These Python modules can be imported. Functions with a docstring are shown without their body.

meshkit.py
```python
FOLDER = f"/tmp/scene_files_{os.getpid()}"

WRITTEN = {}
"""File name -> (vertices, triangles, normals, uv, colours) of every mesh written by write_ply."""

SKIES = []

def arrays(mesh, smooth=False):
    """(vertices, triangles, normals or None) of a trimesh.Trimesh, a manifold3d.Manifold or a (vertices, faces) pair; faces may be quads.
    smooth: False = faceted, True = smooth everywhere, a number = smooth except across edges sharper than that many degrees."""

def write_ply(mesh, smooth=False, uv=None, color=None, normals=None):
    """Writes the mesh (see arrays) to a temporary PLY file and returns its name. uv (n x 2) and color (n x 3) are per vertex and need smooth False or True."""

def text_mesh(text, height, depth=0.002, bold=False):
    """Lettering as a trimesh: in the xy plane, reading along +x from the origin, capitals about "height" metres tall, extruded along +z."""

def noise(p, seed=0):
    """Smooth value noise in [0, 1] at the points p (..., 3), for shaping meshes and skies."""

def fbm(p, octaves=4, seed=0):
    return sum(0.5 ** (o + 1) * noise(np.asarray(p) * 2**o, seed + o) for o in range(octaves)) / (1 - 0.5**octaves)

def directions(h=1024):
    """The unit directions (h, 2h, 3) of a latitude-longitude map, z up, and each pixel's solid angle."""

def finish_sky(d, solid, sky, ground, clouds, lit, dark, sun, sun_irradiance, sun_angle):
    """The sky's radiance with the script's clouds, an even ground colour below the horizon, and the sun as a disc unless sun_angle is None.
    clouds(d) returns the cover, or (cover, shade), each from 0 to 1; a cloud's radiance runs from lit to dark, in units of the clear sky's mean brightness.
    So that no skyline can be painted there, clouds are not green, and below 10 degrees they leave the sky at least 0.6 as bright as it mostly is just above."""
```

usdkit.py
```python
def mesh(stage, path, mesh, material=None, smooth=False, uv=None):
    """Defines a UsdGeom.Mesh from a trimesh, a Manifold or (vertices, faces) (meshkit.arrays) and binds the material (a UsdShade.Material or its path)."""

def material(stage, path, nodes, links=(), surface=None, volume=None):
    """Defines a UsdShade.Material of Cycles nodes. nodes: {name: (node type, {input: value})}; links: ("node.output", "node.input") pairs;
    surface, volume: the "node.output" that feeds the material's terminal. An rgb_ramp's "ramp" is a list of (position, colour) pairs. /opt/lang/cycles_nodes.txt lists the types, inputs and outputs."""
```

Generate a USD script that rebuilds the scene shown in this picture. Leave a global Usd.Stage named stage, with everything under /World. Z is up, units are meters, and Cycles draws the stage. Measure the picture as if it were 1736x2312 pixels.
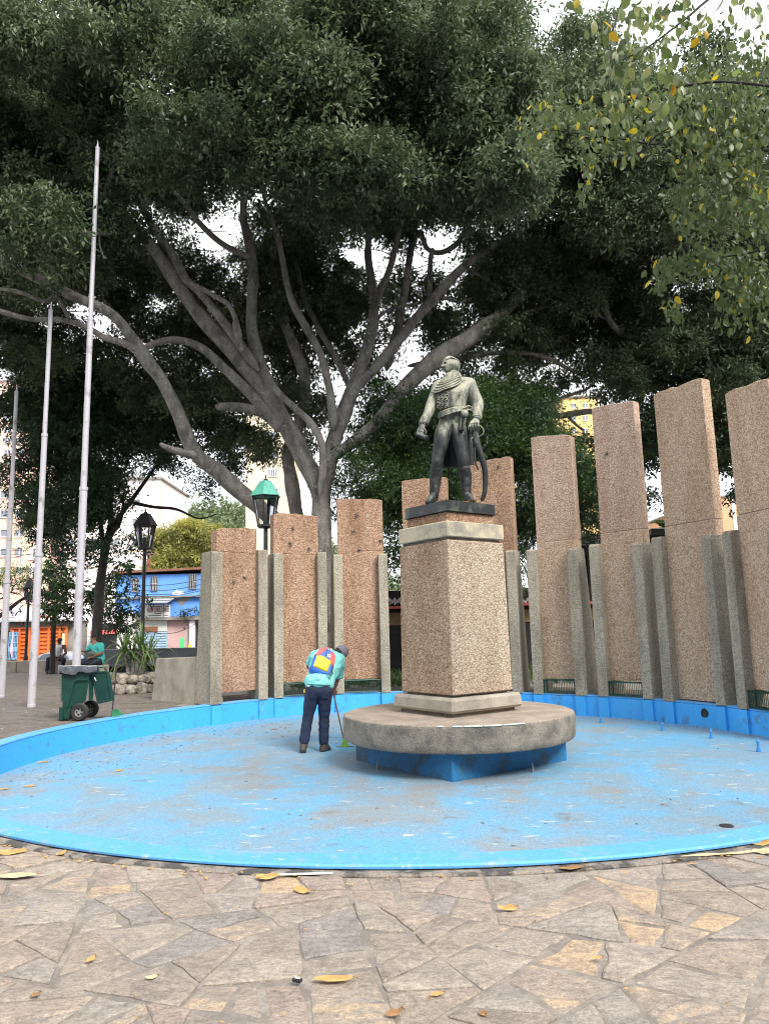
import math, random
import numpy as np
import trimesh
import manifold3d as m3
import shapely
from shapely.geometry import Polygon, Point, MultiPoint
from shapely.ops import voronoi_diagram
from pxr import Usd, UsdGeom, UsdLux, UsdShade, Gf, Sdf, Vt
import usdkit, meshkit

stage = Usd.Stage.CreateInMemory()
UsdGeom.SetStageUpAxis(stage, UsdGeom.Tokens.z)
UsdGeom.SetStageMetersPerUnit(stage, 1.0)
UsdGeom.Xform.Define(stage, '/World')
UsdGeom.Scope.Define(stage, '/World/Looks')

# ------------------------------------------------------------------ camera, sky, sun, exposure
FOCAL = 1650.0                       # in pixels of a picture 1736 wide
ROLL, PITCH, EYE = 0.025, math.atan(261 / 1650.0), 1.5
EXPOSURE = 1.85
SKY_STRENGTH = 0.054
SUN_DIR = np.array([0.42, -0.58, 0.70]); SUN_DIR /= np.linalg.norm(SUN_DIR)
SUN_INTENSITY, SUN_ANGLE = 0.4, 24.0

_x = np.array([1.0, 0, 0]); _f = np.array([0, math.cos(PITCH), math.sin(PITCH)]); _u = np.array([0, -math.sin(PITCH), math.cos(PITCH)])
CAM_R = math.cos(ROLL) * _x - math.sin(ROLL) * _u
CAM_U = math.sin(ROLL) * _x + math.cos(ROLL) * _u
CAM_F, CAM_P = _f, np.array([0, 0, EYE])
cam = UsdGeom.Camera.Define(stage, '/World/camera')
cam.AddTransformOp().Set(Gf.Matrix4d(*CAM_R, 0, *CAM_U, 0, *(-CAM_F), 0, *CAM_P, 1))
cam.CreateHorizontalApertureAttr(36.0)
cam.CreateVerticalApertureAttr(36.0 * 2312 / 1736)
cam.CreateFocalLengthAttr(36.0 * FOCAL / 1736)
cam.CreateExposureAttr(EXPOSURE)
cam.CreateClippingRangeAttr(Gf.Vec2f(0.05, 5000))

elev, rot = math.asin(SUN_DIR[2]), math.atan2(SUN_DIR[0], SUN_DIR[1])
sky_mat = usdkit.material(stage, '/World/Looks/overcast_sky', {
    'sky': ('sky_texture', {'sky_type': 'single_scattering', 'sun_disc': False, 'sun_elevation': elev, 'sun_rotation': rot}),
    'co': ('texture_coordinate', {}),
    'n': ('noise_texture', {'scale': 2.2, 'detail': 5.0, 'roughness': 0.55}),
    'r': ('rgb_ramp', {'ramp': [(0.25, (8.6, 8.8, 9.2)), (0.75, (11.5, 11.5, 11.7))]}),
    'mx': ('mix_color', {'fac': 0.88}),
    'bg': ('background_shader', {'strength': SKY_STRENGTH}),
}, [('co.generated', 'n.vector'), ('n.fac', 'r.fac'), ('sky.color', 'mx.a'), ('r.color', 'mx.b'), ('mx.result', 'bg.color')], surface='bg.background')
dome = UsdLux.DomeLight.Define(stage, '/World/sky')
UsdShade.MaterialBindingAPI.Apply(dome.GetPrim()).Bind(sky_mat)
dome.GetPrim().SetCustomDataByKey('kind', 'structure')
sun = UsdLux.DistantLight.Define(stage, '/World/sun')
sun.CreateNormalizeAttr(True) if hasattr(sun, 'CreateNormalizeAttr') else None
sun.GetPrim().CreateAttribute('inputs:normalize', Sdf.ValueTypeNames.Bool).Set(True)
sun.CreateIntensityAttr(SUN_INTENSITY); sun.CreateAngleAttr(SUN_ANGLE); sun.CreateColorAttr(Gf.Vec3f(1.0, 0.96, 0.9))
sz = SUN_DIR; sx = np.cross([0, 1, 0], sz); sx /= np.linalg.norm(sx); sy = np.cross(sz, sx)
sun.AddTransformOp().Set(Gf.Matrix4d(*sx, 0, *sy, 0, *sz, 0, 0, 0, 50, 1))

# ------------------------------------------------------------------ helpers
def ray(x, y): return CAM_F + CAM_R * ((x - 868) / FOCAL) - CAM_U * ((y - 1156) / FOCAL)
def on_z(x, y, z):
    d = ray(x, y); return CAM_P + d * ((z - EYE) / d[2])
def at(x, y, Y):
    d = ray(x, y); return CAM_P + d * (Y / d[1])

COUNT = {}
def path_for(name, parent):
    base = (str(parent.GetPath()) if parent is not None else '/World') + '/' + name
    n = COUNT.get(base, 0); COUNT[base] = n + 1
    return base if n == 0 else f'{base}_{n:03d}'

LOC = {}
def tag(prim, label=None, cat=None, group=None, kind=None):
    for k, v in (('label', label), ('category', cat), ('group', group), ('kind', kind)):
        if v: prim.SetCustomDataByKey(k, v)
    return prim

def thing(name, label, cat, loc=(0, 0, 0), rz=0.0, group=None):
    x = UsdGeom.Xform.Define(stage, path_for(name, None))
    x.AddTranslateOp().Set(Gf.Vec3d(*map(float, loc)))
    if rz: x.AddRotateZOp().Set(math.degrees(rz))
    LOC[str(x.GetPath())] = np.array(loc, float)
    return tag(x.GetPrim(), label, cat, group)

def V(mesh, smooth=False): return mesh
def obj(name, mesh, mat, parent=None, smooth=False, local=False, **tags):
    """ONE mesh prim; mesh given in world coordinates (or local=True), stored relative to its thing."""
    p = path_for(name, parent)
    if hasattr(mesh, 'to_mesh'):
        mm = mesh.to_mesh(); mesh = trimesh.Trimesh(mm.vert_properties[:, :3], mm.tri_verts, process=False)
    if parent is not None and not local:
        q = parent
        while str(q.GetPath()) not in LOC and q.GetPath() != Sdf.Path('/World'): q = q.GetParent()
        off = LOC.get(str(q.GetPath()))
        if off is not None and np.any(off):
            mesh = mesh.copy(); mesh.apply_translation(-off)
    m = usdkit.mesh(stage, p, mesh, MATS[mat] if isinstance(mat, str) else mat, smooth=smooth)
    return tag(m.GetPrim(), **tags)

def copy_of(root, name, loc, rz, label, cat, group=None, scale=None):
    x = UsdGeom.Xform.Define(stage, path_for(name, None))
    x.AddTranslateOp().Set(Gf.Vec3d(*map(float, loc)))
    if rz: x.AddRotateZOp().Set(math.degrees(rz))
    if scale: x.AddScaleOp().Set(Gf.Vec3f(*scale))
    x.GetPrim().GetReferences().AddInternalReference(root.GetPath())
    x.GetPrim().SetInstanceable(True)
    return tag(x.GetPrim(), label, cat, group)

def cat_(*ms):
    l = []
    for m in ms: l += list(m) if isinstance(m, (list, tuple)) else [m]
    return trimesh.util.concatenate(l)

def box(lo, hi, bev=0.0):
    lo, hi = np.minimum(lo, hi).astype(float), np.maximum(lo, hi).astype(float)
    c, s = (lo + hi) / 2, hi - lo
    if bev <= 0:
        b = trimesh.creation.box(s); b.apply_translation(c); return b
    b = min(bev, s.min() * 0.45); pts = []
    for k in range(8):
        sg = np.array([1 if k >> i & 1 else -1 for i in range(3)])
        for a in range(3):
            h = s / 2 - b; h[a] = s[a] / 2; pts.append(c + sg * h)
    return trimesh.convex.convex_hull(np.array(pts))

def prism(poly, z0, z1):
    m = trimesh.creation.extrude_polygon(poly, z1 - z0, engine='earcut'); m.apply_translation([0, 0, z0]); return m

def rotz(m, a, c=(0, 0, 0)):
    m = m.copy(); m.apply_transform(trimesh.transformations.rotation_matrix(a, [0, 0, 1], c)); return m
def rot(m, a, ax, c=(0, 0, 0)):
    m = m.copy(); m.apply_transform(trimesh.transformations.rotation_matrix(a, ax, c)); return m
def mv(m, v): m = m.copy(); m.apply_translation(v); return m

def smooth_path(P, n):
    P = np.asarray(P, float); k = len(P)
    if k < 3: 
        t = np.linspace(0, 1, n)[:, None]; return P[0] * (1 - t) + P[-1] * t
    Q = np.vstack([2 * P[0] - P[1], P, 2 * P[-1] - P[-2]])
    out = []
    for u in np.linspace(0, k - 1 - 1e-9, n):
        i = int(u); t = u - i; a, b, c, d = Q[i:i + 4]
        out.append(0.5 * (2 * b + (c - a) * t + (2 * a - 5 * b + 4 * c - d) * t * t + (-a + 3 * b - 3 * c + d) * t ** 3))
    return np.array(out)

def tube(P, r, seg=10, rough=0.0, rng=None, flat=1.0, caps=True):
    P = np.asarray(P, float); n = len(P); r = np.broadcast_to(np.asarray(r, float), (n,))
    T = np.gradient(P, axis=0); T /= np.maximum(np.linalg.norm(T, axis=1, keepdims=True), 1e-9)
    a = np.array([0, 0, 1.0]) if abs(T[0][2]) < 0.9 else np.array([1.0, 0, 0])
    N = np.cross(T[0], a); N /= np.linalg.norm(N); rings = []
    for i in range(n):
        N = N - T[i] * (N @ T[i]); N /= np.linalg.norm(N); B = np.cross(T[i], N)
        ang = np.linspace(0, 2 * np.pi, seg, endpoint=False)
        k = np.ones(seg)
        if rough: k = 1 + rough * (meshkit.noise(np.stack([np.cos(ang) * 1.3 + P[i][0], np.sin(ang) * 1.3 + P[i][1], np.full(seg, P[i][2] * 1.6)], -1)) - 0.5) * 2
        rings.append(P[i] + (np.cos(ang) * k)[:, None] * N * r[i] + (np.sin(ang) * k * flat)[:, None] * B * r[i])
    v = np.vstack(rings); f = []
    for i in range(n - 1):
        for j in range(seg):
            a_, b_ = i * seg + j, i * seg + (j + 1) % seg
            f += [[a_, b_, b_ + seg], [a_, b_ + seg, a_ + seg]]
    if caps:
        v = np.vstack([v, P[0], P[-1]]); c0, c1 = n * seg, n * seg + 1
        for j in range(seg):
            f += [[c0, (j + 1) % seg, j], [c1, (n - 1) * seg + j, (n - 1) * seg + (j + 1) % seg]]
    return trimesh.Trimesh(v, np.array(f), process=False)

def cyl(a, b, r, seg=12): return tube([a, (np.asarray(a, float) + b) / 2, b], r, seg)

def lathe(prof, c=(0, 0, 0), seg=24):
    """prof: (radius, z) pairs."""
    prof = np.array(prof, float); n = len(prof); ang = np.linspace(0, 2 * np.pi, seg, endpoint=False)
    v = np.concatenate([np.stack([p[0] * np.cos(ang), p[0] * np.sin(ang), np.full(seg, p[1])], 1) for p in prof]) + np.array(c)
    f = []
    for i in range(n - 1):
        for j in range(seg):
            a_, b_ = i * seg + j, i * seg + (j + 1) % seg
            f += [[a_, b_, b_ + seg], [a_, b_ + seg, a_ + seg]]
    for base, zz, flip in ((0, prof[0], 1), ((n - 1) * seg, prof[-1], 0)):
        if zz[0] > 1e-6:
            v = np.vstack([v, [c[0], c[1], c[2] + zz[1]]]); k = len(v) - 1
            for j in range(seg):
                t = [k, base + j, base + (j + 1) % seg]; f.append(t[::-1] if flip else t)
    return trimesh.Trimesh(v, np.array(f), process=False)

def loft(rings):
    """closed rings with equal counts, capped by fans."""
    n, seg = len(rings), len(rings[0]); v = np.vstack(rings); f = []
    for i in range(n - 1):
        for j in range(seg):
            a_, b_ = i * seg + j, i * seg + (j + 1) % seg
            f += [[a_, b_, b_ + seg], [a_, b_ + seg, a_ + seg]]
    v = np.vstack([v, np.mean(rings[0], 0), np.mean(rings[-1], 0)]); c0, c1 = n * seg, n * seg + 1
    for j in range(seg):
        f += [[c0, (j + 1) % seg, j], [c1, (n - 1) * seg + j, (n - 1) * seg + (j + 1) % seg]]
    return trimesh.Trimesh(v, np.array(f), process=False)

def roughen(m, amp, freq, seed=0, edge=None):
    m = m.copy()
    if edge: 
        v, f = trimesh.remesh.subdivide_to_size(m.vertices, m.faces, edge, max_iter=8); m = trimesh.Trimesh(v, f); m.merge_vertices()
    n = np.stack([meshkit.fbm(m.vertices * freq + k * 17.3, 3, seed + k) - 0.5 for k in range(3)], 1)
    m.vertices = m.vertices + n * 2 * amp
    return m

def ball(c, r, scale=(1, 1, 1), sub=2):
    s = trimesh.creation.icosphere(sub, 1.0); s.apply_scale(np.array(scale) * r); s.apply_translation(c); return s

def hull_chain(joints, bones, size=0.02, iters=8, seg=20):
    """continuous skin over bones: joints {name: (point, radius)}"""
    parts = []
    for a, b in bones:
        (pa, ra), (pb, rb) = joints[a], joints[b]
        parts.append(m3.Manifold.batch_hull([m3.Manifold.sphere(ra, seg).translate(list(map(float, pa))), m3.Manifold.sphere(rb, seg).translate(list(map(float, pb)))]))
    u = m3.Manifold.batch_boolean(parts, m3.OpType.Add).refine_to_length(size)
    mm = u.to_mesh(); t = trimesh.Trimesh(mm.vert_properties[:, :3], mm.tri_verts)
    t.merge_vertices()
    trimesh.smoothing.filter_taubin(t, iterations=iters)
    return t

# ------------------------------------------------------------------ materials
MATS = {}
def mat(name, nodes, links, surface):
    MATS[name] = usdkit.material(stage, '/World/Looks/' + name, nodes, links, surface=surface)

def plain(name, col, rough=0.6, metal=0.0, spec=None, var=0.12, scale=6.0, bump=0.0, bscale=60.0, **kw):
    """a flat colour broken up by noise of its own (wear, dust)."""
    c = np.array(col, float)
    nodes = {'co': ('texture_coordinate', {}),
             'n': ('noise_texture', {'scale': scale, 'detail': 5.0, 'roughness': 0.6}),
             'r': ('rgb_ramp', {'ramp': [(0.3, tuple(c * (1 - var))), (0.7, tuple(np.minimum(c * (1 + var), 1)))]}),
             'p': ('principled_bsdf', {'roughness': rough, 'metallic': metal, **kw})}
    links = [('co.object', 'n.vector'), ('n.fac', 'r.fac'), ('r.color', 'p.base_color')]
    if bump:
        nodes['b2'] = ('noise_texture', {'scale': bscale, 'detail': 4.0}); nodes['bu'] = ('bump', {'strength': 1.0, 'distance': bump})
        links += [('co.object', 'b2.vector'), ('b2.fac', 'bu.height'), ('bu.normal', 'p.normal')]
    mat(name, nodes, links, 'p.BSDF')

def stained(name, base, dark, light=None, scale=3.0, lo=0.42, hi=0.62, fine=45.0, fvar=0.25, rough=0.9, bump=0.004, streak=(1, 1, 1), coord='geometry.position'):
    """mineral surface: base colour, patches of a second colour that have their own shape, fine grain, bump"""
    b = np.array(base, float)
    nodes = {'geo': ('geometry', {}), 'mp': ('mapping', {'scale': streak}),
             'n1': ('noise_texture', {'scale': scale, 'detail': 7.0, 'roughness': 0.62}),
             'r1': ('rgb_ramp', {'ramp': [(lo, (0, 0, 0)), (hi, (1, 1, 1))]}),
             'n2': ('noise_texture', {'scale': fine, 'detail': 4.0, 'roughness': 0.7}),
             'r2': ('rgb_ramp', {'ramp': [(0.25, (1 - fvar,) * 3), (0.75, (1 + fvar,) * 3)]}),
             'm1': ('mix_color', {'a': tuple(dark), 'b': tuple(b)}),
             'm2': ('mix_color', {'blend_type': 'multiply', 'fac': 1.0, 'use_clamp': False}),
             'bu': ('bump', {'strength': 1.0, 'distance': bump}),
             'p': ('principled_bsdf', {'roughness': rough})}
    links = [('geo.position', 'mp.vector'), ('mp.vector', 'n1.vector'), ('geo.position', 'n2.vector'), ('n1.fac', 'r1.fac'), ('n2.fac', 'r2.fac'),
             ('r1.color', 'm1.fac'), ('m1.result', 'm2.a'), ('r2.color', 'm2.b'), ('n2.fac', 'bu.height'), ('bu.normal', 'p.normal')]
    last = 'm2.result'
    if light is not None:
        nodes['n3'] = ('noise_texture', {'scale': scale * 2.7, 'detail': 6.0, 'roughness': 0.7}); nodes['r3'] = ('rgb_ramp', {'ramp': [(0.6, (0, 0, 0)), (0.68, (1, 1, 1))]})
        nodes['m3'] = ('mix_color', {'b': tuple(light)})
        links += [('geo.position', 'n3.vector'), ('n3.fac', 'r3.fac'), ('r3.color', 'm3.fac'), (last, 'm3.a')]; last = 'm3.result'
    links.append((last, 'p.base_color'))
    mat(name, nodes, links, 'p.BSDF')

def aggregate(name, cols, scale=34.0, stain=(0.6, 0.5, 0.42)):
    """exposed pebble aggregate: cells of several stone colours, mortar between, large stains"""
    nodes = {'geo': ('geometry', {}),
             'v': ('voronoi_texture', {'scale': scale, 'feature': 'f1'}),
             'sep': ('separate_color', {}),
             'r': ('rgb_ramp', {'ramp': [(i / (len(cols) - 1), c) for i, c in enumerate(cols)]}),
             'rd': ('rgb_ramp', {'ramp': [(0.3, (1, 1, 1)), (0.8, (0.62, 0.58, 0.54))]}),
             'm0': ('mix_color', {'blend_type': 'multiply', 'fac': 1.0}),
             'mp': ('mapping', {'scale': (1.6, 1.6, 0.42)}), 'n1': ('noise_texture', {'scale': 1.3, 'detail': 8.0, 'roughness': 0.68}),
             'r1': ('rgb_ramp', {'ramp': [(0.33, stain), (0.58, (1.0, 1.0, 1.0))]}),
             'm1': ('mix_color', {'blend_type': 'multiply', 'fac': 1.0}),
             'bu': ('bump', {'strength': 1.0, 'distance': 0.012, 'invert': True}),
             'p': ('principled_bsdf', {'roughness': 0.85})}
    links = [('geo.position', 'v.vector'), ('v.color', 'sep.color'), ('sep.r', 'r.fac'), ('v.distance', 'rd.fac'), ('r.color', 'm0.a'), ('rd.color', 'm0.b'),
             ('geo.position', 'mp.vector'), ('mp.vector', 'n1.vector'), ('n1.fac', 'r1.fac'), ('m0.result', 'm1.a'), ('r1.color', 'm1.b'), ('m1.result', 'p.base_color'),
             ('v.distance', 'bu.height'), ('bu.normal', 'p.normal')]
    mat(name, nodes, links, 'p.BSDF')

def leaf(name, cols, trans=0.3, rough=0.45, instanced=True):
    nodes = {'oi': ('object_info', {}), 'ge': ('geometry', {}),
             'ad': ('math', {'math_type': 'add'}), 'fr': ('math', {'math_type': 'fraction'}),
             'r': ('rgb_ramp', {'ramp': [(i / (len(cols) - 1), c) for i, c in enumerate(cols)]}),
             'p': ('principled_bsdf', {'roughness': rough, 'specular_ior_level': 0.35}),
             't': ('translucent_bsdf', {}), 'hs': ('hsv', {'value': 1.35, 'saturation': 1.1}), 'm': ('mix_closure', {'fac': trans})}
    links = [('oi.random', 'ad.value1'), ('ge.random_per_island', 'ad.value2'), ('ad.value', 'fr.value1'), ('fr.value', 'r.fac'), ('r.color', 'p.base_color'), ('r.color', 'hs.color'), ('hs.color', 't.color'),
             ('p.BSDF', 'm.closure1'), ('t.BSDF', 'm.closure2')]
    mat(name, nodes, links, 'm.closure')
# ------------------------------------------------------------------ material set
stained('concrete', (0.37, 0.33, 0.27), (0.24, 0.215, 0.18), scale=2.2, lo=0.36, hi=0.6, fine=55, fvar=0.3, bump=0.006)
aggregate('fin_concrete', [(0.25, 0.225, 0.175), (0.42, 0.38, 0.295), (0.50, 0.455, 0.36), (0.36, 0.325, 0.25), (0.55, 0.505, 0.41), (0.31, 0.28, 0.215)], 60, stain=(0.55, 0.54, 0.52))
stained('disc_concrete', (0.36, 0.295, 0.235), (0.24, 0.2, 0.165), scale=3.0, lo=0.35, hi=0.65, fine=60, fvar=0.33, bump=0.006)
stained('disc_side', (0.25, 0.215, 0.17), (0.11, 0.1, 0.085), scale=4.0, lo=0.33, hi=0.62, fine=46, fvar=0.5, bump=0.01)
stained('cap_concrete', (0.47, 0.41, 0.29), (0.25, 0.23, 0.19), light=(0.60, 0.44, 0.22), scale=2.4, lo=0.38, hi=0.55, fine=50, fvar=0.22, bump=0.005)
aggregate('pebble_brown', [(0.23, 0.13, 0.08), (0.39, 0.24, 0.155), (0.46, 0.295, 0.2), (0.34, 0.205, 0.13), (0.54, 0.40, 0.285), (0.28, 0.17, 0.105)], 36, stain=(0.68, 0.6, 0.54))
aggregate('pebble_mid', [(0.30, 0.195, 0.12), (0.46, 0.325, 0.215), (0.53, 0.385, 0.27), (0.41, 0.275, 0.175), (0.60, 0.46, 0.34), (0.36, 0.235, 0.15)], 38, stain=(0.72, 0.66, 0.6))
aggregate('pebble_tan', [(0.36, 0.25, 0.165), (0.52, 0.385, 0.27), (0.58, 0.445, 0.325), (0.46, 0.33, 0.225), (0.64, 0.51, 0.39), (0.41, 0.285, 0.19)], 38, stain=(0.86, 0.80, 0.75))
aggregate('pebble_grey', [(0.34, 0.26, 0.185), (0.48, 0.385, 0.29), (0.54, 0.44, 0.335), (0.43, 0.335, 0.245), (0.60, 0.50, 0.395), (0.38, 0.295, 0.215)], 40, stain=(0.82, 0.78, 0.74))
stained('blue_wall', (0.045, 0.35, 0.80), (0.07, 0.22, 0.42), light=(0.09, 0.40, 0.80), scale=3.4, lo=0.33, hi=0.43, fine=30, fvar=0.12, rough=0.55, bump=0.003)
stained('blue_rim', (0.09, 0.32, 0.64), (0.17, 0.31, 0.47), light=(0.36, 0.44, 0.48), scale=4.5, lo=0.36, hi=0.46, fine=30, fvar=0.12, rough=0.6, bump=0.003)
stained('blue_base_shaded', (0.014, 0.155, 0.34), (0.05, 0.08, 0.10), scale=3.2, lo=0.36, hi=0.52, fine=30, fvar=0.25, rough=0.6, bump=0.003)  # blue darkened for the shade under the disc; the patches are dirt
stained('kerb_mortar', (0.24, 0.21, 0.18), (0.07, 0.065, 0.06), scale=6, lo=0.45, hi=0.55, fine=60, fvar=0.4, bump=0.01)
stained('mortar', (0.27, 0.235, 0.20), (0.17, 0.15, 0.13), scale=5, fine=60, fvar=0.3, bump=0.006)
stained('asphalt', (0.06, 0.06, 0.062), (0.04, 0.04, 0.042), scale=2, fine=50)
stained('soil', (0.16, 0.11, 0.075), (0.07, 0.055, 0.04), scale=5, fine=30, bump=0.02)

# worn blue pool floor: paint, faded grey patches, cream scuffs, dark dirt (all flat wear on the floor itself)
mat('pool_floor', {
    'geo': ('geometry', {}),
    'n1': ('noise_texture', {'scale': 0.85, 'detail': 8.0, 'roughness': 0.68, 'distortion': 0.5}), 'r1': ('rgb_ramp', {'ramp': [(0.40, (0, 0, 0)), (0.58, (1, 1, 1))]}),
    'mA': ('mix_color', {'a': (0.115, 0.325, 0.52), 'b': (0.195, 0.28, 0.345)}),
    'n2': ('noise_texture', {'scale': 1.7, 'detail': 9.0, 'roughness': 0.7}), 'r2': ('rgb_ramp', {'ramp': [(0.55, (0, 0, 0)), (0.68, (0.8, 0.8, 0.8))]}),
    'mB': ('mix_color', {'b': (0.24, 0.235, 0.225)}),
    'mp': ('mapping', {'scale': (1.0, 2.2, 1.0), 'rotation': (0, 0, 0.2)}), 'n3': ('noise_texture', {'scale': 4.6, 'detail': 5.0, 'roughness': 0.62}), 'r3': ('rgb_ramp', {'ramp': [(0.635, (0, 0, 0)), (0.675, (0.8, 0.8, 0.8))]}),
    'mC': ('mix_color', {'b': (0.46, 0.49, 0.44)}),
    'n4': ('noise_texture', {'scale': 2.6, 'detail': 7.0, 'roughness': 0.7}), 'r4': ('rgb_ramp', {'ramp': [(0.30, (0.7, 0.7, 0.7)), (0.41, (0, 0, 0))]}),
    'mD': ('mix_color', {'b': (0.15, 0.135, 0.12)}),
    'cp': ('combine_xyz', {'x': 0.5, 'y': 10.0, 'z': -0.37}), 'dv': ('vector_math', {'math_type': 'distance'}), 'dm': ('map_range', {'from_min': 1.6, 'from_max': 4.6, 'to_min': 0.13, 'to_max': -0.05, 'clamp': True}),
    'n6': ('noise_texture', {'scale': 0.9, 'detail': 9.0, 'roughness': 0.66}), 'a6': ('math', {'math_type': 'add'}), 'r6': ('rgb_ramp', {'ramp': [(0.60, (0, 0, 0)), (0.74, (0.75, 0.75, 0.75))]}), 'mF': ('mix_color', {'b': (0.23, 0.23, 0.22)}),
    'n5': ('noise_texture', {'scale': 40.0, 'detail': 4.0, 'roughness': 0.7}), 'r5': ('rgb_ramp', {'ramp': [(0.28, (0.70, 0.70, 0.70)), (0.72, (1.25, 1.25, 1.25))]}),
    'mE': ('mix_color', {'blend_type': 'multiply', 'fac': 1.0}),
    'bu': ('bump', {'strength': 1.0, 'distance': 0.004}),
    'p': ('principled_bsdf', {'roughness': 0.62})},
    [('geo.position', 'n1.vector'), ('n1.fac', 'r1.fac'), ('r1.color', 'mA.fac'),
     ('geo.position', 'n2.vector'), ('n2.fac', 'r2.fac'), ('r2.color', 'mB.fac'), ('mA.result', 'mB.a'),
     ('geo.position', 'mp.vector'), ('mp.vector', 'n3.vector'), ('n3.fac', 'r3.fac'), ('r3.color', 'mC.fac'), ('mB.result', 'mC.a'),
     ('geo.position', 'n4.vector'), ('n4.fac', 'r4.fac'), ('r4.color', 'mD.fac'), ('mC.result', 'mD.a'),
     ('geo.position', 'dv.vector1'), ('cp.vector', 'dv.vector2'), ('dv.value', 'dm.value'), ('geo.position', 'n6.vector'), ('n6.fac', 'a6.value1'), ('dm.result', 'a6.value2'), ('a6.value', 'r6.fac'), ('r6.color', 'mF.fac'), ('mD.result', 'mF.a'),
     ('geo.position', 'n5.vector'), ('n5.fac', 'r5.fac'), ('mF.result', 'mE.a'), ('r5.color', 'mE.b'), ('mE.result', 'p.base_color'),
     ('n5.fac', 'bu.height'), ('bu.normal', 'p.normal')], 'p.BSDF')

# flagstones: eight tones, each with slate layering, ochre iron stains and pale dusty patches
def flagstone(name, a, b, c):
    mat(name, {
        'geo': ('geometry', {}), 'mp': ('mapping', {'scale': (1.0, 1.35, 1.0), 'rotation': (0, 0, 0.4)}),
        'n1': ('noise_texture', {'scale': 4.2, 'detail': 8.0, 'roughness': 0.68, 'distortion': 0.8}), 'r1': ('rgb_ramp', {'ramp': [(0.36, a), (0.52, b), (0.68, c)]}),
        'n2': ('noise_texture', {'scale': 22.0, 'detail': 6.0, 'roughness': 0.72}), 'r2': ('rgb_ramp', {'ramp': [(0.28, (0.60, 0.60, 0.60)), (0.72, (1.22, 1.21, 1.20))]}),
        'mA': ('mix_color', {'blend_type': 'multiply', 'fac': 1.0}),
        'n3': ('noise_texture', {'scale': 85.0, 'detail': 3.0, 'roughness': 0.8}), 'r3': ('rgb_ramp', {'ramp': [(0.32, (0.66, 0.66, 0.66)), (0.68, (1.26, 1.26, 1.26))]}), 'mB': ('mix_color', {'blend_type': 'multiply', 'fac': 1.0}),
        'bu': ('bump', {'strength': 1.0, 'distance': 0.02}), 'p': ('principled_bsdf', {'roughness': 0.75})},
        [('geo.position', 'mp.vector'), ('mp.vector', 'n1.vector'), ('n1.fac', 'r1.fac'), ('mp.vector', 'n2.vector'), ('n2.fac', 'r2.fac'),
         ('r1.color', 'mA.a'), ('r2.color', 'mA.b'), ('geo.position', 'n3.vector'), ('n3.fac', 'r3.fac'), ('mA.result', 'mB.a'), ('r3.color', 'mB.b'), ('mB.result', 'p.base_color'), ('n2.fac', 'bu.height'), ('bu.normal', 'p.normal')], 'p.BSDF')
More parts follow.
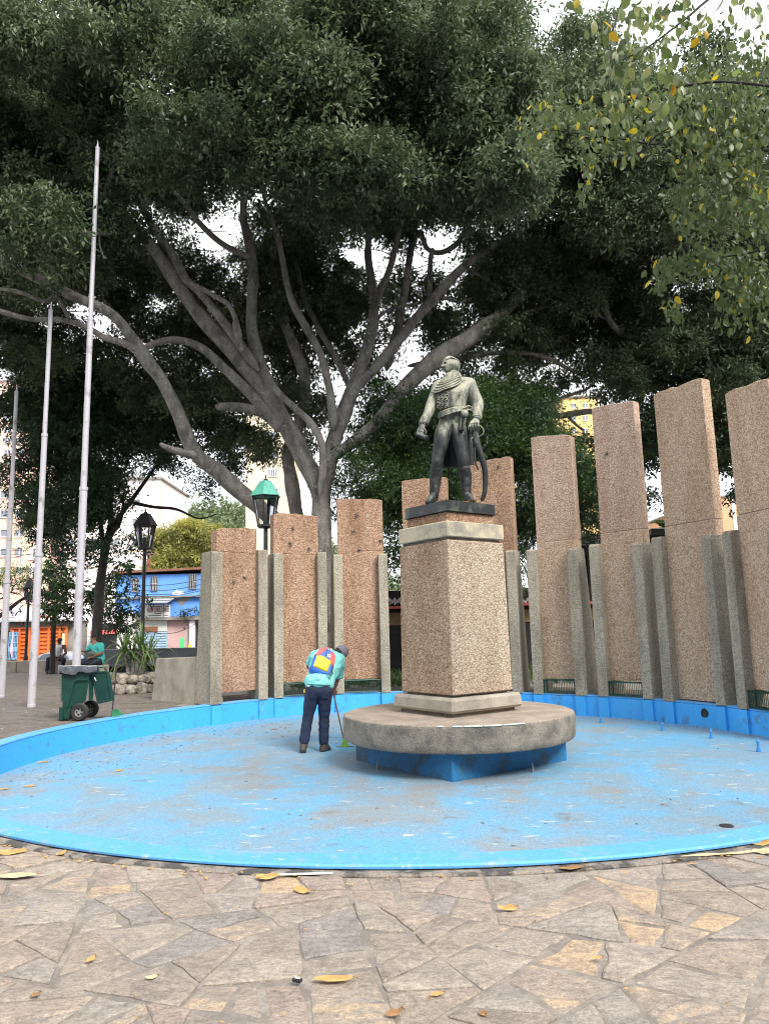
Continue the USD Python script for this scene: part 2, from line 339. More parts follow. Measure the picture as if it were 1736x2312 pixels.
_st = [((0.22, 0.185, 0.15), (0.30, 0.25, 0.2), (0.36, 0.305, 0.245)), ((0.22, 0.19, 0.16), (0.32, 0.265, 0.21), (0.50, 0.365, 0.22)),
       ((0.22, 0.195, 0.17), (0.29, 0.26, 0.23), (0.36, 0.32, 0.275)), ((0.27, 0.21, 0.165), (0.42, 0.31, 0.20), (0.54, 0.385, 0.23)),
       ((0.195, 0.168, 0.142), (0.27, 0.23, 0.19), (0.33, 0.285, 0.235)), ((0.22, 0.178, 0.155), (0.30, 0.24, 0.2), (0.35, 0.295, 0.245)),
       ((0.23, 0.205, 0.175), (0.31, 0.27, 0.225), (0.38, 0.33, 0.265)), ((0.165, 0.155, 0.145), (0.23, 0.21, 0.195), (0.30, 0.27, 0.24))]
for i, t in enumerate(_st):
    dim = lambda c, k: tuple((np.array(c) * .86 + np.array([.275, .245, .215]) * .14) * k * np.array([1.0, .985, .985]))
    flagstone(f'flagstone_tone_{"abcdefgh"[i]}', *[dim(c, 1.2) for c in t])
    if i in (0, 2, 4, 7): flagstone(f'flagstone_shaded_{"abcdefgh"[i]}', *[dim(c, .56) for c in t])  # darker copies: tree shade on the left plaza put into the stone colour

# ------------------------------------------------------------------ basin outline
BC = np.array([0.37, 10.8])
FLOOR, RIM = -0.37, 0.05
def r_in(deg):
    deg = (np.asarray(deg, float) + 180) % 360 - 180
    return 5.75 + 0.68 * np.exp(-((deg + 10) / 29.0) ** 2)
def bp(deg, r, z=None):
    a = np.radians(deg); q = [BC[0] + r * np.sin(a), BC[1] + r * np.cos(a)]
    return np.array(q if z is None else q + [z])
ANG = np.arange(0, 360, 2.0)
inner = np.array([bp(d, r_in(d)) for d in ANG]); outer = np.array([bp(d, r_in(d) + 0.24) for d in ANG])
POOL = Polygon(outer)

# ------------------------------------------------------------------ setting: ground, road, plaza
gr = trimesh.creation.box([900, 900, 0.5]); gr.apply_translation([0, 150, -1.6])
obj('ground', gr, 'soil', kind='structure')
obj('road', box((-160, 36.4, -1.3), (160, 52.0, -0.95)), 'asphalt', kind='structure')
plaza_poly = shapely.box(-34, -8, 40, 36).difference(POOL)
plaza = obj('plaza_pavement', prism(plaza_poly, -1.34, -0.0075), 'mortar', kind='structure')

# flagstones: warped cells, the ones that show largest are single stones
rng = np.random.default_rng(7)
def cells(poly, size, seed, stretch=(1.0, 1.0), extra=0.0):
    r = np.random.default_rng(seed); x0, y0, x1, y1 = poly.bounds; pts = []
    nx, ny = int((x1 - x0 + 3) / (size * stretch[0])), int((y1 - y0 + 3) / (size * stretch[1]))
    for i in range(nx):
        for j in range(ny):
            pts.append((x0 - 1.5 + (i + 0.5 * (j % 2) + r.uniform(-.43, .43)) * size * stretch[0], y0 - 1.5 + (j + r.uniform(-.43, .43)) * size * stretch[1]))
    for _ in range(int(len(pts) * extra)): pts.append((r.uniform(x0 - 1, x1 + 1), r.uniform(y0 - 1, y1 + 1)))
    out = []
    for g in voronoi_diagram(MultiPoint(pts)).geoms:
        g = g.intersection(poly)
        for q in getattr(g, 'geoms', [g]):
            if q.geom_type == 'Polygon' and q.area > 0.012: out.append(q)
    return out

def crazy(poly, seed, lo, hi):
    # broken slabs: pieces split again and again along rough straight breaks, as a mason fits them
    r = np.random.default_rng(seed); out, todo = [], [poly]
    while todo:
        g = todo.pop(); target = r.uniform(lo, hi) if r.random() > .12 else r.uniform(.02, lo)
        if g.area < target: out.append(g); continue
        mrr = np.array(g.minimum_rotated_rectangle.exterior.coords)[:4]; e1, e2 = mrr[1] - mrr[0], mrr[2] - mrr[1]
        d = e1 if np.linalg.norm(e1) > np.linalg.norm(e2) else e2; d = d / (np.linalg.norm(d) + 1e-9); big = g.area > 1.2
        c = np.array(g.centroid.coords[0]) + d * r.uniform(-.16, .16) * math.sqrt(g.area); a = r.normal(0, .42 if big else .3); n = np.array([d[0] * math.cos(a) - d[1] * math.sin(a), d[0] * math.sin(a) + d[1] * math.cos(a)]); t = np.array([-n[1], n[0]])
        for s in (1, -1):
            h = g.intersection(Polygon([c + t * 50, c - t * 50, c - t * 50 + n * 50 * s, c + t * 50 + n * 50 * s]))
            todo += [q for q in getattr(h, 'geoms', [h]) if q.geom_type == 'Polygon' and q.area > .004]
    return out

def stone_mesh(q, z, thick, gap, r, nsub=0.09):
    q = q.buffer(-gap / 2)
    if q.is_empty or q.geom_type != 'Polygon' or q.area < 0.006: return None
    q = q.buffer(-.012).buffer(.012) if q.area > .02 else q
    if q.is_empty or q.geom_type != 'Polygon': return None
    q = q.simplify(0.012); ring = np.array(q.exterior.coords)[:-1]; pts = []
    for a, b in zip(ring, np.roll(ring, -1, 0)):
        n = max(1, int(np.linalg.norm(b - a) / nsub))
        for t in np.arange(n) / n: pts.append(a + (b - a) * t)
    pts = np.array(pts); c = pts.mean(0)
    d = (meshkit.noise(np.c_[pts * 7, np.full(len(pts), 3.0)]) - 0.5) * 0.05
    dirs = (pts - c) / np.maximum(np.linalg.norm(pts - c, axis=1, keepdims=True), 1e-6)
    pts = pts + dirs * np.minimum(d, gap * 0.35)[:, None]
    tl = r.uniform(-0.013, 0.013, 2)
    top = lambda p, dz: np.c_[p, z + dz + (p - c) @ tl]
    bevel = 0.006
    n = len(pts); inn = c + (pts - c) * (1 - 0.022 / np.maximum(np.linalg.norm(pts - c, axis=1, keepdims=True), .05))
    v = np.vstack([np.c_[pts, np.full(n, z - thick)], top(pts, -bevel), top(inn, 0), top(c[None], 0.002)])
    f = []
    for i in range(n):
        j = (i + 1) % n
        f += [[i, j, n + j], [i, n + j, n + i], [n + i, n + j, 2 * n + j], [n + i, 2 * n + j, 2 * n + i], [2 * n + i, 2 * n + j, 3 * n]]
    m = trimesh.Trimesh(v, f, process=False)
    if Polygon(pts).exterior.is_ccw is False: m.invert()
    return m

kerb_zone = Polygon([bp(d, r_in(d) + 0.33) for d in ANG])
front = shapely.box(-4.6, 2.2, 4.6, 9.0).difference(kerb_zone)
left = shapely.box(-26, 9.0, -2.0, 35.2).difference(kerb_zone)
stones = []
for q in crazy(front, 5, .07, .17): stones.append((q, 0.010, 0.013))
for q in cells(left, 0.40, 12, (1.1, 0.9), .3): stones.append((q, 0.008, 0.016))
def shows(q):
    x, y = q.centroid.coords[0]; v = np.array([x, y, 0]) - CAM_P; dz = v @ CAM_F
    if dz < 0.5: return 0
    px, py = 868 + FOCAL * (v @ CAM_R) / dz, 1156 - FOCAL * (v @ CAM_U) / dz
    if not (-140 < px < 1876 and py < 2440): return 0
    if x > -4.4 and y > 15: return 0
    return q.area * (1.5 / dz) / dz ** 2
stones = sorted(((shows(q), q, g, k) for q, g, k in stones), key=lambda s: -s[0])
rest = []
for i, (s, q, gap, thick) in enumerate(stones):
    if s <= 0: continue
    m = stone_mesh(q, float(rng.uniform(-0.0055, 0.0065)), 0.022, gap, rng, 0.07 if i < 320 else 0.5)
    if m is None: continue
    tone = f'flagstone_tone_{"abcdefgh"[rng.choice(8, p=[.17, .11, .17, .07, .16, .12, .14, .06])]}' if q.centroid.y < 8.8 else f'flagstone_shaded_{"aceh"[rng.integers(4)]}'
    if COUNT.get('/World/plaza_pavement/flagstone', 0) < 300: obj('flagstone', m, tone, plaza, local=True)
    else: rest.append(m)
obj('flagstone_paving', cat_(rest), 'flagstone_shaded_a', plaza, local=True, kind='stuff')

# ------------------------------------------------------------------ fountain basin
basin = thing('fountain_basin', 'round drained fountain basin with worn sky blue painted floor and low wall', 'fountain', (BC[0], BC[1], 0))
fl = Polygon(np.array([bp(d, r_in(d) + 0.1) for d in ANG]))
obj('basin_floor', prism(fl, FLOOR - 0.2, FLOOR), 'pool_floor', basin)
def ring_wall(ri, ro, z0, z1):
    v, f = [], []; n = len(ANG)
    for d in ANG:
        k = (meshkit.noise(np.array([[d * .35, 1.5, 2.5]]))[0] - .5) * 0.012
        v += [bp(d, ri(d), z0), bp(d, ri(d), z1 - .012 + k), bp(d, ri(d) + .012, z1 + k), bp(d, ro(d) - .012, z1 + k), bp(d, ro(d), z1 - .012 + k), bp(d, ro(d), z0)]
    for i in range(n):
        for j in range(6):
            a, b = i * 6 + j, i * 6 + (j + 1) % 6; c, e = ((i + 1) % n) * 6 + (j + 1) % 6, ((i + 1) % n) * 6 + j
            f += [[a, b, c], [a, c, e]]
    m = trimesh.Trimesh(np.array(v), f, process=False); m.fix_normals(); return m
obj('basin_wall', ring_wall(lambda d: r_in(d), lambda d: r_in(d) + 0.055, FLOOR - .1, RIM - 0.034), 'blue_wall', basin)
obj('rim', ring_wall(lambda d: r_in(d) - .004, lambda d: r_in(d) + 0.24, RIM - .033, RIM - .008), 'blue_rim', basin)
obj('wall_backing', ring_wall(lambda d: r_in(d) + 0.058, lambda d: r_in(d) + 0.235, -.3, RIM - .036), 'kerb_mortar', basin)
obj('kerb', roughen(ring_wall(lambda d: r_in(d) + 0.243, lambda d: r_in(d) + 0.33, -0.3, 0.012), 0.006, 9, 3), 'kerb_mortar', basin, label='crumbling grey mortar kerb around the basin rim')

FINS = [(-41.0, -30.0), (-26.5, -16.8), (-13.4, -3.9), (0.9, 9.6), (14.6, 24.0), (28.7, 37.9), (42.9, 52.5), (57.0, 68.2), (73.1, 83.6)]
def radial_frame(deg):
    a = math.radians(deg); return np.array([math.sin(a), math.cos(a), 0]), np.array([math.cos(a), -math.sin(a), 0])
for a, b in FINS:
    for d in (a, b):
        e, t = radial_frame(d); w = 0.105
        c0 = bp(d, r_in(d) - 0.045, 0); pts = []
        for s in (-w, w):
            for rr in (-0.012, 0.044):
                for z in (FLOOR - .05, RIM - 0.036): pts.append(c0 + t * s + e * rr + np.array([0, 0, z]))
        obj('pilaster', trimesh.convex.convex_hull(np.array(pts)), 'blue_wall', basin)
# drain hole with dirty collar in the right wall
dh = bp(64.3, r_in(64.3) - 0.006, -0.13); e, t = radial_frame(64.3)
pl = trimesh.creation.cylinder(0.075, 0.02, sections=16); pl.apply_transform(trimesh.geometry.align_vectors([0, 0, 1], e)); pl.apply_translation(dh)
stained('dirt_dark', (0.03, 0.028, 0.025), (0.015, 0.014, 0.012), scale=9)
pl = roughen(pl, .014, 12, 5, .03)
obj('drain_hole', pl, 'dirt_dark', basin, label='dark drain hole knocked through the right side of the wall')
dr = on_z(1640, 1865, FLOOR + .004)
obj('floor_drain', lathe([(0.0, 0.006), (0.055, 0.006), (0.065, 0.0)], dr, 14), 'dirt_dark', basin, label='small dark drain cover set in the blue floor')

# ------------------------------------------------------------------ upright slabs with their fins
TOPS = [(492, 1190, 577, 1192), (615, 1158, 718, 1162), (761, 1125, 863, 1128), (905, 1083, 1009, 1081), (1069, 1040, 1160, 1033), (1202, 985, 1308, 975), (1347, 916, 1450, 897), (1497, 880, 1593, 848), (1652, 878, 1760, 838)]
FTOP = [1243, 1247, 1250, 1247, 1243, 1238, 1227, 1210, 1196]
SLAB_LABELS = ['shortest brown pebble slab at the far left end of the arc beside the low concrete block', 'brown pebble slab right of the green capped lamp with three dark stains near its top',
    'brown pebble slab just left of the stone pedestal behind the sweeping man', 'brown pebble slab whose top shows left of the statue legs behind the pedestal',
    'reddish pebble slab rising behind the sabre of the statue', 'tan pebble slab immediately right of the pedestal with a green grille at its foot',
    'tall tan pebble slab with a sloping top above a green grille, second right of the pedestal', 'tallest fully visible tan slab with brown pebbles down to the blue wall and no grille',
    'tan slab cut off by the right edge of the photo']
TUFTS = {0: [(552, 1304), (528, 1315)], 1: [(661, 1194), (655, 1227), (697, 1239)], 2: [(805, 1163), (798, 1199), (860, 1221), (811, 1242)], 4: [(1126, 1053)], 6: [(1370, 1024)]}
plain('tuft_grey', (0.15, 0.13, 0.10), .9, var=.4, scale=20)
GRILLE = [0, 1, 1, 1, 1, 1, 1, 0, 1]
SMAT = ['pebble_brown', 'pebble_brown', 'pebble_brown', 'pebble_brown', 'pebble_brown', 'pebble_tan', 'pebble_tan', 'pebble_tan', 'pebble_tan']
plain('yellow_glass', (0.75, 0.55, 0.1), 0.4)
UMAT = ['pebble_brown', 'pebble_brown', 'pebble_brown', 'pebble_brown', 'pebble_brown', 'pebble_pink', 'pebble_pink', 'pebble_tan', 'pebble_tan']
aggregate('pebble_pink', [(0.34, 0.23, 0.165), (0.50, 0.365, 0.275), (0.56, 0.425, 0.33), (0.44, 0.315, 0.23), (0.62, 0.49, 0.39), (0.39, 0.27, 0.195)], 38, stain=(0.8, 0.74, 0.7))
plain('grille_green', (0.012, 0.05, 0.035), 0.45, 0.3, var=0.3)
for i, (a, b) in enumerate(FINS):
    mid = (a + b) / 2; em, tm = radial_frame(mid)
    base = bp(mid, r_in(mid) + 0.3, RIM)
    root = thing('memorial_slab', SLAB_LABELS[i], 'stone slab', base, group='slabs standing in an arc behind the basin')
    # panel: chord between the fins, set back, wavy cast top
    rr = 0.16
    p0, p1 = bp(a, r_in(a) + rr), bp(b, r_in(b) + rr)
    ch = (p1 - p0) / np.linalg.norm(p1 - p0); nrm = np.array([-ch[1], ch[0]]); nrm = nrm if nrm @ (p0 - BC) > 0 else -nrm
    w = np.linalg.norm(p1 - p0); th = 0.22
    x0, y0, x1, y1 = TOPS[i]
    # ends of the panel from where its top corners are seen on the chord plane
    def on_plane(px, py):
        d = ray(px, py); n3 = np.array([*nrm, 0]); q = np.array([*p0, 0]) - CAM_P; return CAM_P + d * ((n3 @ q) / (n3 @ d))
    A, B = on_plane(x0, y0), on_plane(x1, y1)
    s0, s1 = (A[:2] - p0) @ ch, (B[:2] - p0) @ ch
    s0, s1 = min(max(s0, -0.05), 0.09), max(min(s1, w + 0.06), w - 0.1)
    z0 = 0.06 if i == 7 else (0.24 if i == 0 else 0.34)
    N = 9; ss = np.linspace(s0, s1, N); zz = np.linspace(A[2], B[2], N) if i not in (3, 4) else np.linspace((A[2] + B[2]) / 2, (A[2] + B[2]) / 2 + .02, N)
    zz = zz + (meshkit.noise(np.c_[ss * 6, np.full(N, i * 3.3), np.zeros(N)]) - .5) * 0.05; zz[0] -= 0.02; zz[-1] -= 0.02
    zs = at(868, FTOP[i], p0[1])[2] + (.03 if i % 2 else .08)
    def lift(za, top):
        v, f = [], []
        for k in range(N):
            bx = p0 + ch * ss[k]; zt = top[k]
            for off, z in ((0.0, za), (0, zt - .012), (0.012, zt), (th - .012, zt - .004), (th, zt - .016), (th, za)): v.append([*(bx + nrm * off), z])
        for k in range(N - 1):
            for j in range(6): f += [[k * 6 + j, k * 6 + (j + 1) % 6, (k + 1) * 6 + (j + 1) % 6], [k * 6 + j, (k + 1) * 6 + (j + 1) % 6, (k + 1) * 6 + j]]
        for k, fl_ in ((0, 1), (N - 1, 0)):
            for j in range(1, 5): t_ = [k * 6, k * 6 + j, k * 6 + j + 1]; f.append(t_[::-1] if fl_ else t_)
        m = trimesh.Trimesh(np.array(v), f, process=False); m.fix_normals(); return m
    obj('panel', lift(z0, np.full(N, zs)), SMAT[i], root)
    up_ = lift(zs + .010, zz); up_.apply_translation([*(nrm * .014), 0]); obj('panel', up_, UMAT[i], root)
    for px, py in TUFTS.get(i, ()):
        c = on_plane(px, py); rt_ = np.random.default_rng(int(px)); tf = []
        for _ in range(16):
            d = rt_.normal(size=3); d[:2] -= nrm * abs(d[:2] @ nrm) * 1.5; d /= np.linalg.norm(d); tf.append(tube([c + np.array([*nrm, 0]) * .01, c + d * .04, c + d * .065 - [0, 0, .01]], [.008, .005, .001], 5))
        obj('air_plant', cat_(tf), 'tuft_grey', root)
    for d in (a, b):
        e, t = radial_frame(d); w2 = 0.105 if not (i == 0 and d == a) else 0.13
        c0 = bp(d, r_in(d) - 0.045, 0)
        ftz = at(868, FTOP[i], c0[1])[2] + (0.015 * CAM_P[0])
        ftz = CAM_P[2] + (at((TOPS[i][0] + TOPS[i][2]) / 2, FTOP[i], c0[1])[2] - CAM_P[2])
        prof = [(0, RIM - 0.02), (0.02, ftz - 0.04), (0.05, ftz), (0.42, ftz + .005), (0.46, ftz - .03), (0.80 if a > 0 else .72, RIM - 0.02)]
        jig = np.random.default_rng(i * 7 + int(d) + 200).uniform(-.012, .012, 6)
        pr_ = [(x + jig[k], z + jig[k]) for k, (x, z) in enumerate(prof)]
        ring0 = np.array([c0 - t * w2 + e * x + np.array([0, 0, z]) for x, z in pr_]); ring1 = np.array([c0 + t * w2 + e * x + np.array([0, 0, z]) for x, z in pr_])
        inn = lambda R, s: np.array([c0 + s * t * (w2 - .0) + e * (x * .97 + .006) + np.array([0, 0, z - (.012 if z > 1 else 0)]) for x, z in pr_])
        m = loft([inn(0, -1), np.array([c0 - t * (w2 - .02) + e * x + np.array([0, 0, z]) for x, z in pr_]), np.array([c0 + t * (w2 - .02) + e * x + np.array([0, 0, z]) for x, z in pr_]), inn(0, 1)]); m.fix_normals()
        obj('buttress', m, 'fin_concrete', root)
    if GRILLE[i]:
        g0, g1 = bp(a, r_in(a) + 0.06) + ch * .115, bp(b, r_in(b) + 0.06) - ch * .115
        gl = ['at the foot of the second slab from the left', 'behind the legs of the sweeping man', 'hidden mostly behind the pedestal, left', 'at the right foot of the pedestal', 'right of the pedestal below the sixth slab', 'below the tall slab third from the right', 'in the lower right corner of the slab row']
        gi = sum(GRILLE[:i])
        gr_ = thing('metal_grille', ['dark green barred grille box with a yellow slot under the second slab from the left', 'dark green barred grille box behind the sweeping man right of his waist', 'dark grille box hidden behind the pedestal on its left', 'dark grille box peeking out low at the right side of the pedestal', 'dark green grille box first to the right of the pedestal', 'dark green grille box second to the right of the pedestal', 'dark green grille box at the right edge of the photo'][gi], 'grille', [*((g0 + g1) / 2), RIM], group='grille boxes at the slab feet')
        L = np.linalg.norm(g1 - g0); fr, br = [], []
        P = lambda s, o, z: np.array([*(g0 + ch * s + nrm * o), RIM + z])
        for z in (0.012, 0.27):
            for o in (-0.05, 0.09): fr.append(cyl(P(0, o, z), P(L, o, z), 0.012, 6))
        for s in (0.012, L - .012):
            for o in (-0.05, 0.09): fr.append(cyl(P(s, o, 0.0), P(s, o, 0.275), 0.012, 6))
            fr.append(cyl(P(s, -.05, .27), P(s, .09, .27), 0.012, 6))
        for s in np.linspace(0.03, L - .03, 19):
            br.append(cyl(P(s, -.05, 0), P(s, -.05, .27), 0.0055, 5)); br.append(cyl(P(s, -.05, .27), P(s, .09, .275), 0.0055, 5))
        obj('frame', cat_(fr), 'grille_green', gr_); obj('bar', cat_(br), 'grille_green', gr_, kind='stuff')
        if i == 1:
            for s in np.linspace(L * .62, L * .95, 5):
                obj('lamp_slot', box(P(s - .03, -.005, .05) - [0, .01, 0], P(s + .02, 0.01, .13)), 'yellow_glass', gr_) if 'yellow_glass' in MATS else None

# ------------------------------------------------------------------ pedestal
PC = np.array([0.965, 10.7]); PA = math.radians(36.5)
def sq(s0, s1, z0, z1, bev=0.02, amp=0.0):
    h0, h1 = s0 / 2, s1 / 2; pts = []
    for h, z, dz in ((h0, z0, bev), (h1, z1, -bev)):
        for sx_ in (-1, 1):
            for sy_ in (-1, 1):
                pts += [(sx_ * (h - bev), sy_ * (h - bev), z), (sx_ * h, sy_ * (h - bev), z + dz), (sx_ * (h - bev), sy_ * h, z + dz)]
    m = trimesh.convex.convex_hull(np.array(pts))
    if amp: m = roughen(m, amp, 5, 4, 0.06)
    m = rotz(m, PA); m.apply_translation([*PC, 0]); return m
ped = thing('pedestal', 'tall square pebble faced pedestal on a round concrete disc in the basin', 'pedestal', (*PC, FLOOR))
obj('plinth_block', sq(2.1, 2.1, FLOOR - .03, -0.02, 0.015), 'blue_base_shaded', ped, label='blue painted square block under the round disc, its shade put into the colour')
dm = lathe([(1.5, -0.035), (1.585, -0.03), (1.605, -0.01), (1.62, 0.05), (1.622, 0.26), (1.61, 0.292), (1.585, 0.305), (1.2, 0.306), (0.6, 0.306), (0.0, 0.306)], (*PC, 0), 96)
dm.vertices[:, :2] = PC + (dm.vertices[:, :2] - PC) * (1 + 0.010 * (meshkit.noise(np.c_[dm.vertices[:, :2] * 2.2, np.zeros(len(dm.vertices))]) - .5))[:, None]
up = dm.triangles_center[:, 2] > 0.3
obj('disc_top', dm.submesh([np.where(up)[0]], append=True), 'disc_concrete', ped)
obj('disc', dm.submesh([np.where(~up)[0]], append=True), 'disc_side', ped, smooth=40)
stained('lime_crust', (0.62, 0.60, 0.54), (0.42, 0.5, 0.45), scale=14, fine=60)
cr = []
for d in np.arange(-26, 14, .8):
    if meshkit.noise(np.array([[d * .55, 3.5, .5]]))[0] < .42: continue
    a = math.radians(180 + d); k = 0.25 + meshkit.noise(np.array([[d * .4, .5, .5]]))[0]
    c = np.array([PC[0] + math.sin(a) * 1.60, PC[1] + math.cos(a) * 1.60, 0.297])
    cr.append(ball(c, 0.03, (1.0, 0.9 * k + .3, 0.35), 1))
obj('lime_crust', cat_(cr), 'lime_crust', ped, label='pale limescale crust along the front edge of the disc')
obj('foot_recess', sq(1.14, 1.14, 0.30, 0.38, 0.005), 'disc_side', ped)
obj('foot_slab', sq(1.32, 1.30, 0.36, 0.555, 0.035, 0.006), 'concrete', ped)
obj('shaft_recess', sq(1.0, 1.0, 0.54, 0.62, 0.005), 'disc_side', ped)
sh = sq(1.12, 1.08, 0.585, 2.67, 0.012)
nrm_ = sh.face_normals; rgt = (nrm_ @ np.array([math.sin(PA), -math.cos(PA), 0])) > 0.5
obj('shaft', sh.submesh([np.where(~rgt)[0]], append=True), 'pebble_mid', ped)
obj('shaft_face', sh.submesh([np.where(rgt)[0]], append=True), 'pebble_grey', ped, label='greyer pebble facing on the right side of the shaft')
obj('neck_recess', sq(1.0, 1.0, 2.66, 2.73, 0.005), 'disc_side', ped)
obj('cap_band', sq(1.10, 1.10, 2.715, 2.935, 0.012, 0.004), 'cap_concrete', ped)
obj('top_block', sq(0.90, 0.90, 2.93, 3.085, 0.01), 'pebble_brown', ped)
# ------------------------------------------------------------------ bronze statue
mat('bronze', {
    'geo': ('geometry', {}), 'sp': ('separate_xyz', {}), 'sn': ('separate_xyz', {}),
    'mp': ('mapping', {'scale': (1, 1, 0.35)}),
    'n1': ('noise_texture', {'scale': 9.0, 'detail': 7.0, 'roughness': 0.72}), 'n2': ('noise_texture', {'scale': 26.0, 'detail': 5.0, 'roughness': 0.65}),
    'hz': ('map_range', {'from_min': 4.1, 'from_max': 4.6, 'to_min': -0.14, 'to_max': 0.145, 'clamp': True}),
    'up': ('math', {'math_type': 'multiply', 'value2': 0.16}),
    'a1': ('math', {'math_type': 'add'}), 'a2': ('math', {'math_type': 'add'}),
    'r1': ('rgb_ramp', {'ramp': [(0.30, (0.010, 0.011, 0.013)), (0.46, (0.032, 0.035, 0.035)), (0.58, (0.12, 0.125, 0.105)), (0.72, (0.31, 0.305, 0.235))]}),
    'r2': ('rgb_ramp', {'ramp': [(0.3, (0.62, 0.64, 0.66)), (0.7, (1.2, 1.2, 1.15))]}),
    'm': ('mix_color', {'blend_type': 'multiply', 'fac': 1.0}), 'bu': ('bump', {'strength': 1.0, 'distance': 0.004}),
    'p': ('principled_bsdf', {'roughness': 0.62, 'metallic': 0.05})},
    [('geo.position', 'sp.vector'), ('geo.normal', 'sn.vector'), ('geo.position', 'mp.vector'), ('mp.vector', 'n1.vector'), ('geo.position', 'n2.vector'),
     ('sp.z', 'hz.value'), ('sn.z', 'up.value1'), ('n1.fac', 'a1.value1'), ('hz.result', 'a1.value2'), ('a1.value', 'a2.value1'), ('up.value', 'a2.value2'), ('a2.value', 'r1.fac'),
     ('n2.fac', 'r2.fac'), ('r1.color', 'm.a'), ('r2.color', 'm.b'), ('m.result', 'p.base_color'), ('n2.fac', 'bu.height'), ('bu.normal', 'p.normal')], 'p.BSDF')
stained('bronze_dark', (0.016, 0.017, 0.02), (0.09, 0.1, 0.08), scale=3.5, lo=0.36, hi=0.5, fine=20, rough=0.5, bump=0.002)
KS = 10.6 / 1650 / 4.706
def S(zx, zy, dy=0.0): return at(850 + zx / 4.706, 780 + zy / 4.706, 10.6 + dy)
def J(zx, zy, dy, r): return (S(zx, zy, dy), r * KS)
st = thing('statue', 'weathered bronze statue of a standing man in a military coat holding a scroll and sabre', 'statue', (*PC, 3.08))
obj('base_plate', sq(0.95, 0.95, 3.092, 3.245, 0.008), 'bronze_dark', st)
obj('base_lip', sq(0.985, 0.985, 3.086, 3.104, 0.004), 'bronze_dark', st)
j = {  # body, trousers and boots in one skin
    'neck0': J(775, 330, .02, 52), 'neck1': J(790, 380, .03, 66),
    'chestL': J(735, 500, .0, 92), 'chestR': J(880, 500, .02, 100), 'chestF': J(790, 520, -.07, 92),
    'waistL': J(760, 680, -.02, 88), 'waistR': J(860, 680, .0, 92), 'bellyF': J(785, 640, -.06, 88),
    'hipL': J(745, 830, .0, 88), 'hipR': J(850, 830, .02, 92),
    'shL': J(650, 440, .03, 70), 'shR': J(985, 420, .08, 82),
    'elL': J(580, 650, -.06, 60), 'wrL': J(500, 830, -.17, 46),
    'elR': J(1080, 630, .02, 68), 'wrR': J(1065, 770, -.12, 46),
    'thL': J(700, 960, -.02, 92), 'thR': J(878, 960, -.01, 92),
    'knL': J(645, 1235, -.08, 62), 'knR': J(925, 1235, -.08, 60), 'caL': J(630, 1400, -.02, 62), 'caR': J(945, 1400, -.03, 60),
    'anL': J(612, 1585, -.03, 44), 'anR': J(955, 1580, -.03, 46), 'toeL': J(545, 1668, -.20, 30), 'toeR': J(1010, 1652, -.2, 34), 'heL': J(625, 1630, .0, 34), 'heR': J(955, 1620, .0, 36)}
bones = [('neck0', 'neck1'), ('neck1', 'chestL'), ('neck1', 'chestR'), ('neck1', 'shR'), ('neck1', 'shL'), ('chestL', 'chestR'), ('chestL', 'chestF'), ('chestR', 'chestF'), ('chestL', 'waistL'), ('chestR', 'waistR'), ('chestF', 'bellyF'),
    ('waistL', 'waistR'), ('bellyF', 'waistL'), ('bellyF', 'waistR'), ('waistL', 'hipL'), ('waistR', 'hipR'), ('hipL', 'hipR'), ('chestL', 'shL'), ('chestR', 'shR'), ('bellyF', 'hipL'), ('bellyF', 'hipR'), ('chestL', 'waistR'), ('chestR', 'waistL'),
    ('shL', 'elL'), ('elL', 'wrL'), ('shR', 'elR'), ('elR', 'wrR'), ('hipL', 'thL'), ('thL', 'knL'), ('hipR', 'thR'), ('thR', 'knR'), ('knL', 'caL'), ('caL', 'anL'), ('knR', 'caR'), ('caR', 'anR'),
    ('anL', 'heL'), ('heL', 'toeL'), ('anL', 'toeL'), ('anR', 'heR'), ('heR', 'toeR'), ('anR', 'toeR')]
body = hull_chain(j, bones, 0.022, 6)
nn = meshkit.fbm(body.vertices * np.array([9, 9, 4.0]), 3, 5) - .5
body.vertices = body.vertices + body.vertex_normals * (nn * 0.030)[:, None]
obj('body', body, 'bronze', st, smooth=60)

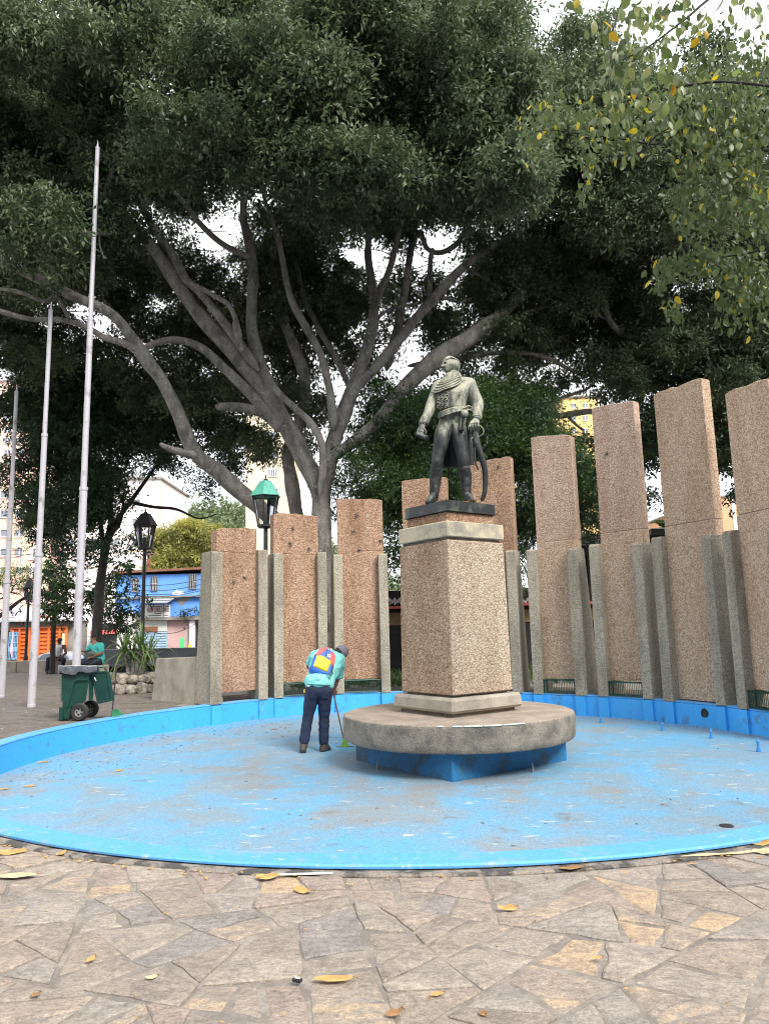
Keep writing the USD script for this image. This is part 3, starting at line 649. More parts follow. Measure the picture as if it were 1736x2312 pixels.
# head: skull with brow, nose, lips, chin, eyes, ear; it looks to the left of the picture
def head_mesh(c, r, face, tilt=0.0, sub=4):
    s = trimesh.creation.icosphere(sub, 1.0); v = s.vertices.copy()      # local: x forward, y left, z up
    x, y, z = v.T; k = np.ones(len(v))
    P = np.stack([x * 0.92, y * 0.74, z * 1.08], 1)
    jaw = np.clip(-z, 0, 1); P[:, 1] *= 1 - 0.28 * jaw * (x > -.2); P[:, 0] += np.where(x > 0, 0.05 * jaw, -0.16 * jaw)
    P[:, 0] -= np.clip(x, 0, 1) * 0.06 * (np.abs(z) < .5)
    def bump(cx, cy, cz, a, sx, sy, sz_):
        P[:, 0] += a * np.exp(-((y - cy) / sy) ** 2 - ((z - cz) / sz_) ** 2) * (x > 0.1)
    bump(0, 0, -.16, .30, 1, .12, .13); bump(0, 0, .02, .15, 1, .10, .2)          # nose
    for sgn in (-1, 1):
        bump(0, sgn * .3, .10, -.20, 1, .18, .11); bump(0, sgn * .3, .27, .09, 1, .24, .07); bump(0, sgn * .3, .10, .05, 1, .08, .05); bump(0, sgn * .38, -.14, .05, 1, .2, .16)
    bump(0, 0, -.42, .05, 1, .22, .035); bump(0, 0, -.47, -.10, 1, .25, .025); bump(0, 0, -.53, .06, 1, .2, .04); bump(0, 0, -.63, -.05, 1, .2, .04); bump(0, 0, -.80, .10, 1, .2, .1)
    P *= r
    for sgn in (-1, 1):
        pass
    R = trimesh.transformations.rotation_matrix(face, [0, 0, 1]) @ trimesh.transformations.rotation_matrix(tilt, [0, 1, 0])
    m = trimesh.Trimesh(P, s.faces, process=False)
    ears = []
    for sgn in (-1, 1):
        e = ball((-.05 * r, sgn * .72 * r, -.02 * r), r * .2, (.65, .3, 1.15), 2); ears.append(e)
    m = trimesh.util.concatenate([m] + ears); m.apply_transform(R); m.apply_translation(c); return m
fa = math.radians(180 + 30)     # facing left of the picture and a little toward the viewer
HC = S(775, 215, .02)
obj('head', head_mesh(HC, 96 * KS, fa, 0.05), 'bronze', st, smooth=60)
hr = []
fx, fy = math.cos(fa), math.sin(fa); fwd = np.array([fx, fy, 0]); lef = np.array([-fy, fx, 0]); upv = np.array([0, 0, 1.0]); Rk = 96 * KS
for k in range(30):      # swept back hair strands
    y = -0.8 + 1.6 * k / 29
    a = HC + Rk * (fwd * .66 + lef * y * .6 + upv * (.74 - .35 * y * y)); b = HC + Rk * (fwd * .1 + lef * y * .74 + upv * (1.08 - .45 * y * y)); c = HC + Rk * (-fwd * .75 + lef * y * .85 + upv * (.75 - .4 * y * y)); d = HC + Rk * (-fwd * 1.0 + lef * y * .7 + upv * .0); e = HC + Rk * (-fwd * .92 + lef * y * .45 - upv * .75)
    hr.append(tube(smooth_path([a, b, c, d, e], 10), np.array([.05, .08, .10, .11, .11, .11, .11, .10, .09, .06]) * Rk, 6))
hr.append(ball(HC + Rk * (-fwd * .36 + upv * .16), Rk * .88, (1.0, .88, 1.06), 3))
hr.append(tube(smooth_path([HC + Rk * (-fwd * .95 - upv * .5), HC + Rk * (-fwd * 1.1 - upv * 1.0), HC + Rk * (-fwd * 1.25 - upv * 1.45)], 6), np.array([.22, .22, .2, .17, .14, .06]) * Rk, 8))
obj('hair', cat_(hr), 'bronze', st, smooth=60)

# coat collar: broad embroidered lapel round the shoulders, standing collar above
def band(pts_in, pts_out, th=0.02, n=26, wav=0.0):
    A, B = smooth_path(pts_in, n), smooth_path(pts_out, n); v, f = [], []
    for k in range(n):
        o = np.array([0, -th, 0.0]); v += [A[k], B[k], B[k] + o, A[k] + o]
    for k in range(n - 1):
        for q in range(4):
            a_, b_ = k * 4 + q, k * 4 + (q + 1) % 4; f += [[a_, b_, b_ + 4], [a_, b_ + 4, a_ + 4]]
    f += [[0, 1, 2], [0, 2, 3]]; e = (n - 1) * 4; f += [[e, e + 2, e + 1], [e, e + 3, e + 2]]
    m = trimesh.Trimesh(np.array(v), f, process=False); m.fix_normals(); return m
ci = [S(655, 400, -.02), S(690, 395, -.1), S(740, 385, -.14), S(800, 350, -.13), S(850, 325, -.06), S(890, 330, .05)]
co = [S(588, 500, -.03), S(640, 505, -.15), S(720, 470, -.21), S(800, 445, -.20), S(860, 420, -.13), S(905, 375, -.02)]
obj('lapel', band(ci, co, 0.025), 'bronze', st, smooth=40)
orn = []
for k in range(13):
    t = (k + .5) / 13; A, B = smooth_path(ci, 53)[int(t * 52)], smooth_path(co, 53)[int(t * 52)]
    for q in (0.22, 0.5, 0.78):
        c = A * (1 - q) + B * q + np.array([0, -.035, 0]); d = (B - A) / np.linalg.norm(B - A)
        tt = smooth_path(ci, 53)[min(52, int(t * 52) + 2)] - smooth_path(ci, 53)[max(0, int(t * 52) - 2)]; tt /= np.linalg.norm(tt)
        orn.append(tube(smooth_path([c - tt * .022 + d * .008, c + d * -.008, c + tt * .022 + d * .006], 5), [.005, .010, .012, .010, .005], 6))
for edge in (ci, co): orn.append(tube(smooth_path([p + np.array([0, -.03, 0]) for p in edge], 24), 0.008, 6))
obj('lapel_braid', cat_(orn), 'bronze', st, smooth=60)
col = band([S(700, 390, -.08), S(745, 400, -.13), S(790, 360, -.1), S(860, 330, .0), S(905, 330, .1)], [S(690, 330, -.06), S(735, 345, -.1), S(800, 265, -.07), S(850, 270, .0), S(890, 300, .1)], 0.02)
obj('collar', col, 'bronze', st, smooth=40)
# embroidered chest front with scrolls
cp = band([S(635, 520, -.12), S(650, 600, -.13), S(662, 680, -.12)], [S(785, 470, -.2), S(785, 560, -.2), S(780, 650, -.19)], 0.012, 14)
obj('chest_front', cp, 'bronze', st, smooth=40)
sc = []
rr_ = np.random.default_rng(3)
for zx in (655, 700, 742):
    for zy in range(505, 680, 30):
        c = S(zx + rr_.uniform(-4, 4), zy + rr_.uniform(-4, 4), -.165 - .07 * (zx - 640) / 140 + .015); s = 18 * KS; fl_ = 1 if (zy // 30) % 2 else -1
        th_ = np.linspace(0, 4.2, 9)
        sc.append(tube(np.array([c + np.array([fl_ * s * (1 - .14 * a) * math.cos(a + .5), 0, s * (1 - .14 * a) * math.sin(a + .5)]) for a in th_]), 0.0095, 6))
sc.append(tube(smooth_path([S(785, 470, -.215), S(785, 560, -.215), S(780, 655, -.205)], 10), 0.006, 5))
for zy in range(490, 660, 26): sc.append(ball(S(800, zy, -.205), 0.008, sub=1))
obj('chest_embroidery', cat_(sc), 'bronze', st, smooth=60)
# waist sash, bow and hanging ends
sa = []
for k in range(4):
    o = -22 + 15 * k
    sa.append(tube(smooth_path([S(668, 742 + o, -.05), S(690, 735 + o, -.15), S(760, 706 + o, -.2), S(840, 682 + o * .8, -.19), S(920, 675 + o * .6, -.13), S(965, 682 + o * .6, -.03)], 18), 0.021, 8))
obj('sash', cat_(sa), 'bronze', st, smooth=60)
kn = [ball(S(935, 725, -.17), 42 * KS, (1, .7, 1.15), 2), tube(smooth_path([S(925, 670, -.16), S(975, 645, -.15), S(1015, 670, -.1), S(960, 690, -.14)], 10), 0.017, 7),
      tube(smooth_path([S(950, 690, -.15), S(1000, 690, -.12), S(1030, 720, -.08)], 8), 0.014, 7)]
obj('sash_knot', cat_(kn), 'bronze', st, smooth=60)
for pts, rad in (([(905, 720), (895, 800), (885, 905)], (18, 22, 30)), ([(945, 740), (940, 800), (915, 900)], (16, 20, 28))):
    obj('sash_end', tube(smooth_path([S(x, y, -.16) for x, y in pts], 10), np.interp(np.linspace(0, 1, 10), [0, .5, 1], rad) * KS, 8, 0.25, flat=.5), 'bronze', st, smooth=60)
# coat tails behind the thighs
ct = band([S(690, 850, .14), S(790, 840, .2), S(900, 830, .2), S(1010, 850, .12)], [S(700, 1290, .2), S(790, 1300, .26), S(900, 1305, .26), S(1035, 1265, .18)], 0.035, 20)
ct.vertices = ct.vertices + np.c_[np.zeros(len(ct.vertices)), 0.05 * np.sin(ct.vertices[:, 0] * 28), np.zeros(len(ct.vertices))]
obj('coat_tail', ct, 'bronze', st, smooth=50)
# cuffs, boot tops
for a, b, r in (('elL', 'wrL', 58), ('elR', 'wrR', 60)):
    A, B = j[a][0], j[b][0]; cu = []
    for t in (0.74, .82, .90, .98): cu.append(tube([A + (B - A) * (t - .05), A + (B - A) * t, A + (B - A) * (t + .05)], np.array([.95, 1.05, .95]) * r * KS * (1.06 - .16 * t), 14))
    obj('cuff', cat_(cu), 'bronze', st, smooth=60)
for kn_, ca_, an_ in (('knL', 'caL', 'anL'), ('knR', 'caR', 'anR')):
    A, B, C_ = j[kn_][0], j[ca_][0], j[an_][0]; tp = A * .5 + B * .5
    bo = hull_chain({'a': (tp, 68 * KS), 'b': (B, 67 * KS), 'c': (C_, 50 * KS)}, [('a', 'b'), ('b', 'c')], .016, 2)
    cut = tp[2] + .03; bo.vertices[:, 2] = np.minimum(bo.vertices[:, 2], cut + .03 * np.sin((bo.vertices[:, 0] - A[0]) * 34)); bo.vertices += bo.vertex_normals * ((meshkit.fbm(bo.vertices * 14, 3, 4) - .5) * .02)[:, None]
    obj('boot', bo, 'bronze', st, smooth=60)
# hands: right one grips a scroll, left one rests on the sword hilt
def hand(wrist, palm, nrm_, tips, thumb, r=0.011, pr=0.03):
    """palm hull, five separate fingers given as (knuckle, middle, tip), thumb leaves the side of the palm"""
    parts = [m3.Manifold.batch_hull([m3.Manifold.sphere(pr * .8, 14).translate(list(map(float, wrist)))] + [m3.Manifold.sphere(pr * .55, 12).translate(list(map(float, t[0]))) for t in tips] + [m3.Manifold.sphere(pr * .8, 12).translate(list(map(float, palm)))])]
    for ch in list(tips) + [thumb]:
        for k in range(len(ch) - 1):
            parts.append(m3.Manifold.batch_hull([m3.Manifold.sphere(r * (1 - .12 * k), 10).translate(list(map(float, ch[k]))), m3.Manifold.sphere(r * (.88 - .12 * k), 10).translate(list(map(float, ch[k + 1])))]))
    mm = m3.Manifold.batch_boolean(parts, m3.OpType.Add).refine_to_length(r * .7).to_mesh()
    t = trimesh.Trimesh(mm.vert_properties[:, :3], mm.tri_verts); t.merge_vertices(); trimesh.smoothing.filter_taubin(t, iterations=3); return t
wr = S(490, 845, -.19); fin = []
for k in range(4):
    u = k / 3; fin.append([S(445 + 50 * u, 905 + 18 * u, -.25), S(432 + 52 * u, 945 + 14 * u, -.295), S(462 + 44 * u, 972 + 6 * u, -.275), S(485 + 36 * u, 958 + 6 * u, -.235)])
obj('hand', hand(wr, S(470, 890, -.22), None, fin, [S(500, 880, -.25), S(528, 915, -.28), S(520, 950, -.29)], 0.017, .05), 'bronze', st, smooth=60)
scr = cyl(S(425, 935, -.20), S(535, 985, -.33), 0.032, 16); ring = [cyl(S(528, 980, -.325), S(540, 987, -.34), 0.038, 16)]
obj('scroll', cat_(scr, ring), 'bronze', st, smooth=40)
wr = S(1060, 780, -.13); fin = []
for k in range(4):
    u = k / 3; fin.append([S(1000 + 78 * u, 830 - 6 * u, -.19), S(992 + 86 * u, 865, -.225), S(1000 + 84 * u, 905 - 10 * u, -.215), S(1008 + 78 * u, 930 - 16 * u, -.19)])
obj('hand', hand(wr, S(1042, 815, -.15), None, fin, [S(1000, 825, -.17), S(980, 860, -.20), S(975, 895, -.21)], 0.016, .048), 'bronze', st, smooth=60)
# sabre: scabbard, grip, knuckle bow, rings, sling strap
sab = smooth_path([S(1040, 900, -.16), S(1065, 1040, -.16), S(1110, 1170, -.15), S(1145, 1290, -.14), S(1155, 1420, -.13), S(1148, 1560, -.12), S(1118, 1650, -.11)], 30)
sword = obj('scabbard', tube(sab, np.interp(np.linspace(0, 1, 30), [0, .1, .5, 1], [40, 40, 34, 22]) * KS, 10, flat=.95), 'bronze', st, smooth=60)
bow = smooth_path([S(1085, 845, -.19), S(1125, 880, -.19), S(1135, 930, -.19), S(1100, 965, -.18), S(1040, 975, -.18), S(1005, 1000, -.19), S(1010, 1040, -.19)], 24)
obj('sword_guard', tube(bow, 0.013, 8), 'bronze', st, smooth=60)
for zx, zy in ((1075, 1070), (1082, 1085), (1120, 1215), (1124, 1232)):
    c = S(zx, zy, -.155); obj('scabbard_band', tube([c + [-.040, 0, -.006], c + [0, -.012, 0], c + [.040, 0, .008]], 0.009, 7), 'bronze', st, smooth=60)
obj('sling_strap', tube(smooth_path([S(1045, 1085, -.17), S(1045, 1180, -.18), S(1058, 1270, -.18), S(1085, 1320, -.17)], 12), np.linspace(.018, .009, 12), 7), 'bronze', st, smooth=60)
# dry leaves caught on the plinth at the statue's feet
dl = []
for k in range(26):
    c = S(900 + rr_.uniform(-40, 160), 1625, rr_.uniform(-.25, -.1)); c[2] = 3.25 + rr_.uniform(0, .02); a = rr_.uniform(0, 6.3); d = np.array([math.cos(a), math.sin(a), rr_.uniform(-.2, .3)]) * .05; s = np.array([-d[1], d[0], .01]) * .35
    dl.append(trimesh.Trimesh([c - d, c + s + [0, 0, .012], c + d, c - s + [0, 0, .006]], [[0, 2, 1], [0, 3, 2]], process=False))
plain('dry_leaf', (0.45, 0.27, 0.09), 0.8, var=0.4, scale=9); plain('dry_leaf_brown', (0.26, 0.14, 0.06), 0.8, var=0.4, scale=9); plain('dry_leaf_pale', (0.55, 0.42, 0.25), 0.8, var=0.3, scale=9)
tag(obj('leaf_litter', cat_(dl), 'dry_leaf', label='dry brown leaves caught on the bronze plinth by the boot', cat='leaf litter', kind='stuff'))

# ------------------------------------------------------------------ fountain nozzles standing in the basin
plain('nozzle_blue', (0.05, 0.25, 0.6), 0.5, var=.3, scale=30); plain('nozzle_metal', (0.35, 0.35, 0.36), 0.35, 0.8)
NZ = [(1357, 1633, 'farthest right nozzle close under the wall by the sixth slab', .13), (1496, 1650, 'second blue nozzle counting from the pedestal along the right floor', .15), (1606, 1668, 'third blue nozzle standing below the drain hole', .16), (1713, 1698, 'nearest blue nozzle at the right edge of the basin floor', .2), (853, 1738, 'thin pale nozzle before the left face of the blue plinth block', .12), (1203, 1744, 'thin pale nozzle before the right face of the blue plinth block', .12)]
for x, y, lb, h in NZ:
    c = on_z(x, y, FLOOR); n = thing('fountain_nozzle', lb, 'nozzle', c, group='pipe nozzles on the basin floor')
    thin = 'thin' in lb; s = .55 if thin else 1.0; mt = 'nozzle_metal' if thin else 'nozzle_blue'
    obj('collar', lathe([(.034 * s, 0), (.034 * s, .03), (.026 * s, .034), (.026 * s, .05)], c, 10), mt, n)
    obj('pipe', lathe([(.018 * s, .045), (.018 * s, h * .62), (.024 * s, h * .64), (.024 * s, h * .74), (.012 * s, h * .78), (.010 * s, h), (0.004, h)], c, 10), mt, n, smooth=40)
# ------------------------------------------------------------------ trees
leaf('ficus_leaf', [(0.03, 0.046, 0.024), (0.052, 0.078, 0.036), (0.08, 0.112, 0.052), (0.04, 0.062, 0.03), (0.115, 0.15, 0.075)], 0.28)
leaf('ficus_leaf_pale', [(0.09, 0.125, 0.062), (0.14, 0.18, 0.095), (0.19, 0.225, 0.13), (0.115, 0.15, 0.075)], 0.25)
leaf('dark_leaf', [(0.018, 0.04, 0.022), (0.03, 0.06, 0.03), (0.045, 0.08, 0.035), (0.024, 0.05, 0.022)], 0.2)
leaf('bright_leaf', [(0.03, 0.07, 0.02), (0.05, 0.10, 0.025), (0.08, 0.14, 0.035), (0.04, 0.085, 0.025)], 0.28)
leaf('yellow_leaf', [(0.26, 0.26, 0.08), (0.36, 0.34, 0.09), (0.20, 0.22, 0.08), (0.42, 0.38, 0.12)], 0.3)
leaf('hill_leaf', [(0.12, 0.16, 0.08), (0.17, 0.22, 0.11), (0.14, 0.18, 0.10)], 0.2)
leaf('near_leaf', [(0.06, 0.09, 0.035), (0.12, 0.16, 0.055), (0.19, 0.235, 0.085), (0.09, 0.12, 0.05), (0.28, 0.30, 0.13), (0.12, 0.15, 0.085)], 0.5, 0.35)
leaf('near_leaf_yellow', [(0.45, 0.38, 0.05), (0.5, 0.28, 0.04), (0.35, 0.36, 0.07)], 0.35)
leaf('palm_leaf', [(0.05, 0.10, 0.03), (0.10, 0.16, 0.05), (0.07, 0.12, 0.04), (0.16, 0.19, 0.08)], 0.25, 0.4)
stained('bark', (0.29, 0.27, 0.245), (0.13, 0.12, 0.11), light=(0.44, 0.43, 0.40), scale=2.6, lo=0.36, hi=0.6, fine=26, fvar=0.5, bump=0.05, streak=(1.6, 1.6, 0.8))
stained('bark_dark', (0.055, 0.047, 0.042), (0.028, 0.025, 0.022), scale=4, fine=24, fvar=0.3, bump=0.02)

def leaf_quad(c, d, n, L, W, fold=0.25):
    s = np.cross(d, n); a, b = c, c + d * L; m = c + d * L * .45 + n * W * fold
    return [a, m + s * W * .5, b, m - s * W * .5]
def cluster(seed, n=42, R=0.33, L=(0.10, 0.155), W=0.42, droop=0.2, flatz=0.75):
    r = np.random.default_rng(seed); v, f = [], []
    tw = [np.array([0, 0, 0]) + r.normal(size=3) * R * .55 * np.array([1, 1, flatz]) for _ in range(6)]
    for i in range(n):
        t = tw[i % 6]; u = r.uniform(.35, 1.15); c = t * u + r.normal(size=3) * R * .16
        d = t / np.linalg.norm(t) * .6 + r.normal(size=3) * .65 + np.array([0, 0, -droop]); d /= np.linalg.norm(d)
        nn = np.array([0, 0, 1.0]) + r.normal(size=3) * .5; nn -= d * (nn @ d); nn /= np.linalg.norm(nn)
        l = r.uniform(*L); k = len(v); v += leaf_quad(c, d, nn, l, l * W); f += [[k, k + 1, k + 2], [k, k + 2, k + 3]]
    return trimesh.Trimesh(np.array(v), f, process=False)

def scatter(name, parent, pts, protos, seed, smin=.75, smax=1.3, tilt=0.6, weights=None, kind='stuff', label=None):
    """PointInstancer of leaf sprays. protos: (mesh, material)"""
    r = np.random.default_rng(seed); pts = np.asarray(pts, float)
    off = LOC.get(str(parent.GetPath()), np.zeros(3)) if parent is not None else np.zeros(3)
    path = path_for(name, parent); pi = UsdGeom.PointInstancer.Define(stage, path)
    for k, (m, mt) in enumerate(protos):
        usdkit.mesh(stage, f'{path}/leaf_spray_{k:03d}', m, MATS[mt]); pi.CreatePrototypesRel().AddTarget(f'{path}/leaf_spray_{k:03d}')
    n = len(pts)
    yaw = r.uniform(0, 2 * np.pi, n); ax = r.uniform(0, 2 * np.pi, n); tl = r.normal(0, tilt, n)
    q1 = np.stack([np.cos(yaw / 2), np.zeros(n), np.zeros(n), np.sin(yaw / 2)], 1); q2 = np.stack([np.cos(tl / 2), np.sin(tl / 2) * np.cos(ax), np.sin(tl / 2) * np.sin(ax), np.zeros(n)], 1)
    w = q2[:, 0] * q1[:, 0] - (q2[:, 1:] * q1[:, 1:]).sum(1); xyz = q2[:, :1] * q1[:, 1:] + q1[:, :1] * q2[:, 1:] + np.cross(q2[:, 1:], q1[:, 1:])
    pi.CreatePositionsAttr(Vt.Vec3fArray.FromNumpy((pts - off).astype(np.float32)))
    pi.CreateOrientationsAttr(Vt.QuathArray([Gf.Quath(float(a), float(b[0]), float(b[1]), float(b[2])) for a, b in zip(w, xyz)]))
    s = r.uniform(smin, smax, n); pi.CreateScalesAttr(Vt.Vec3fArray.FromNumpy(np.repeat(s[:, None], 3, 1).astype(np.float32)))
    pi.CreateProtoIndicesAttr(Vt.IntArray.FromNumpy(r.choice(len(protos), n, p=weights).astype(np.int32)))
    return tag(pi.GetPrim(), label=label, kind=kind)

def blob_points(c, R, n, r, flat=0.8, up=0.25):
    d = r.normal(size=(n, 3)); d[:, 2] += up; d /= np.linalg.norm(d, axis=1, keepdims=True)
    return c + d * (R * r.uniform(.5, 1.05, n) ** .45)[:, None] * np.array([1, 1, flat])

K = 1661 / 1736.0
def limb(pts, widths, Y, n=None, seg=14, rough=.2):
    """pts in the 1661-wide view of the photo; Y: depth at the ends (or per point); widths in the same pixels"""
    k = len(pts); Ys = np.interp(np.linspace(0, 1, k), np.linspace(0, 1, len(Y)), Y); n = n or 5 * k
    P = [at(x / K, y / K, yy) for (x, y), yy in zip(pts, Ys)]
    W = np.interp(np.linspace(0, 1, n), np.linspace(0, 1, len(widths)), widths) * .82; YY = np.interp(np.linspace(0, 1, n), np.linspace(0, 1, k), Ys)
    W = W * 1.0; W[0] *= .3; W[1] *= .8; W[-1] *= .4
    return tube(smooth_path(P, n), W / K / 2 * YY / FOCAL, seg, rough)

tb = at(695 / K, 1500 / K, 20.0); tb[2] = 0
ficus = thing('ficus_tree', 'huge spreading grey barked fig tree whose dark crown fills the top of the photo', 'tree', tb)
B0 = at(700 / K, 1490 / K, 20.0); B0[2] = -0.05
trunk = cat_(tube(smooth_path([B0, at(700 / K, 1300 / K, 20), at(696 / K, 1180 / K, 20), at(694 / K, 1090 / K, 20), at(700 / K, 1010 / K, 20)], 18), np.interp(np.linspace(0, 1, 18), [0, .3, .8, 1], [.42, .25, .27, .22]), 14, .2),
    limb([(690, 1480), (668, 1300), (655, 1180), (640, 1100), (628, 1030), (622, 980), (640, 920)], [60, 44, 38, 37, 38, 34, 26], [21.3, 21.3]))
obj('trunk', trunk, 'bark', ficus, smooth=70)
LIMBS = [
    ([(694, 1110), (688, 1050), (665, 1005), (630, 940), (598, 880), (568, 810), (548, 730), (543, 660), (547, 590), (538, 520), (527, 470), (530, 390), (545, 300)], [44, 52, 50, 48, 44, 40, 34, 31, 29, 28, 22, 16, 8], [20, 19.8, 19.5, 19.2]),
    ([(630, 945), (585, 865), (530, 790), (480, 735), (430, 680), (385, 615), (340, 550), (300, 500), (255, 450), (222, 425), (180, 380)], [40, 42, 44, 42, 40, 38, 34, 32, 28, 22, 10], [19.8, 19.5, 18.5, 17.5]),
    ([(560, 800), (520, 745), (490, 705), (455, 660), (430, 630), (400, 600), (370, 545), (330, 490), (300, 430), (260, 380)], [26, 24, 24, 22, 20, 22, 24, 22, 16, 8], [19.4, 19.0, 18.2]),
    ([(505, 690), (515, 730), (525, 760)], [14, 15, 16], [18.8, 19.1]),
    ([(520, 740), (512, 700), (495, 660), (465, 640), (430, 620), (395, 605)], [16, 15, 14, 13, 13, 10], [19, 18.4]),
    ([(702, 1060), (716, 970), (738, 905), (758, 850), (785, 780), (802, 710), (808, 650), (800, 595), (795, 540), (800, 470), (815, 400)], [46, 44, 40, 38, 34, 30, 27, 24, 20, 14, 8], [20, 20.2, 20.6]),
    ([(806, 670), (825, 620), (845, 570), (862, 500), (880, 440), (900, 380)], [20, 20, 18, 15, 11, 6], [20.3, 21]),
    ([(722, 930), (716, 870), (706, 815), (690, 760), (660, 705), (630, 650), (616, 590), (606, 540), (595, 490), (575, 440), (560, 380)], [24, 23, 21, 20, 21, 20, 18, 17, 15, 12, 6], [19.8, 19.3, 19]),
    ([(690, 1070), (698, 1010), (695, 960), (672, 915), (635, 880), (600, 845), (575, 800), (562, 770)], [16, 20, 20, 19, 18, 17, 14, 9], [19.5, 19.2, 19.3]),
    ([(702, 1030), (715, 990), (745, 968), (785, 938), (818, 908), (850, 868), (895, 815), (950, 770), (1005, 735), (1060, 695), (1110, 655), (1160, 600)], [32, 32, 32, 32, 34, 40, 46, 50, 46, 40, 28, 12], [20.0, 20.0, 20.8, 21.5]),
    ([(748, 880), (775, 830), (815, 790), (860, 735), (905, 680), (945, 635), (985, 590), (1040, 545), (1100, 515), (1150, 480), (1200, 440), (1250, 395)], [28, 28, 28, 28, 27, 26, 24, 22, 20, 16, 12, 7], [20, 20.3, 21, 21.5]),
    ([(835, 800), (850, 740), (862, 690), (872, 640), (882, 575), (890, 520), (905, 450), (915, 380)], [24, 24, 23, 22, 20, 17, 12, 6], [21.2, 21.5, 22]),
    ([(870, 650), (885, 560), (905, 500), (922, 535), (950, 545), (985, 528), (1005, 495), (1015, 450), (1055, 395)], [9, 11, 13, 14, 15, 15, 13, 10, 6], [21.5, 21.6, 21.6]),
    ([(925, 690), (928, 620), (930, 560), (935, 535)], [16, 16, 15, 12], [21.5, 21.6]),
    ([(608, 1135), (560, 1095), (515, 1060), (470, 1020), (425, 985), (400, 935), (378, 875), (345, 815), (318, 780), (285, 730), (255, 690), (220, 665), (170, 645), (120, 620), (75, 595), (0, 555), (-60, 520)], [46, 45, 44, 42, 40, 36, 34, 36, 36, 34, 31, 29, 28, 30, 32, 34, 30], [20.5, 19.6, 18.4, 17.2, 16.2]),
    ([(610, 1150), (640, 1190), (670, 1300), (690, 1480)], [46, 50, 52, 56], [20.5, 20.8]),
    ([(425, 985), (395, 978), (362, 968), (345, 958)], [24, 22, 18, 10], [19.2, 18.8]),
    ([(300, 758), (265, 740), (225, 728), (185, 705), (130, 690), (70, 690), (0, 672), (-40, 660)], [20, 20, 18, 16, 15, 14, 13, 10], [18.2, 17.5, 17]),
    ([(150, 690), (135, 660), (118, 640), (95, 650), (40, 630), (-30, 620)], [10, 12, 12, 13, 12, 9], [17.4, 17]),
    ([(300, 765), (325, 745), (360, 735), (400, 737), (440, 755), (480, 790), (530, 840), (580, 895), (610, 930)], [14, 18, 20, 22, 24, 26, 28, 30, 32], [18.3, 19.2, 19.8]),
    ([(465, 878), (500, 878), (535, 882), (570, 895), (602, 925)], [22, 24, 24, 24, 24], [19.0, 19.8]),
    ([(370, 405), (400, 440), (430, 480), (465, 515), (500, 538), (540, 555)], [10, 14, 16, 17, 18, 18], [18.5, 19.2]),
    ([(805, 700), (830, 675), (862, 662), (905, 655)], [12, 10, 9, 6], [20.5, 21]),
    ([(760, 850), (730, 780), (700, 730), (680, 690), (655, 640), (640, 560), (640, 480), (655, 400)], [18, 18, 17, 17, 16, 14, 11, 6], [20.8, 21.4, 21.5]),
    ([(625, 990), (650, 900), (660, 830), (640, 760), (615, 700), (595, 640), (590, 560), (600, 470)], [30, 32, 30, 30, 28, 26, 20, 10], [21.3, 21.2, 21]),
    ([(880, 790), (950, 780), (995, 775), (1055, 763), (1130, 762), (1190, 776), (1230, 797), (1290, 815)], [16, 14, 13, 13, 14, 12, 10, 6], [21.3, 22.3]),
    ([(1060, 800), (1090, 790), (1130, 785), (1160, 770)], [10, 10, 9, 7], [22, 22.3]),
    ([(1110, 880), (1160, 888), (1205, 897), (1245, 892), (1285, 890), (1330, 905)], [18, 19, 18, 17, 15, 10], [21.8, 22.5]),
    ([(1220, 893), (1242, 915), (1262, 932)], [8, 8, 6], [22.2, 22.4]),
    ([(1060, 700), (1120, 640), (1180, 610), (1240, 590), (1268, 568), (1310, 545), (1330, 525), (1345, 480), (1360, 430)], [22, 22, 22, 22, 22, 21, 18, 14, 8], [21.3, 21.8, 22]),
    ([(1240, 600), (1275, 625), (1305, 650), (1316, 690), (1345, 722), (1390, 733), (1450, 730), (1510, 727), (1570, 735)], [18, 17, 16, 16, 15, 13, 11, 9, 6], [21.6, 22.2]),
    ([(1130, 675), (1190, 660), (1250, 658), (1310, 690)], [9, 9, 8, 8], [21.4, 21.9]),
    ([(1180, 880), (1210, 860), (1240, 850), (1270, 838), (1300, 810)], [12, 11, 10, 8, 5], [22, 22.4]),
    ([(225, 425), (240, 380), (250, 330), (270, 270)], [18, 15, 10, 5], [17.5, 17]),
    ([(255, 440), (225, 480), (215, 520), (225, 560)], [6, 6, 5, 4], [17.6, 17.4]),
    ([(240, 505), (170, 500), (120, 490), (60, 500)], [12, 11, 9, 6], [17.5, 17.2]),
    ([(1000, 570), (1045, 600), (1090, 620), (1150, 612)], [9, 9, 8, 8], [21, 21.6]),
    ([(950, 640), (990, 650), (1030, 640), (1080, 610)], [8, 9, 9, 7], [20.8, 21.5]),
]
for pts, wd, Y in LIMBS: obj('limb', limb(pts, wd, Y), 'bark', ficus, smooth=70)
# thin twigs through the open middle of the crown
rt = np.random.default_rng(21); tw = []
for _ in range(70):
    x, y = rt.uniform(60, 1500), rt.uniform(430, 860); Y = rt.uniform(20.5, 24); a = rt.uniform(0, 6.28); L = rt.uniform(40, 150)
    p = [(x, y)]
    for s in range(3): a += rt.normal(0, .4); p.append((p[-1][0] + math.cos(a) * L / 3, p[-1][1] - abs(math.sin(a)) * L / 3 * .8))
    tw.append(limb(p, [4, 3, 2.2, 1.2], [Y, Y + rt.uniform(-1, 1)], 8, 5, 0))
obj('twig', cat_(tw), 'bark_dark', ficus, kind='stuff')

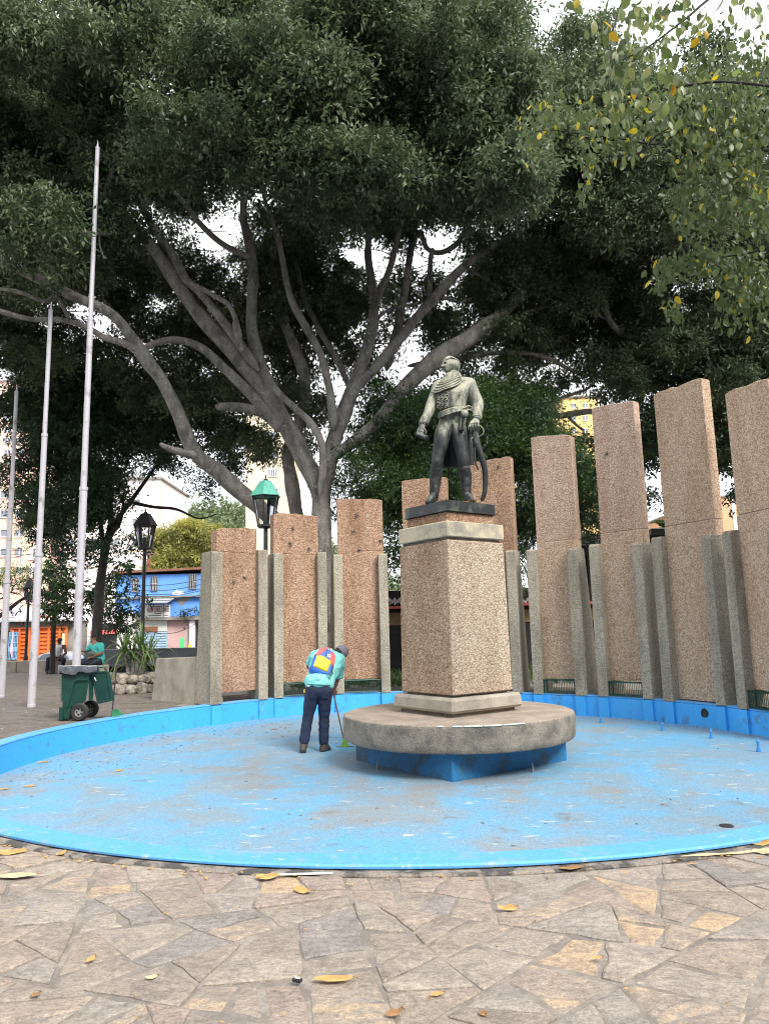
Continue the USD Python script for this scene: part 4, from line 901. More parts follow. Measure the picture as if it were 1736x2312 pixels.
GRID = ["99999999999991021000",
        "99999999999996675210",
        "99999999999999976655",
        "99799999999999988877",
        "99998899999988777777",
        "88886275769645677777",
        "88853155633535677766",
        "74476456664256788645",
        "24244545545323676556",
        "55555655553324466788",
        "34444554445544334577",
        "00000334333333333366"]
CELL = 83.0
r4 = np.random.default_rng(5); cr_dark, cr_pale = [], []
for gy, row in enumerate(GRID):
    for gx in range(-2, 22):
        den = int(row[min(max(gx, 0), 19)]) if gx < 20 else int(row[19])
        if den == 0: continue
        layers = [(14.2, 17.4, .84, 1.55, 1), (18.5, 23.0, 1.4, 1.1, 0)] if (gy <= 4 and gx < 14) else [(17.5, 21.0, .9, 1.5, 1), (22, 26, 1.25, 1.7, 0)] if gy <= 5 else [(20.6, 22.5, .8, 1.0, 1), (22.8, 28, 1.15, 2.2, 0)]
        if gx <= 3 and gy >= 7: layers = [(20.6, 22.5, .9, 1.3, 1), (23, 27, 1.2, 1.8, 0)]
        elif gx <= 3 and gy >= 2: layers = [(17.0, 19.5, .9, 1.6, 1), (20.0, 25.0, 1.3, 1.1, 0)]
        for Y0_, Y1_, RR, rate, fr in layers:
            lam = rate * {9: 1.5, 8: 1.25, 7: 1.0, 6: .85, 5: .7, 4: .55, 3: .4, 2: .26, 1: .12}[den]
            for _ in range(r4.poisson(lam)):
                e_ = .12 if den <= 4 else 0.0
                x, y = (gx + r4.uniform(e_, 1 - e_)) * CELL, (gy + r4.uniform(e_, 1 - e_)) * CELL; Y = r4.uniform(Y0_, Y1_)
                R = RR * r4.uniform(.65, 1.1) * (1.0 if den >= 6 else .68)
                if y - R * FOCAL / Y * K < -250: continue
                c = at(x / K, y / K, Y); n = int((92 if fr else 48) * R * R) + 4
                P = blob_points(c, R, n, r4, .72, .35)
                (cr_pale if r4.random() < (.4 if fr else .12) else cr_dark).append(P)
MASS = [(40, 540, 60, 15.3, .8), (10, 480, 60, 15.3, .9), (110, 500, 60, 15.6, .8), (90, 560, 90, 18.5, 1.0), (150, 520, 80, 18.5, .9), (60, 640, 50, 21.5, .8), (270, 640, 60, 22.5, .9), (230, 600, 60, 22.5, .9), (300, 690, 50, 22.5, .8), (400, 700, 50, 23, .8), (450, 590, 60, 23, .8), (430, 650, 50, 23, .8), (360, 800, 50, 23, .9), (420, 840, 60, 23, .9), (470, 800, 50, 23, .8),
        (650, 600, 60, 23, .9), (690, 660, 60, 23, .9), (640, 700, 50, 23, .8), (740, 650, 60, 23, .9), (745, 720, 50, 23, .8), (700, 780, 50, 23, .8), (600, 640, 40, 23, .7), (760, 580, 50, 23, .8), (840, 740, 40, 23, .7), (880, 700, 50, 23, .8), (920, 760, 40, 23, .7), (660, 850, 40, 23, .7), (500, 830, 40, 23, .7),
        (620, 520, 60, 22.5, .9), (700, 530, 60, 22.5, .9), (760, 500, 60, 22.5, .9), (840, 520, 50, 22.5, .8), (900, 620, 50, 22.8, .8), (960, 600, 50, 22.8, .8), (1000, 660, 50, 22.8, .8), (860, 640, 40, 22.8, .7), (590, 740, 50, 23.3, .8), (660, 770, 60, 23.3, .9), (740, 800, 50, 23.3, .8), (560, 700, 50, 23.3, .8), (800, 760, 50, 23.3, .8), (960, 720, 50, 22.8, .8), (1000, 480, 60, 22.5, .9), (1060, 520, 50, 22.5, .8), (560, 830, 40, 23.3, .7), (480, 660, 40, 23.3, .7), (330, 620, 60, 23, .9), (400, 620, 40, 23, .7), (500, 720, 40, 23.3, .7), (540, 940, 40, 23.5, .7), (480, 930, 40, 23.5, .7),
        (1100, 600, 80, 22, 1.0), (1180, 560, 80, 22, 1.0), (1150, 640, 70, 22, .9), (1220, 640, 70, 22, .9), (1060, 660, 60, 22.3, .9), (1290, 620, 60, 22.5, .9), (1380, 640, 60, 22.5, .9), (1350, 700, 60, 22.5, .9), (1250, 720, 70, 22.5, .9), (1130, 720, 60, 22.5, .9), (1300, 770, 60, 22.5, .9), (1400, 780, 60, 22.5, .9), (1200, 790, 50, 22.5, .8), (1440, 720, 60, 22.5, .9), (1050, 780, 50, 22.5, .8), (1150, 850, 60, 22.5, .8), (1340, 830, 60, 22.5, .8), (1480, 650, 60, 23, .9), (1540, 700, 60, 23, .9)]
for x, y, rp, Y, R in MASS:
    for _ in range(max(1, int((rp / 60.) ** 2 * 2.4))):
        a, q = r4.uniform(0, 6.28), r4.uniform(0, 1) ** .5
        (cr_pale if r4.random() < .15 else cr_dark).append(blob_points(at((x + rp * q * math.cos(a)) / K, (y + rp * .8 * q * math.sin(a)) / K, Y + r4.uniform(-1, 1)), R * r4.uniform(.6, 1.0), int(44 * R * R), r4))
# crown above the frame, so that the light below is as in the shade of the whole tree
for _ in range(150):
    a, q = r4.uniform(0, 6.28), r4.uniform(0, 1) ** .5
    c = np.array([-3 + 15 * q * math.cos(a), 24 + 6.0 * q * math.sin(a), 17.5 + 5 * (1 - q * q) + r4.uniform(-1, 1)])
    q_ = c - CAM_P; dz_ = q_ @ CAM_F
    if dz_ > 1 and 1156 - FOCAL * (q_ @ CAM_U) / dz_ > -190 and -150 < 868 + FOCAL * (q_ @ CAM_R) / dz_ < 1900: continue
    cr_dark.append(blob_points(c, r4.uniform(1.0, 1.6), 60, r4))
pd = [(cluster(s), 'ficus_leaf') for s in (1, 2, 3)] + [(cluster(4), 'ficus_leaf_pale')]
scatter('crown', ficus, np.vstack(cr_dark), pd, 1, weights=[.3, .3, .3, .1])
scatter('crown', ficus, np.vstack(cr_pale), pd, 2, weights=[.15, .15, .2, .5])

# dark tree on the left
tl = at(205 / K, 1445 / K, 25.0); tl[2] = 0
lt = thing('shade_tree', 'dark dense medium tree behind the flagpoles with the planter at its right', 'tree', tl)
obj('trunk', cat_(tube(smooth_path([tl, at(212 / K, 1330 / K, 25), at(218 / K, 1250 / K, 25), at(228 / K, 1180 / K, 25)], 14), np.linspace(.19, .13, 14), 10, .15),
    limb([(224, 1190), (215, 1120), (200, 1060), (190, 980)], [13, 12, 10, 6], [25, 24.6]), limb([(224, 1200), (250, 1130), (285, 1080), (320, 1030), (350, 990)], [14, 13, 11, 9, 5], [25, 25.4]),
    limb([(226, 1190), (240, 1120), (235, 1050), (240, 960)], [18, 15, 12, 8], [25, 25.6]), limb([(285, 1085), (330, 1095), (380, 1100), (430, 1120), (470, 1110)], [10, 8, 7, 5, 3], [25.3, 25.8]),
    limb([(226, 1180), (245, 1150), (262, 1120), (268, 1060)], [12, 10, 8, 5], [25, 24.8])), 'bark_dark', lt, smooth=60)
def tree_blobs(lst, r, dens=46):
    o = []
    for x, y, rp, Y, R in lst:
        n = max(1, int((rp / 60.) ** 2 * 3.2))
        for _ in range(n):
            a, q = r.uniform(0, 6.28), r.uniform(0, 1) ** .5; o.append(blob_points(at((x + rp * q * math.cos(a)) / K, (y + rp * .85 * q * math.sin(a)) / K, Y + r.uniform(-1.3, 1.3)), R * r.uniform(.7, 1.1), int(dens * R * R), r))
    return np.vstack(o)
lb = tree_blobs([(120, 850, 80, 24.5, 1), (250, 830, 110, 24.5, 1.1), (330, 900, 60, 24.5, .9), (180, 960, 110, 24.8, 1), (300, 960, 80, 24.8, 1), (90, 980, 60, 25, .9), (100, 1080, 70, 25, .9), (190, 1080, 70, 25, .9), (60, 1120, 50, 25, .8), (130, 1150, 45, 25, .8), (205, 1150, 60, 25, .7), (270, 1160, 40, 25, .6), (190, 1205, 30, 25, .5), (400, 930, 60, 25.5, .8), (470, 960, 50, 25.5, .8), (455, 1030, 30, 25.5, .6), (520, 985, 25, 26, .5), (40, 1040, 40, 25, .8), (150, 1195, 25, 25, .5), (355, 1010, 30, 25, .5), (420, 870, 60, 25.5, .8), (500, 905, 45, 25.5, .7), (385, 830, 50, 25.5, .8), (60, 770, 60, 24.5, .9), (25, 860, 50, 25, .8), (20, 700, 60, 24.5, .9), (70, 730, 50, 24.5, .8), (150, 780, 60, 24.5, .9), (130, 920, 70, 24.5, .9), (230, 900, 80, 24.5, 1), (210, 1040, 70, 25, .8), (300, 850, 60, 24.5, .9), (440, 990, 45, 25.5, .7), (510, 1010, 30, 26, .6), (90, 1050, 60, 25, .8)], r4)
pdk = [(cluster(s), 'dark_leaf') for s in (11, 12, 13)]
scatter('crown', lt, lb, pdk, 3)

# bright bushy tree behind the statue
bt = at(960 / K, 1480 / K, 20.5); bt[2] = 0
bu = thing('bushy_tree', 'bushy green tree behind the statue and the middle slabs', 'tree', bt)
obj('trunk', cat_(limb([(960, 1490), (962, 1300), (955, 1150), (930, 1000)], [40, 36, 30, 12], [20.6, 20.6]), limb([(958, 1200), (1000, 1080), (1060, 980)], [24, 18, 8], [20.6, 20.8])), 'bark_dark', bu, smooth=60)
bb = tree_blobs([(850, 900, 70, 20.5, .9), (900, 950, 80, 20.3, 1), (1000, 900, 90, 20.5, 1), (1090, 900, 70, 20.6, .9), (1130, 950, 80, 20.6, .9), (820, 990, 60, 20.4, .8), (940, 1030, 90, 20.3, 1), (1050, 1020, 90, 20.4, 1), (1150, 1050, 70, 20.8, .9), (1230, 980, 50, 21, .8), (1250, 1060, 60, 21, .8), (790, 1060, 55, 20.5, .7), (860, 1080, 60, 20.3, .8), (1110, 1110, 60, 20.5, .8), (1150, 1160, 50, 20.8, .8), (1270, 1120, 40, 21, .7), (1130, 870, 40, 20.8, .7), (840, 1150, 50, 20.6, .8), (1060, 860, 40, 20.6, .7), (930, 860, 40, 20.6, .7), (1120, 1240, 40, 20.8, .8), (850, 1230, 40, 20.8, .8), (1280, 1050, 40, 21.4, .8)], r4, 60)
scatter('crown', bu, bb, [(cluster(s, 44, .36, (.10, .15), .3), 'bright_leaf') for s in (21, 22)] + [(cluster(23, 44, .36, (.10, .15), .3), 'dark_leaf')], 4, weights=[.26, .22, .52])

# trees behind the tall slabs on the right
rb = np.array([10.5, 25.0, 0])
rtree = thing('street_tree', 'dark tree behind the tall slabs on the right', 'tree', rb)
obj('trunk', cat_(limb([(1530, 1450), (1525, 1250), (1520, 1100), (1510, 950), (1490, 800)], [30, 26, 24, 18, 8], [24, 24]), limb([(1522, 1120), (1560, 980), (1590, 880)], [18, 14, 6], [24, 24.5])), 'bark_dark', rtree, smooth=60)
rbp = tree_blobs([(1420, 900, 70, 23, .9), (1400, 1000, 55, 23, .8), (1425, 960, 45, 23, .7), (1390, 1080, 30, 23, .5), (1570, 860, 70, 23, .9), (1560, 980, 60, 23, .8), (1580, 1060, 35, 23, .6), (1640, 800, 70, 23.5, .9), (1500, 800, 60, 24, .9), (1620, 720, 60, 24, .9), (1560, 760, 60, 24, .9), (1275, 1000, 40, 22, .7), (1290, 1120, 35, 22, .6), (1270, 1080, 40, 22, .7), (1385, 960, 30, 23, .6), (1390, 890, 40, 23, .7), (1570, 920, 50, 23, .8), (1480, 860, 50, 24, .8)], r4)
scatter('crown', rtree, rbp, pdk, 5)

# low leafy tree between the flagpoles, hanging leaves
hb = at(113 / K, 1447 / K, 29.5); hb[2] = 0
ht = thing('small_tree', 'small tree with drooping leaves on a thin dark trunk between the flagpoles', 'tree', hb)
obj('trunk', cat_(tube([hb, at(115 / K, 1380 / K, 29.5), at(118 / K, 1300 / K, 29.5)], [.12, .1, .08], 8), limb([(118, 1310), (150, 1270), (200, 1250)], [6, 5, 3], [29.5, 29]), limb([(118, 1310), (250, 1290), (280, 1260)], [6, 4, 3], [29.5, 28])), 'bark_dark', ht)
hbp = tree_blobs([(115, 1255, 35, 29, .6), (150, 1280, 45, 28.8, .7), (110, 1310, 32, 29, .55), (170, 1330, 35, 28.8, .6), (230, 1300, 40, 28.3, .6), (265, 1270, 35, 28, .55), (250, 1350, 30, 28, .5), (200, 1260, 35, 28.5, .6), (285, 1300, 22, 28, .4), (140, 1300, 45, 29, .6), (180, 1290, 45, 28.6, .6), (215, 1340, 40, 28.3, .6), (265, 1330, 35, 28, .5), (240, 1250, 35, 28, .5), (105, 1280, 35, 29, .5)], r4, 42)
scatter('crown', ht, hbp, [(cluster(s, 26, .36, (.14, .22), .38, .9), 'dark_leaf') for s in (31, 32)] + [(cluster(33, 26, .36, (.14, .22), .38, .9), 'bright_leaf')], 6)

# near boughs hanging in at the upper right: big leaves
nb = np.array([5.2, 4.2, 0.0])
near = thing('leafy_tree', 'near tree hanging large yellow speckled leaves into the upper right corner', 'tree', nb)
obj('trunk', tube(smooth_path([nb, nb + [.1, 0, 2], nb + [-.1, .1, 4.5], nb + [-.4, .2, 6.5]], 14), np.linspace(.22, .12, 14), 12, .15), 'bark', near, smooth=60)
NB = [([(1720, 190), (1640, 182), (1560, 175), (1490, 182), (1430, 195), (1360, 215), (1290, 235)], [9, 8, 8, 7, 6, 5, 3], [5.4, 6.0]),
      ([(1560, 250), (1480, 275), (1420, 310), (1350, 300), (1270, 290), (1180, 280), (1120, 300)], [7, 6, 6, 5, 4, 3, 2], [5.8, 6.4]),
      ([(1500, 250), (1420, 290), (1380, 330), (1300, 340), (1270, 380)], [5, 5, 4, 3, 2], [5.8, 6.1]),
      ([(1720, 500), (1640, 540), (1560, 555), (1480, 570), (1420, 590)], [7, 6, 5, 4, 3], [6.0, 6.6]),
      ([(1700, -60), (1560, -20), (1480, 40), (1400, 100), (1340, 130)], [10, 8, 7, 5, 3], [4.2, 4.0]),
      ([(1400, -80), (1350, -10), (1320, 80), (1320, 160), (1310, 230)], [8, 6, 5, 4, 3], [4.0, 4.0]),
      ([(1700, 320), (1620, 330), (1540, 370), (1480, 420), (1440, 480)], [8, 7, 5, 4, 2], [5.8, 6.2])]
for pts, wd, Y in NB: obj('bough', limb(pts, wd, Y, seg=8, rough=.05), 'bark_dark', near, smooth=60)
def big_leaf(c, r, L, mt=None):
    d = np.array([r.normal(0, .45), r.normal(0, .45), -1 + r.normal(0, .45)]); d /= np.linalg.norm(d)
    n = r.normal(size=3); n -= d * (n @ d); n /= np.linalg.norm(n); s = np.cross(d, n)
    W = L * r.uniform(.5, .66); cur = r.uniform(-.12, .2) * L
    row = lambda t, w, k: [c + d * L * t + n * (cur * t * t * 2) + s * w * W * .5 * q + n * abs(q) * W * .14 for q in k]
    v = [c] + row(.22, .82, (-1, 0, 1)) + row(.5, 1.0, (-1, 0, 1)) + row(.76, .66, (-1, 0, 1)) + [c + d * L + n * cur * 2.2]
    f = [[0, 1, 2], [0, 2, 3], [1, 4, 5], [1, 5, 2], [2, 5, 6], [2, 6, 3], [4, 7, 8], [4, 8, 5], [5, 8, 9], [5, 9, 6], [7, 10, 8], [8, 10, 9]]
    m = trimesh.Trimesh(np.array(v), f, process=False); return m
# (x, y, spread_x, spread_y, Y, count, leaf length)
NL = [(1340, 60, 55, 80, 4.0, 34, .085), (1330, 170, 50, 75, 4.0, 34, .085), (1410, 90, 60, 70, 4.0, 34, .085), (1300, 250, 40, 40, 4.3, 14, .085), (1440, 200, 60, 60, 4.3, 24, .085), (1460, 20, 70, 40, 3.9, 16, .085), (1560, 40, 90, 40, 3.9, 10, .085), (1620, 10, 30, 20, 3.8, 4, .085), (1235, 5, 14, 14, 3.8, 3, .09), (1510, 110, 60, 60, 4.2, 16, .085),
      (1190, 240, 45, 50, 6.3, 44, .09), (1150, 300, 40, 45, 6.4, 34, .09), (1260, 260, 60, 40, 6.2, 46, .09), (1360, 260, 70, 60, 6.0, 70, .09), (1460, 240, 70, 60, 5.9, 80, .09), (1270, 345, 22, 34, 6.1, 16, .09), (1262, 400, 14, 34, 6.1, 12, .09), (1350, 320, 30, 30, 6.0, 16, .09), (1300, 300, 60, 30, 6.2, 30, .09),
      (1560, 220, 70, 70, 5.8, 90, .09), (1640, 260, 60, 80, 5.7, 90, .09), (1520, 310, 70, 70, 5.8, 90, .09), (1600, 380, 70, 80, 5.8, 110, .09), (1490, 370, 40, 50, 6.0, 40, .09), (1470, 460, 22, 50, 6.1, 26, .09), (1560, 450, 60, 50, 6, 60, .09), (1640, 460, 40, 60, 5.9, 50, .09),
      (1450, 575, 40, 30, 6.5, 40, .09), (1530, 560, 60, 30, 6.4, 56, .09), (1600, 590, 60, 50, 6.3, 80, .09), (1590, 650, 50, 50, 6.4, 60, .09), (1650, 620, 30, 70, 6.3, 40, .09), (1450, 660, 20, 30, 6.6, 14, .09), (1420, 610, 14, 26, 6.6, 10, .09), (1600, 150, 60, 50, 6.5, 60, .08), (1500, 160, 40, 40, 6.3, 40, .08), (1640, 140, 40, 50, 6.5, 40, .08)]
r6 = np.random.default_rng(9); lv = []
for x, y, sx_, sy_, Y, n, L in NL:
    for _ in range(int(n * (2.7 if Y < 5 else 3.4))):
        px, py, YY = x + r6.normal(0, .55) * sx_, y + r6.normal(0, .55) * sy_, Y + r6.normal(0, .22)
        l = L * r6.uniform(.5, 1.0); lv.append((l / YY, big_leaf(at(px / K, py / K, YY), r6, l), r6.random() < .04))
lv.sort(key=lambda t: -t[0])
for sz_, m, yel in lv[:300]: obj('leaf', m, 'near_leaf_yellow' if yel else 'near_leaf', near, smooth=True)
obj('foliage', cat_([m for _, m, y in lv[300:] if not y]), 'near_leaf', near, kind='stuff', smooth=True)
obj('yellow_foliage', cat_([m for _, m, y in lv[300:] if y]), 'near_leaf_yellow', near, kind='stuff', smooth=True)

# unseen foliage belt added behind and beside the viewer to block low sky light
rw = np.random.default_rng(17); wp = []
for _ in range(3600):
    s = rw.uniform(0, 1)
    if s < .5: q = [rw.uniform(-24, 24), rw.uniform(-20, -13), 0]
    elif s < .75: q = [rw.uniform(-24, -16), rw.uniform(-14, 6), 0]
    else: q = [rw.uniform(15, 22), rw.uniform(-14, 9), 0]
    q[2] = rw.uniform(0, 1) ** .7 * (10.5 + 2.5 * math.sin(q[0] * .5) + 2 * math.sin(q[1] * .6)); wp.append(q)
scatter('surrounding_wood', None, np.array(wp), [(cluster(95, 30, 1.0, (.35, .6), .5), 'dark_leaf')], 11)
# ------------------------------------------------------------------ people
plain('skin_dark', (0.13, 0.06, 0.035), 0.5, var=.12); plain('skin_brown', (0.22, 0.11, 0.065), 0.5, var=.12)
plain('shirt_teal', (0.20, 0.56, 0.53), 0.85, var=.14, scale=10, bump=.004, bscale=40); plain('shirt_teal_deep', (0.05, 0.42, 0.38), 0.85, var=.12, scale=10)
plain('shirt_stripe', (0.05, 0.22, 0.22), 0.85)
plain('denim', (0.010, 0.018, 0.048), 0.85, var=.35, scale=9, bump=.004, bscale=60); plain('navy_cloth', (0.014, 0.016, 0.032), 0.85, var=.3)
plain('boot_leather', (0.055, 0.045, 0.038), 0.6, var=.4, scale=20); plain('boot_sole', (0.02, 0.018, 0.016), 0.8)
plain('cap_grey', (0.17, 0.15, 0.19), 0.85); plain('cap_black', (0.015, 0.015, 0.017), 0.8); plain('hair_black', (0.012, 0.010, 0.009), 0.7)
plain('pack_blue', (0.03, 0.13, 0.55), 0.6, var=.1); plain('pack_yellow', (0.85, 0.62, 0.02), 0.6, var=.1); plain('pack_red', (0.72, 0.10, 0.10), 0.6, var=.12); plain('pack_navy', (0.012, 0.016, 0.05), 0.6)
plain('white_cloth', (0.72, 0.70, 0.72), 0.9, var=.06); plain('mark_red', (0.6, 0.08, 0.05), 0.7)
plain('wood_stick', (0.20, 0.11, 0.055), 0.7, var=.3, scale=14); plain('broom_green', (0.20, 0.36, 0.06), 0.6, var=.3, scale=20); plain('bristle_dark', (0.05, 0.045, 0.035), 0.9)
Y0, KP = 11.7, 11.7 / 1650 / 7.375
def Q(zx, zy, dy=0.0): return at(640 + zx / 7.375, 1430 + zy / 7.375, Y0 + dy)
fL, fR = Q(330, 1985), Q(690, 1990)
pj = {'pel': (Q(590, 930, .02), .135), 'hpL': (Q(490, 960, .03), .112), 'hpR': (Q(690, 965, .03), .112), 'butL': (Q(500, 965, -.04), .10), 'butR': (Q(685, 970, -.04), .10),
      'knL': (Q(405, 1400, .03), .068), 'knR': (Q(675, 1400, .05), .068), 'anL': (Q(342, 1840, -.02), .043), 'anR': (Q(672, 1850, .05), .043),
      'heL': (Q(325, 1935, -.06), .038), 'toeL': (Q(300, 1985, -.12) + np.array([0, .22, .03]), .035), 'heR': (Q(655, 1940, .03), .038), 'toeR': (Q(745, 1950, .14), .036),
      'wa': (Q(600, 830, .10), .14), 'waL': (Q(505, 790, .10), .105), 'waR': (Q(715, 790, .12), .105), 'chL': (Q(605, 520, .30), .13), 'chR': (Q(830, 520, .34), .13), 'chT': (Q(740, 390, .42), .12),
      'shL': (Q(545, 370, .38), .078), 'shR': (Q(925, 440, .44), .078), 'elL': (Q(425, 545, .50), .047), 'wrL': (Q(640, 830, .62), .033), 'elR': (Q(905, 720, .56), .047), 'wrR': (Q(842, 945, .50), .034),
      'nk': (Q(840, 360, .50), .062), 'hd': (Q(945, 345, .58), .06), 'hnL': (Q(812, 985, .56), .034)}
pb = [('pel', 'hpL'), ('pel', 'hpR'), ('hpL', 'hpR'), ('hpL', 'butL'), ('hpR', 'butR'), ('hpL', 'knL'), ('butL', 'knL'), ('knL', 'anL'), ('hpR', 'knR'), ('butR', 'knR'), ('knR', 'anR'), ('anL', 'heL'), ('heL', 'toeL'), ('anR', 'heR'), ('heR', 'toeR'),
      ('pel', 'wa'), ('wa', 'waL'), ('wa', 'waR'), ('waL', 'waR'), ('hpL', 'waL'), ('hpR', 'waR'), ('waL', 'chL'), ('waR', 'chR'), ('chL', 'chR'), ('chL', 'chT'), ('chR', 'chT'), ('chT', 'shL'), ('chT', 'shR'), ('chL', 'shL'), ('chR', 'shR'), ('chT', 'nk'), ('nk', 'hd'),
      ('shL', 'elL'), ('elL', 'wrL'), ('wrL', 'hnL'), ('shR', 'elR'), ('elR', 'wrR')]
base = (fL + fR) / 2; base[2] = FLOOR
man = thing('person', 'person in a teal shirt and dark jeans bending over to sweep the blue basin floor', 'person', base)
zl = fL[2]
obj('body', hull_chain({k: (p, r * .93) for k, (p, r) in pj.items()}, pb, .02, 6), 'skin_dark', man, smooth=60)
def cloth(bones, infl, size, amp, fr, seed, jj=None, it=5):
    j_ = jj or pj; names = {n for b in bones for n in b}
    m = hull_chain({k: (j_[k][0], j_[k][1] + infl) for k in names}, bones, size, it)
    n_ = meshkit.fbm(m.vertices * np.array(fr), 3, seed) - .5; m.vertices = m.vertices + m.vertex_normals * (n_ * amp * 2)[:, None]; return m
pj['slvR'] = (pj['shR'][0] * .12 + pj['elR'][0] * .88, .072); pj['slvL'] = (pj['shL'][0] * .35 + pj['elL'][0] * .65, .068)
pj['hemL'] = (Q(490, 815, .03), .115); pj['hemR'] = (Q(705, 825, .03), .115); pj['hemB'] = (Q(595, 820, -.01), .125)
shirt_b = [('hemL', 'hemB'), ('hemB', 'hemR'), ('hemB', 'wa'), ('hemL', 'waL'), ('hemR', 'waR')] + [b for b in pb if b in [('wa', 'waL'), ('wa', 'waR'), ('waL', 'waR'), ('waL', 'chL'), ('waR', 'chR'), ('chL', 'chR'), ('chL', 'chT'), ('chR', 'chT'), ('chT', 'shL'), ('chT', 'shR'), ('chL', 'shL'), ('chR', 'shR')]] + [('shL', 'slvL'), ('shR', 'slvR')]
shirt_m = cloth(shirt_b, .022, .018, .022, (11, 11, 17), 3)
obj('shirt', shirt_m, 'shirt_teal', man, smooth=60)
def surf(m, px, py, lift=.004):
    w = m.vertices - CAM_P; dz = w @ CAM_F; ux_, uy_ = 868 + FOCAL * (w @ CAM_R) / dz, 1156 - FOCAL * (w @ CAM_U) / dz
    d2 = (ux_ - px) ** 2 + (uy_ - py) ** 2; k = np.where(d2 < 16)[0]
    if len(k) == 0: k = np.array([d2.argmin()])
    return at(px, py, m.vertices[k[dz[k].argmin()]][1] - lift)
for k in range(5):
    a, b = (718 + 22 * k, 700 - 26 * k), (778 + 12 * k, 760 - 22 * k)
    P = [surf(shirt_m, 640 + (a[0] * (1 - u) + b[0] * u) / 7.375, 1430 + (a[1] * (1 - u) + b[1] * u) / 7.375, .006) for u in np.linspace(0, 1, 6)]
    obj('shirt_stripe', tube(P, .009, 6, flat=.5), 'shirt_stripe', man, smooth=60)
P = [surf(shirt_m, 640 + x / 7.375, 1430 + (838 + 18 * (x - 400) / 400) / 7.375, .002) for x in np.linspace(410, 790, 14)]
obj('shirt_hem', tube(P, .012, 6), 'shirt_teal', man, smooth=60)
pj['cufL'] = (Q(345, 1800, -.01), .062); pj['cufR'] = (Q(672, 1805, .05), .062)
jeans_m = cloth([('pel', 'hpL'), ('pel', 'hpR'), ('hpL', 'hpR'), ('hpL', 'butL'), ('hpR', 'butR'), ('butL', 'butR'), ('hpL', 'knL'), ('butL', 'knL'), ('knL', 'cufL'), ('hpR', 'knR'), ('butR', 'knR'), ('knR', 'cufR')], .016, .02, .012, (10, 10, 22), 5)
obj('jeans', jeans_m, 'denim', man, smooth=60)
def patch(m, zx0, zy0, zx1, zy1, lift, n=5):
    g = [[surf(m, 640 + (zx0 + (zx1 - zx0) * a / (n - 1)) / 7.375, 1430 + (zy0 + (zy1 - zy0) * b / (n - 1)) / 7.375, lift) for a in range(n)] for b in range(n)]; v = np.array(g).reshape(-1, 3); f = []
    for b in range(n - 1):
        for a in range(n - 1): k = b * n + a; f += [[k, k + 1, k + n + 1], [k, k + n + 1, k + n]]
    return trimesh.Trimesh(v, f, process=False)
for zx in (440, 640): obj('pocket', patch(jeans_m, zx, 960, zx + 105, 1085, .007), 'denim', man, smooth=True)
obj('belt_tag', ball(Q(420, 878, -.10), .02, (1.2, .5, .8), 2), 'white_cloth', man, label='white tag at the waistband')
for a, b, c in (('anL', 'heL', 'toeL'), ('anR', 'heR', 'toeR')):
    sh_ = cloth([(a, b), (b, c), (a, c)], .018, .012, .004, (20, 20, 20), 8)
    sh_.vertices[:, 2] = np.maximum(sh_.vertices[:, 2], FLOOR + .012)
    bt_ = obj('boot', sh_, 'boot_leather', man, smooth=60)
    B, C = pj[b][0], pj[c][0]; so = hull_chain({'b': ([*B[:2], FLOOR + .016], .05), 'c': ([*C[:2], FLOOR + .016], .046)}, [('b', 'c')], .02, 1); so.vertices[:, 2] = np.clip(so.vertices[:, 2], FLOOR + .001, FLOOR + .028)
    obj('sole', so, 'boot_sole', bt_, smooth=30)
hd = Q(958, 330, .60)
f_man = math.radians(80)
hm = head_mesh([0, 0, 0], .098, 0.0); hm.apply_transform(trimesh.transformations.rotation_matrix(math.radians(62), [0, 1, 0])); hm.apply_transform(trimesh.transformations.rotation_matrix(math.radians(40), [0, 0, 1])); hm.apply_translation(hd)
obj('head', hm, 'skin_dark', man, smooth=60)
obj('hair', ball(hd + [-.015, -.02, .012], .098, (1, 1, .95), 3), 'hair_black', man, smooth=60)
cp_ = trimesh.creation.icosphere(3, .112); cp_.vertices[:, 2] = np.maximum(cp_.vertices[:, 2], -.01); cp_.apply_transform(trimesh.transformations.rotation_matrix(math.radians(48), [0, 1, 0])); cp_.apply_translation(hd + [.01, .0, .018])
capo = obj('cap', cp_, 'cap_grey', man, smooth=60)
brim = lathe([(0, .0), (.09, .0), (.092, .008), (0, .012)], (0, 0, 0), 20); brim.apply_scale([1.0, 1, 1]); brim.apply_transform(trimesh.transformations.rotation_matrix(math.radians(88), [0, 1, 0])); brim.apply_scale([1, .8, 1.3]); brim.apply_translation(Q(1012, 435, .60))
obj('brim', brim, 'cap_black', capo, smooth=40)
obj('collar', tube(smooth_path([Q(770, 300, .38), Q(830, 285, .40), Q(880, 300, .46), Q(885, 345, .44)], 10), .02, 8), 'cap_black', man, smooth=60)
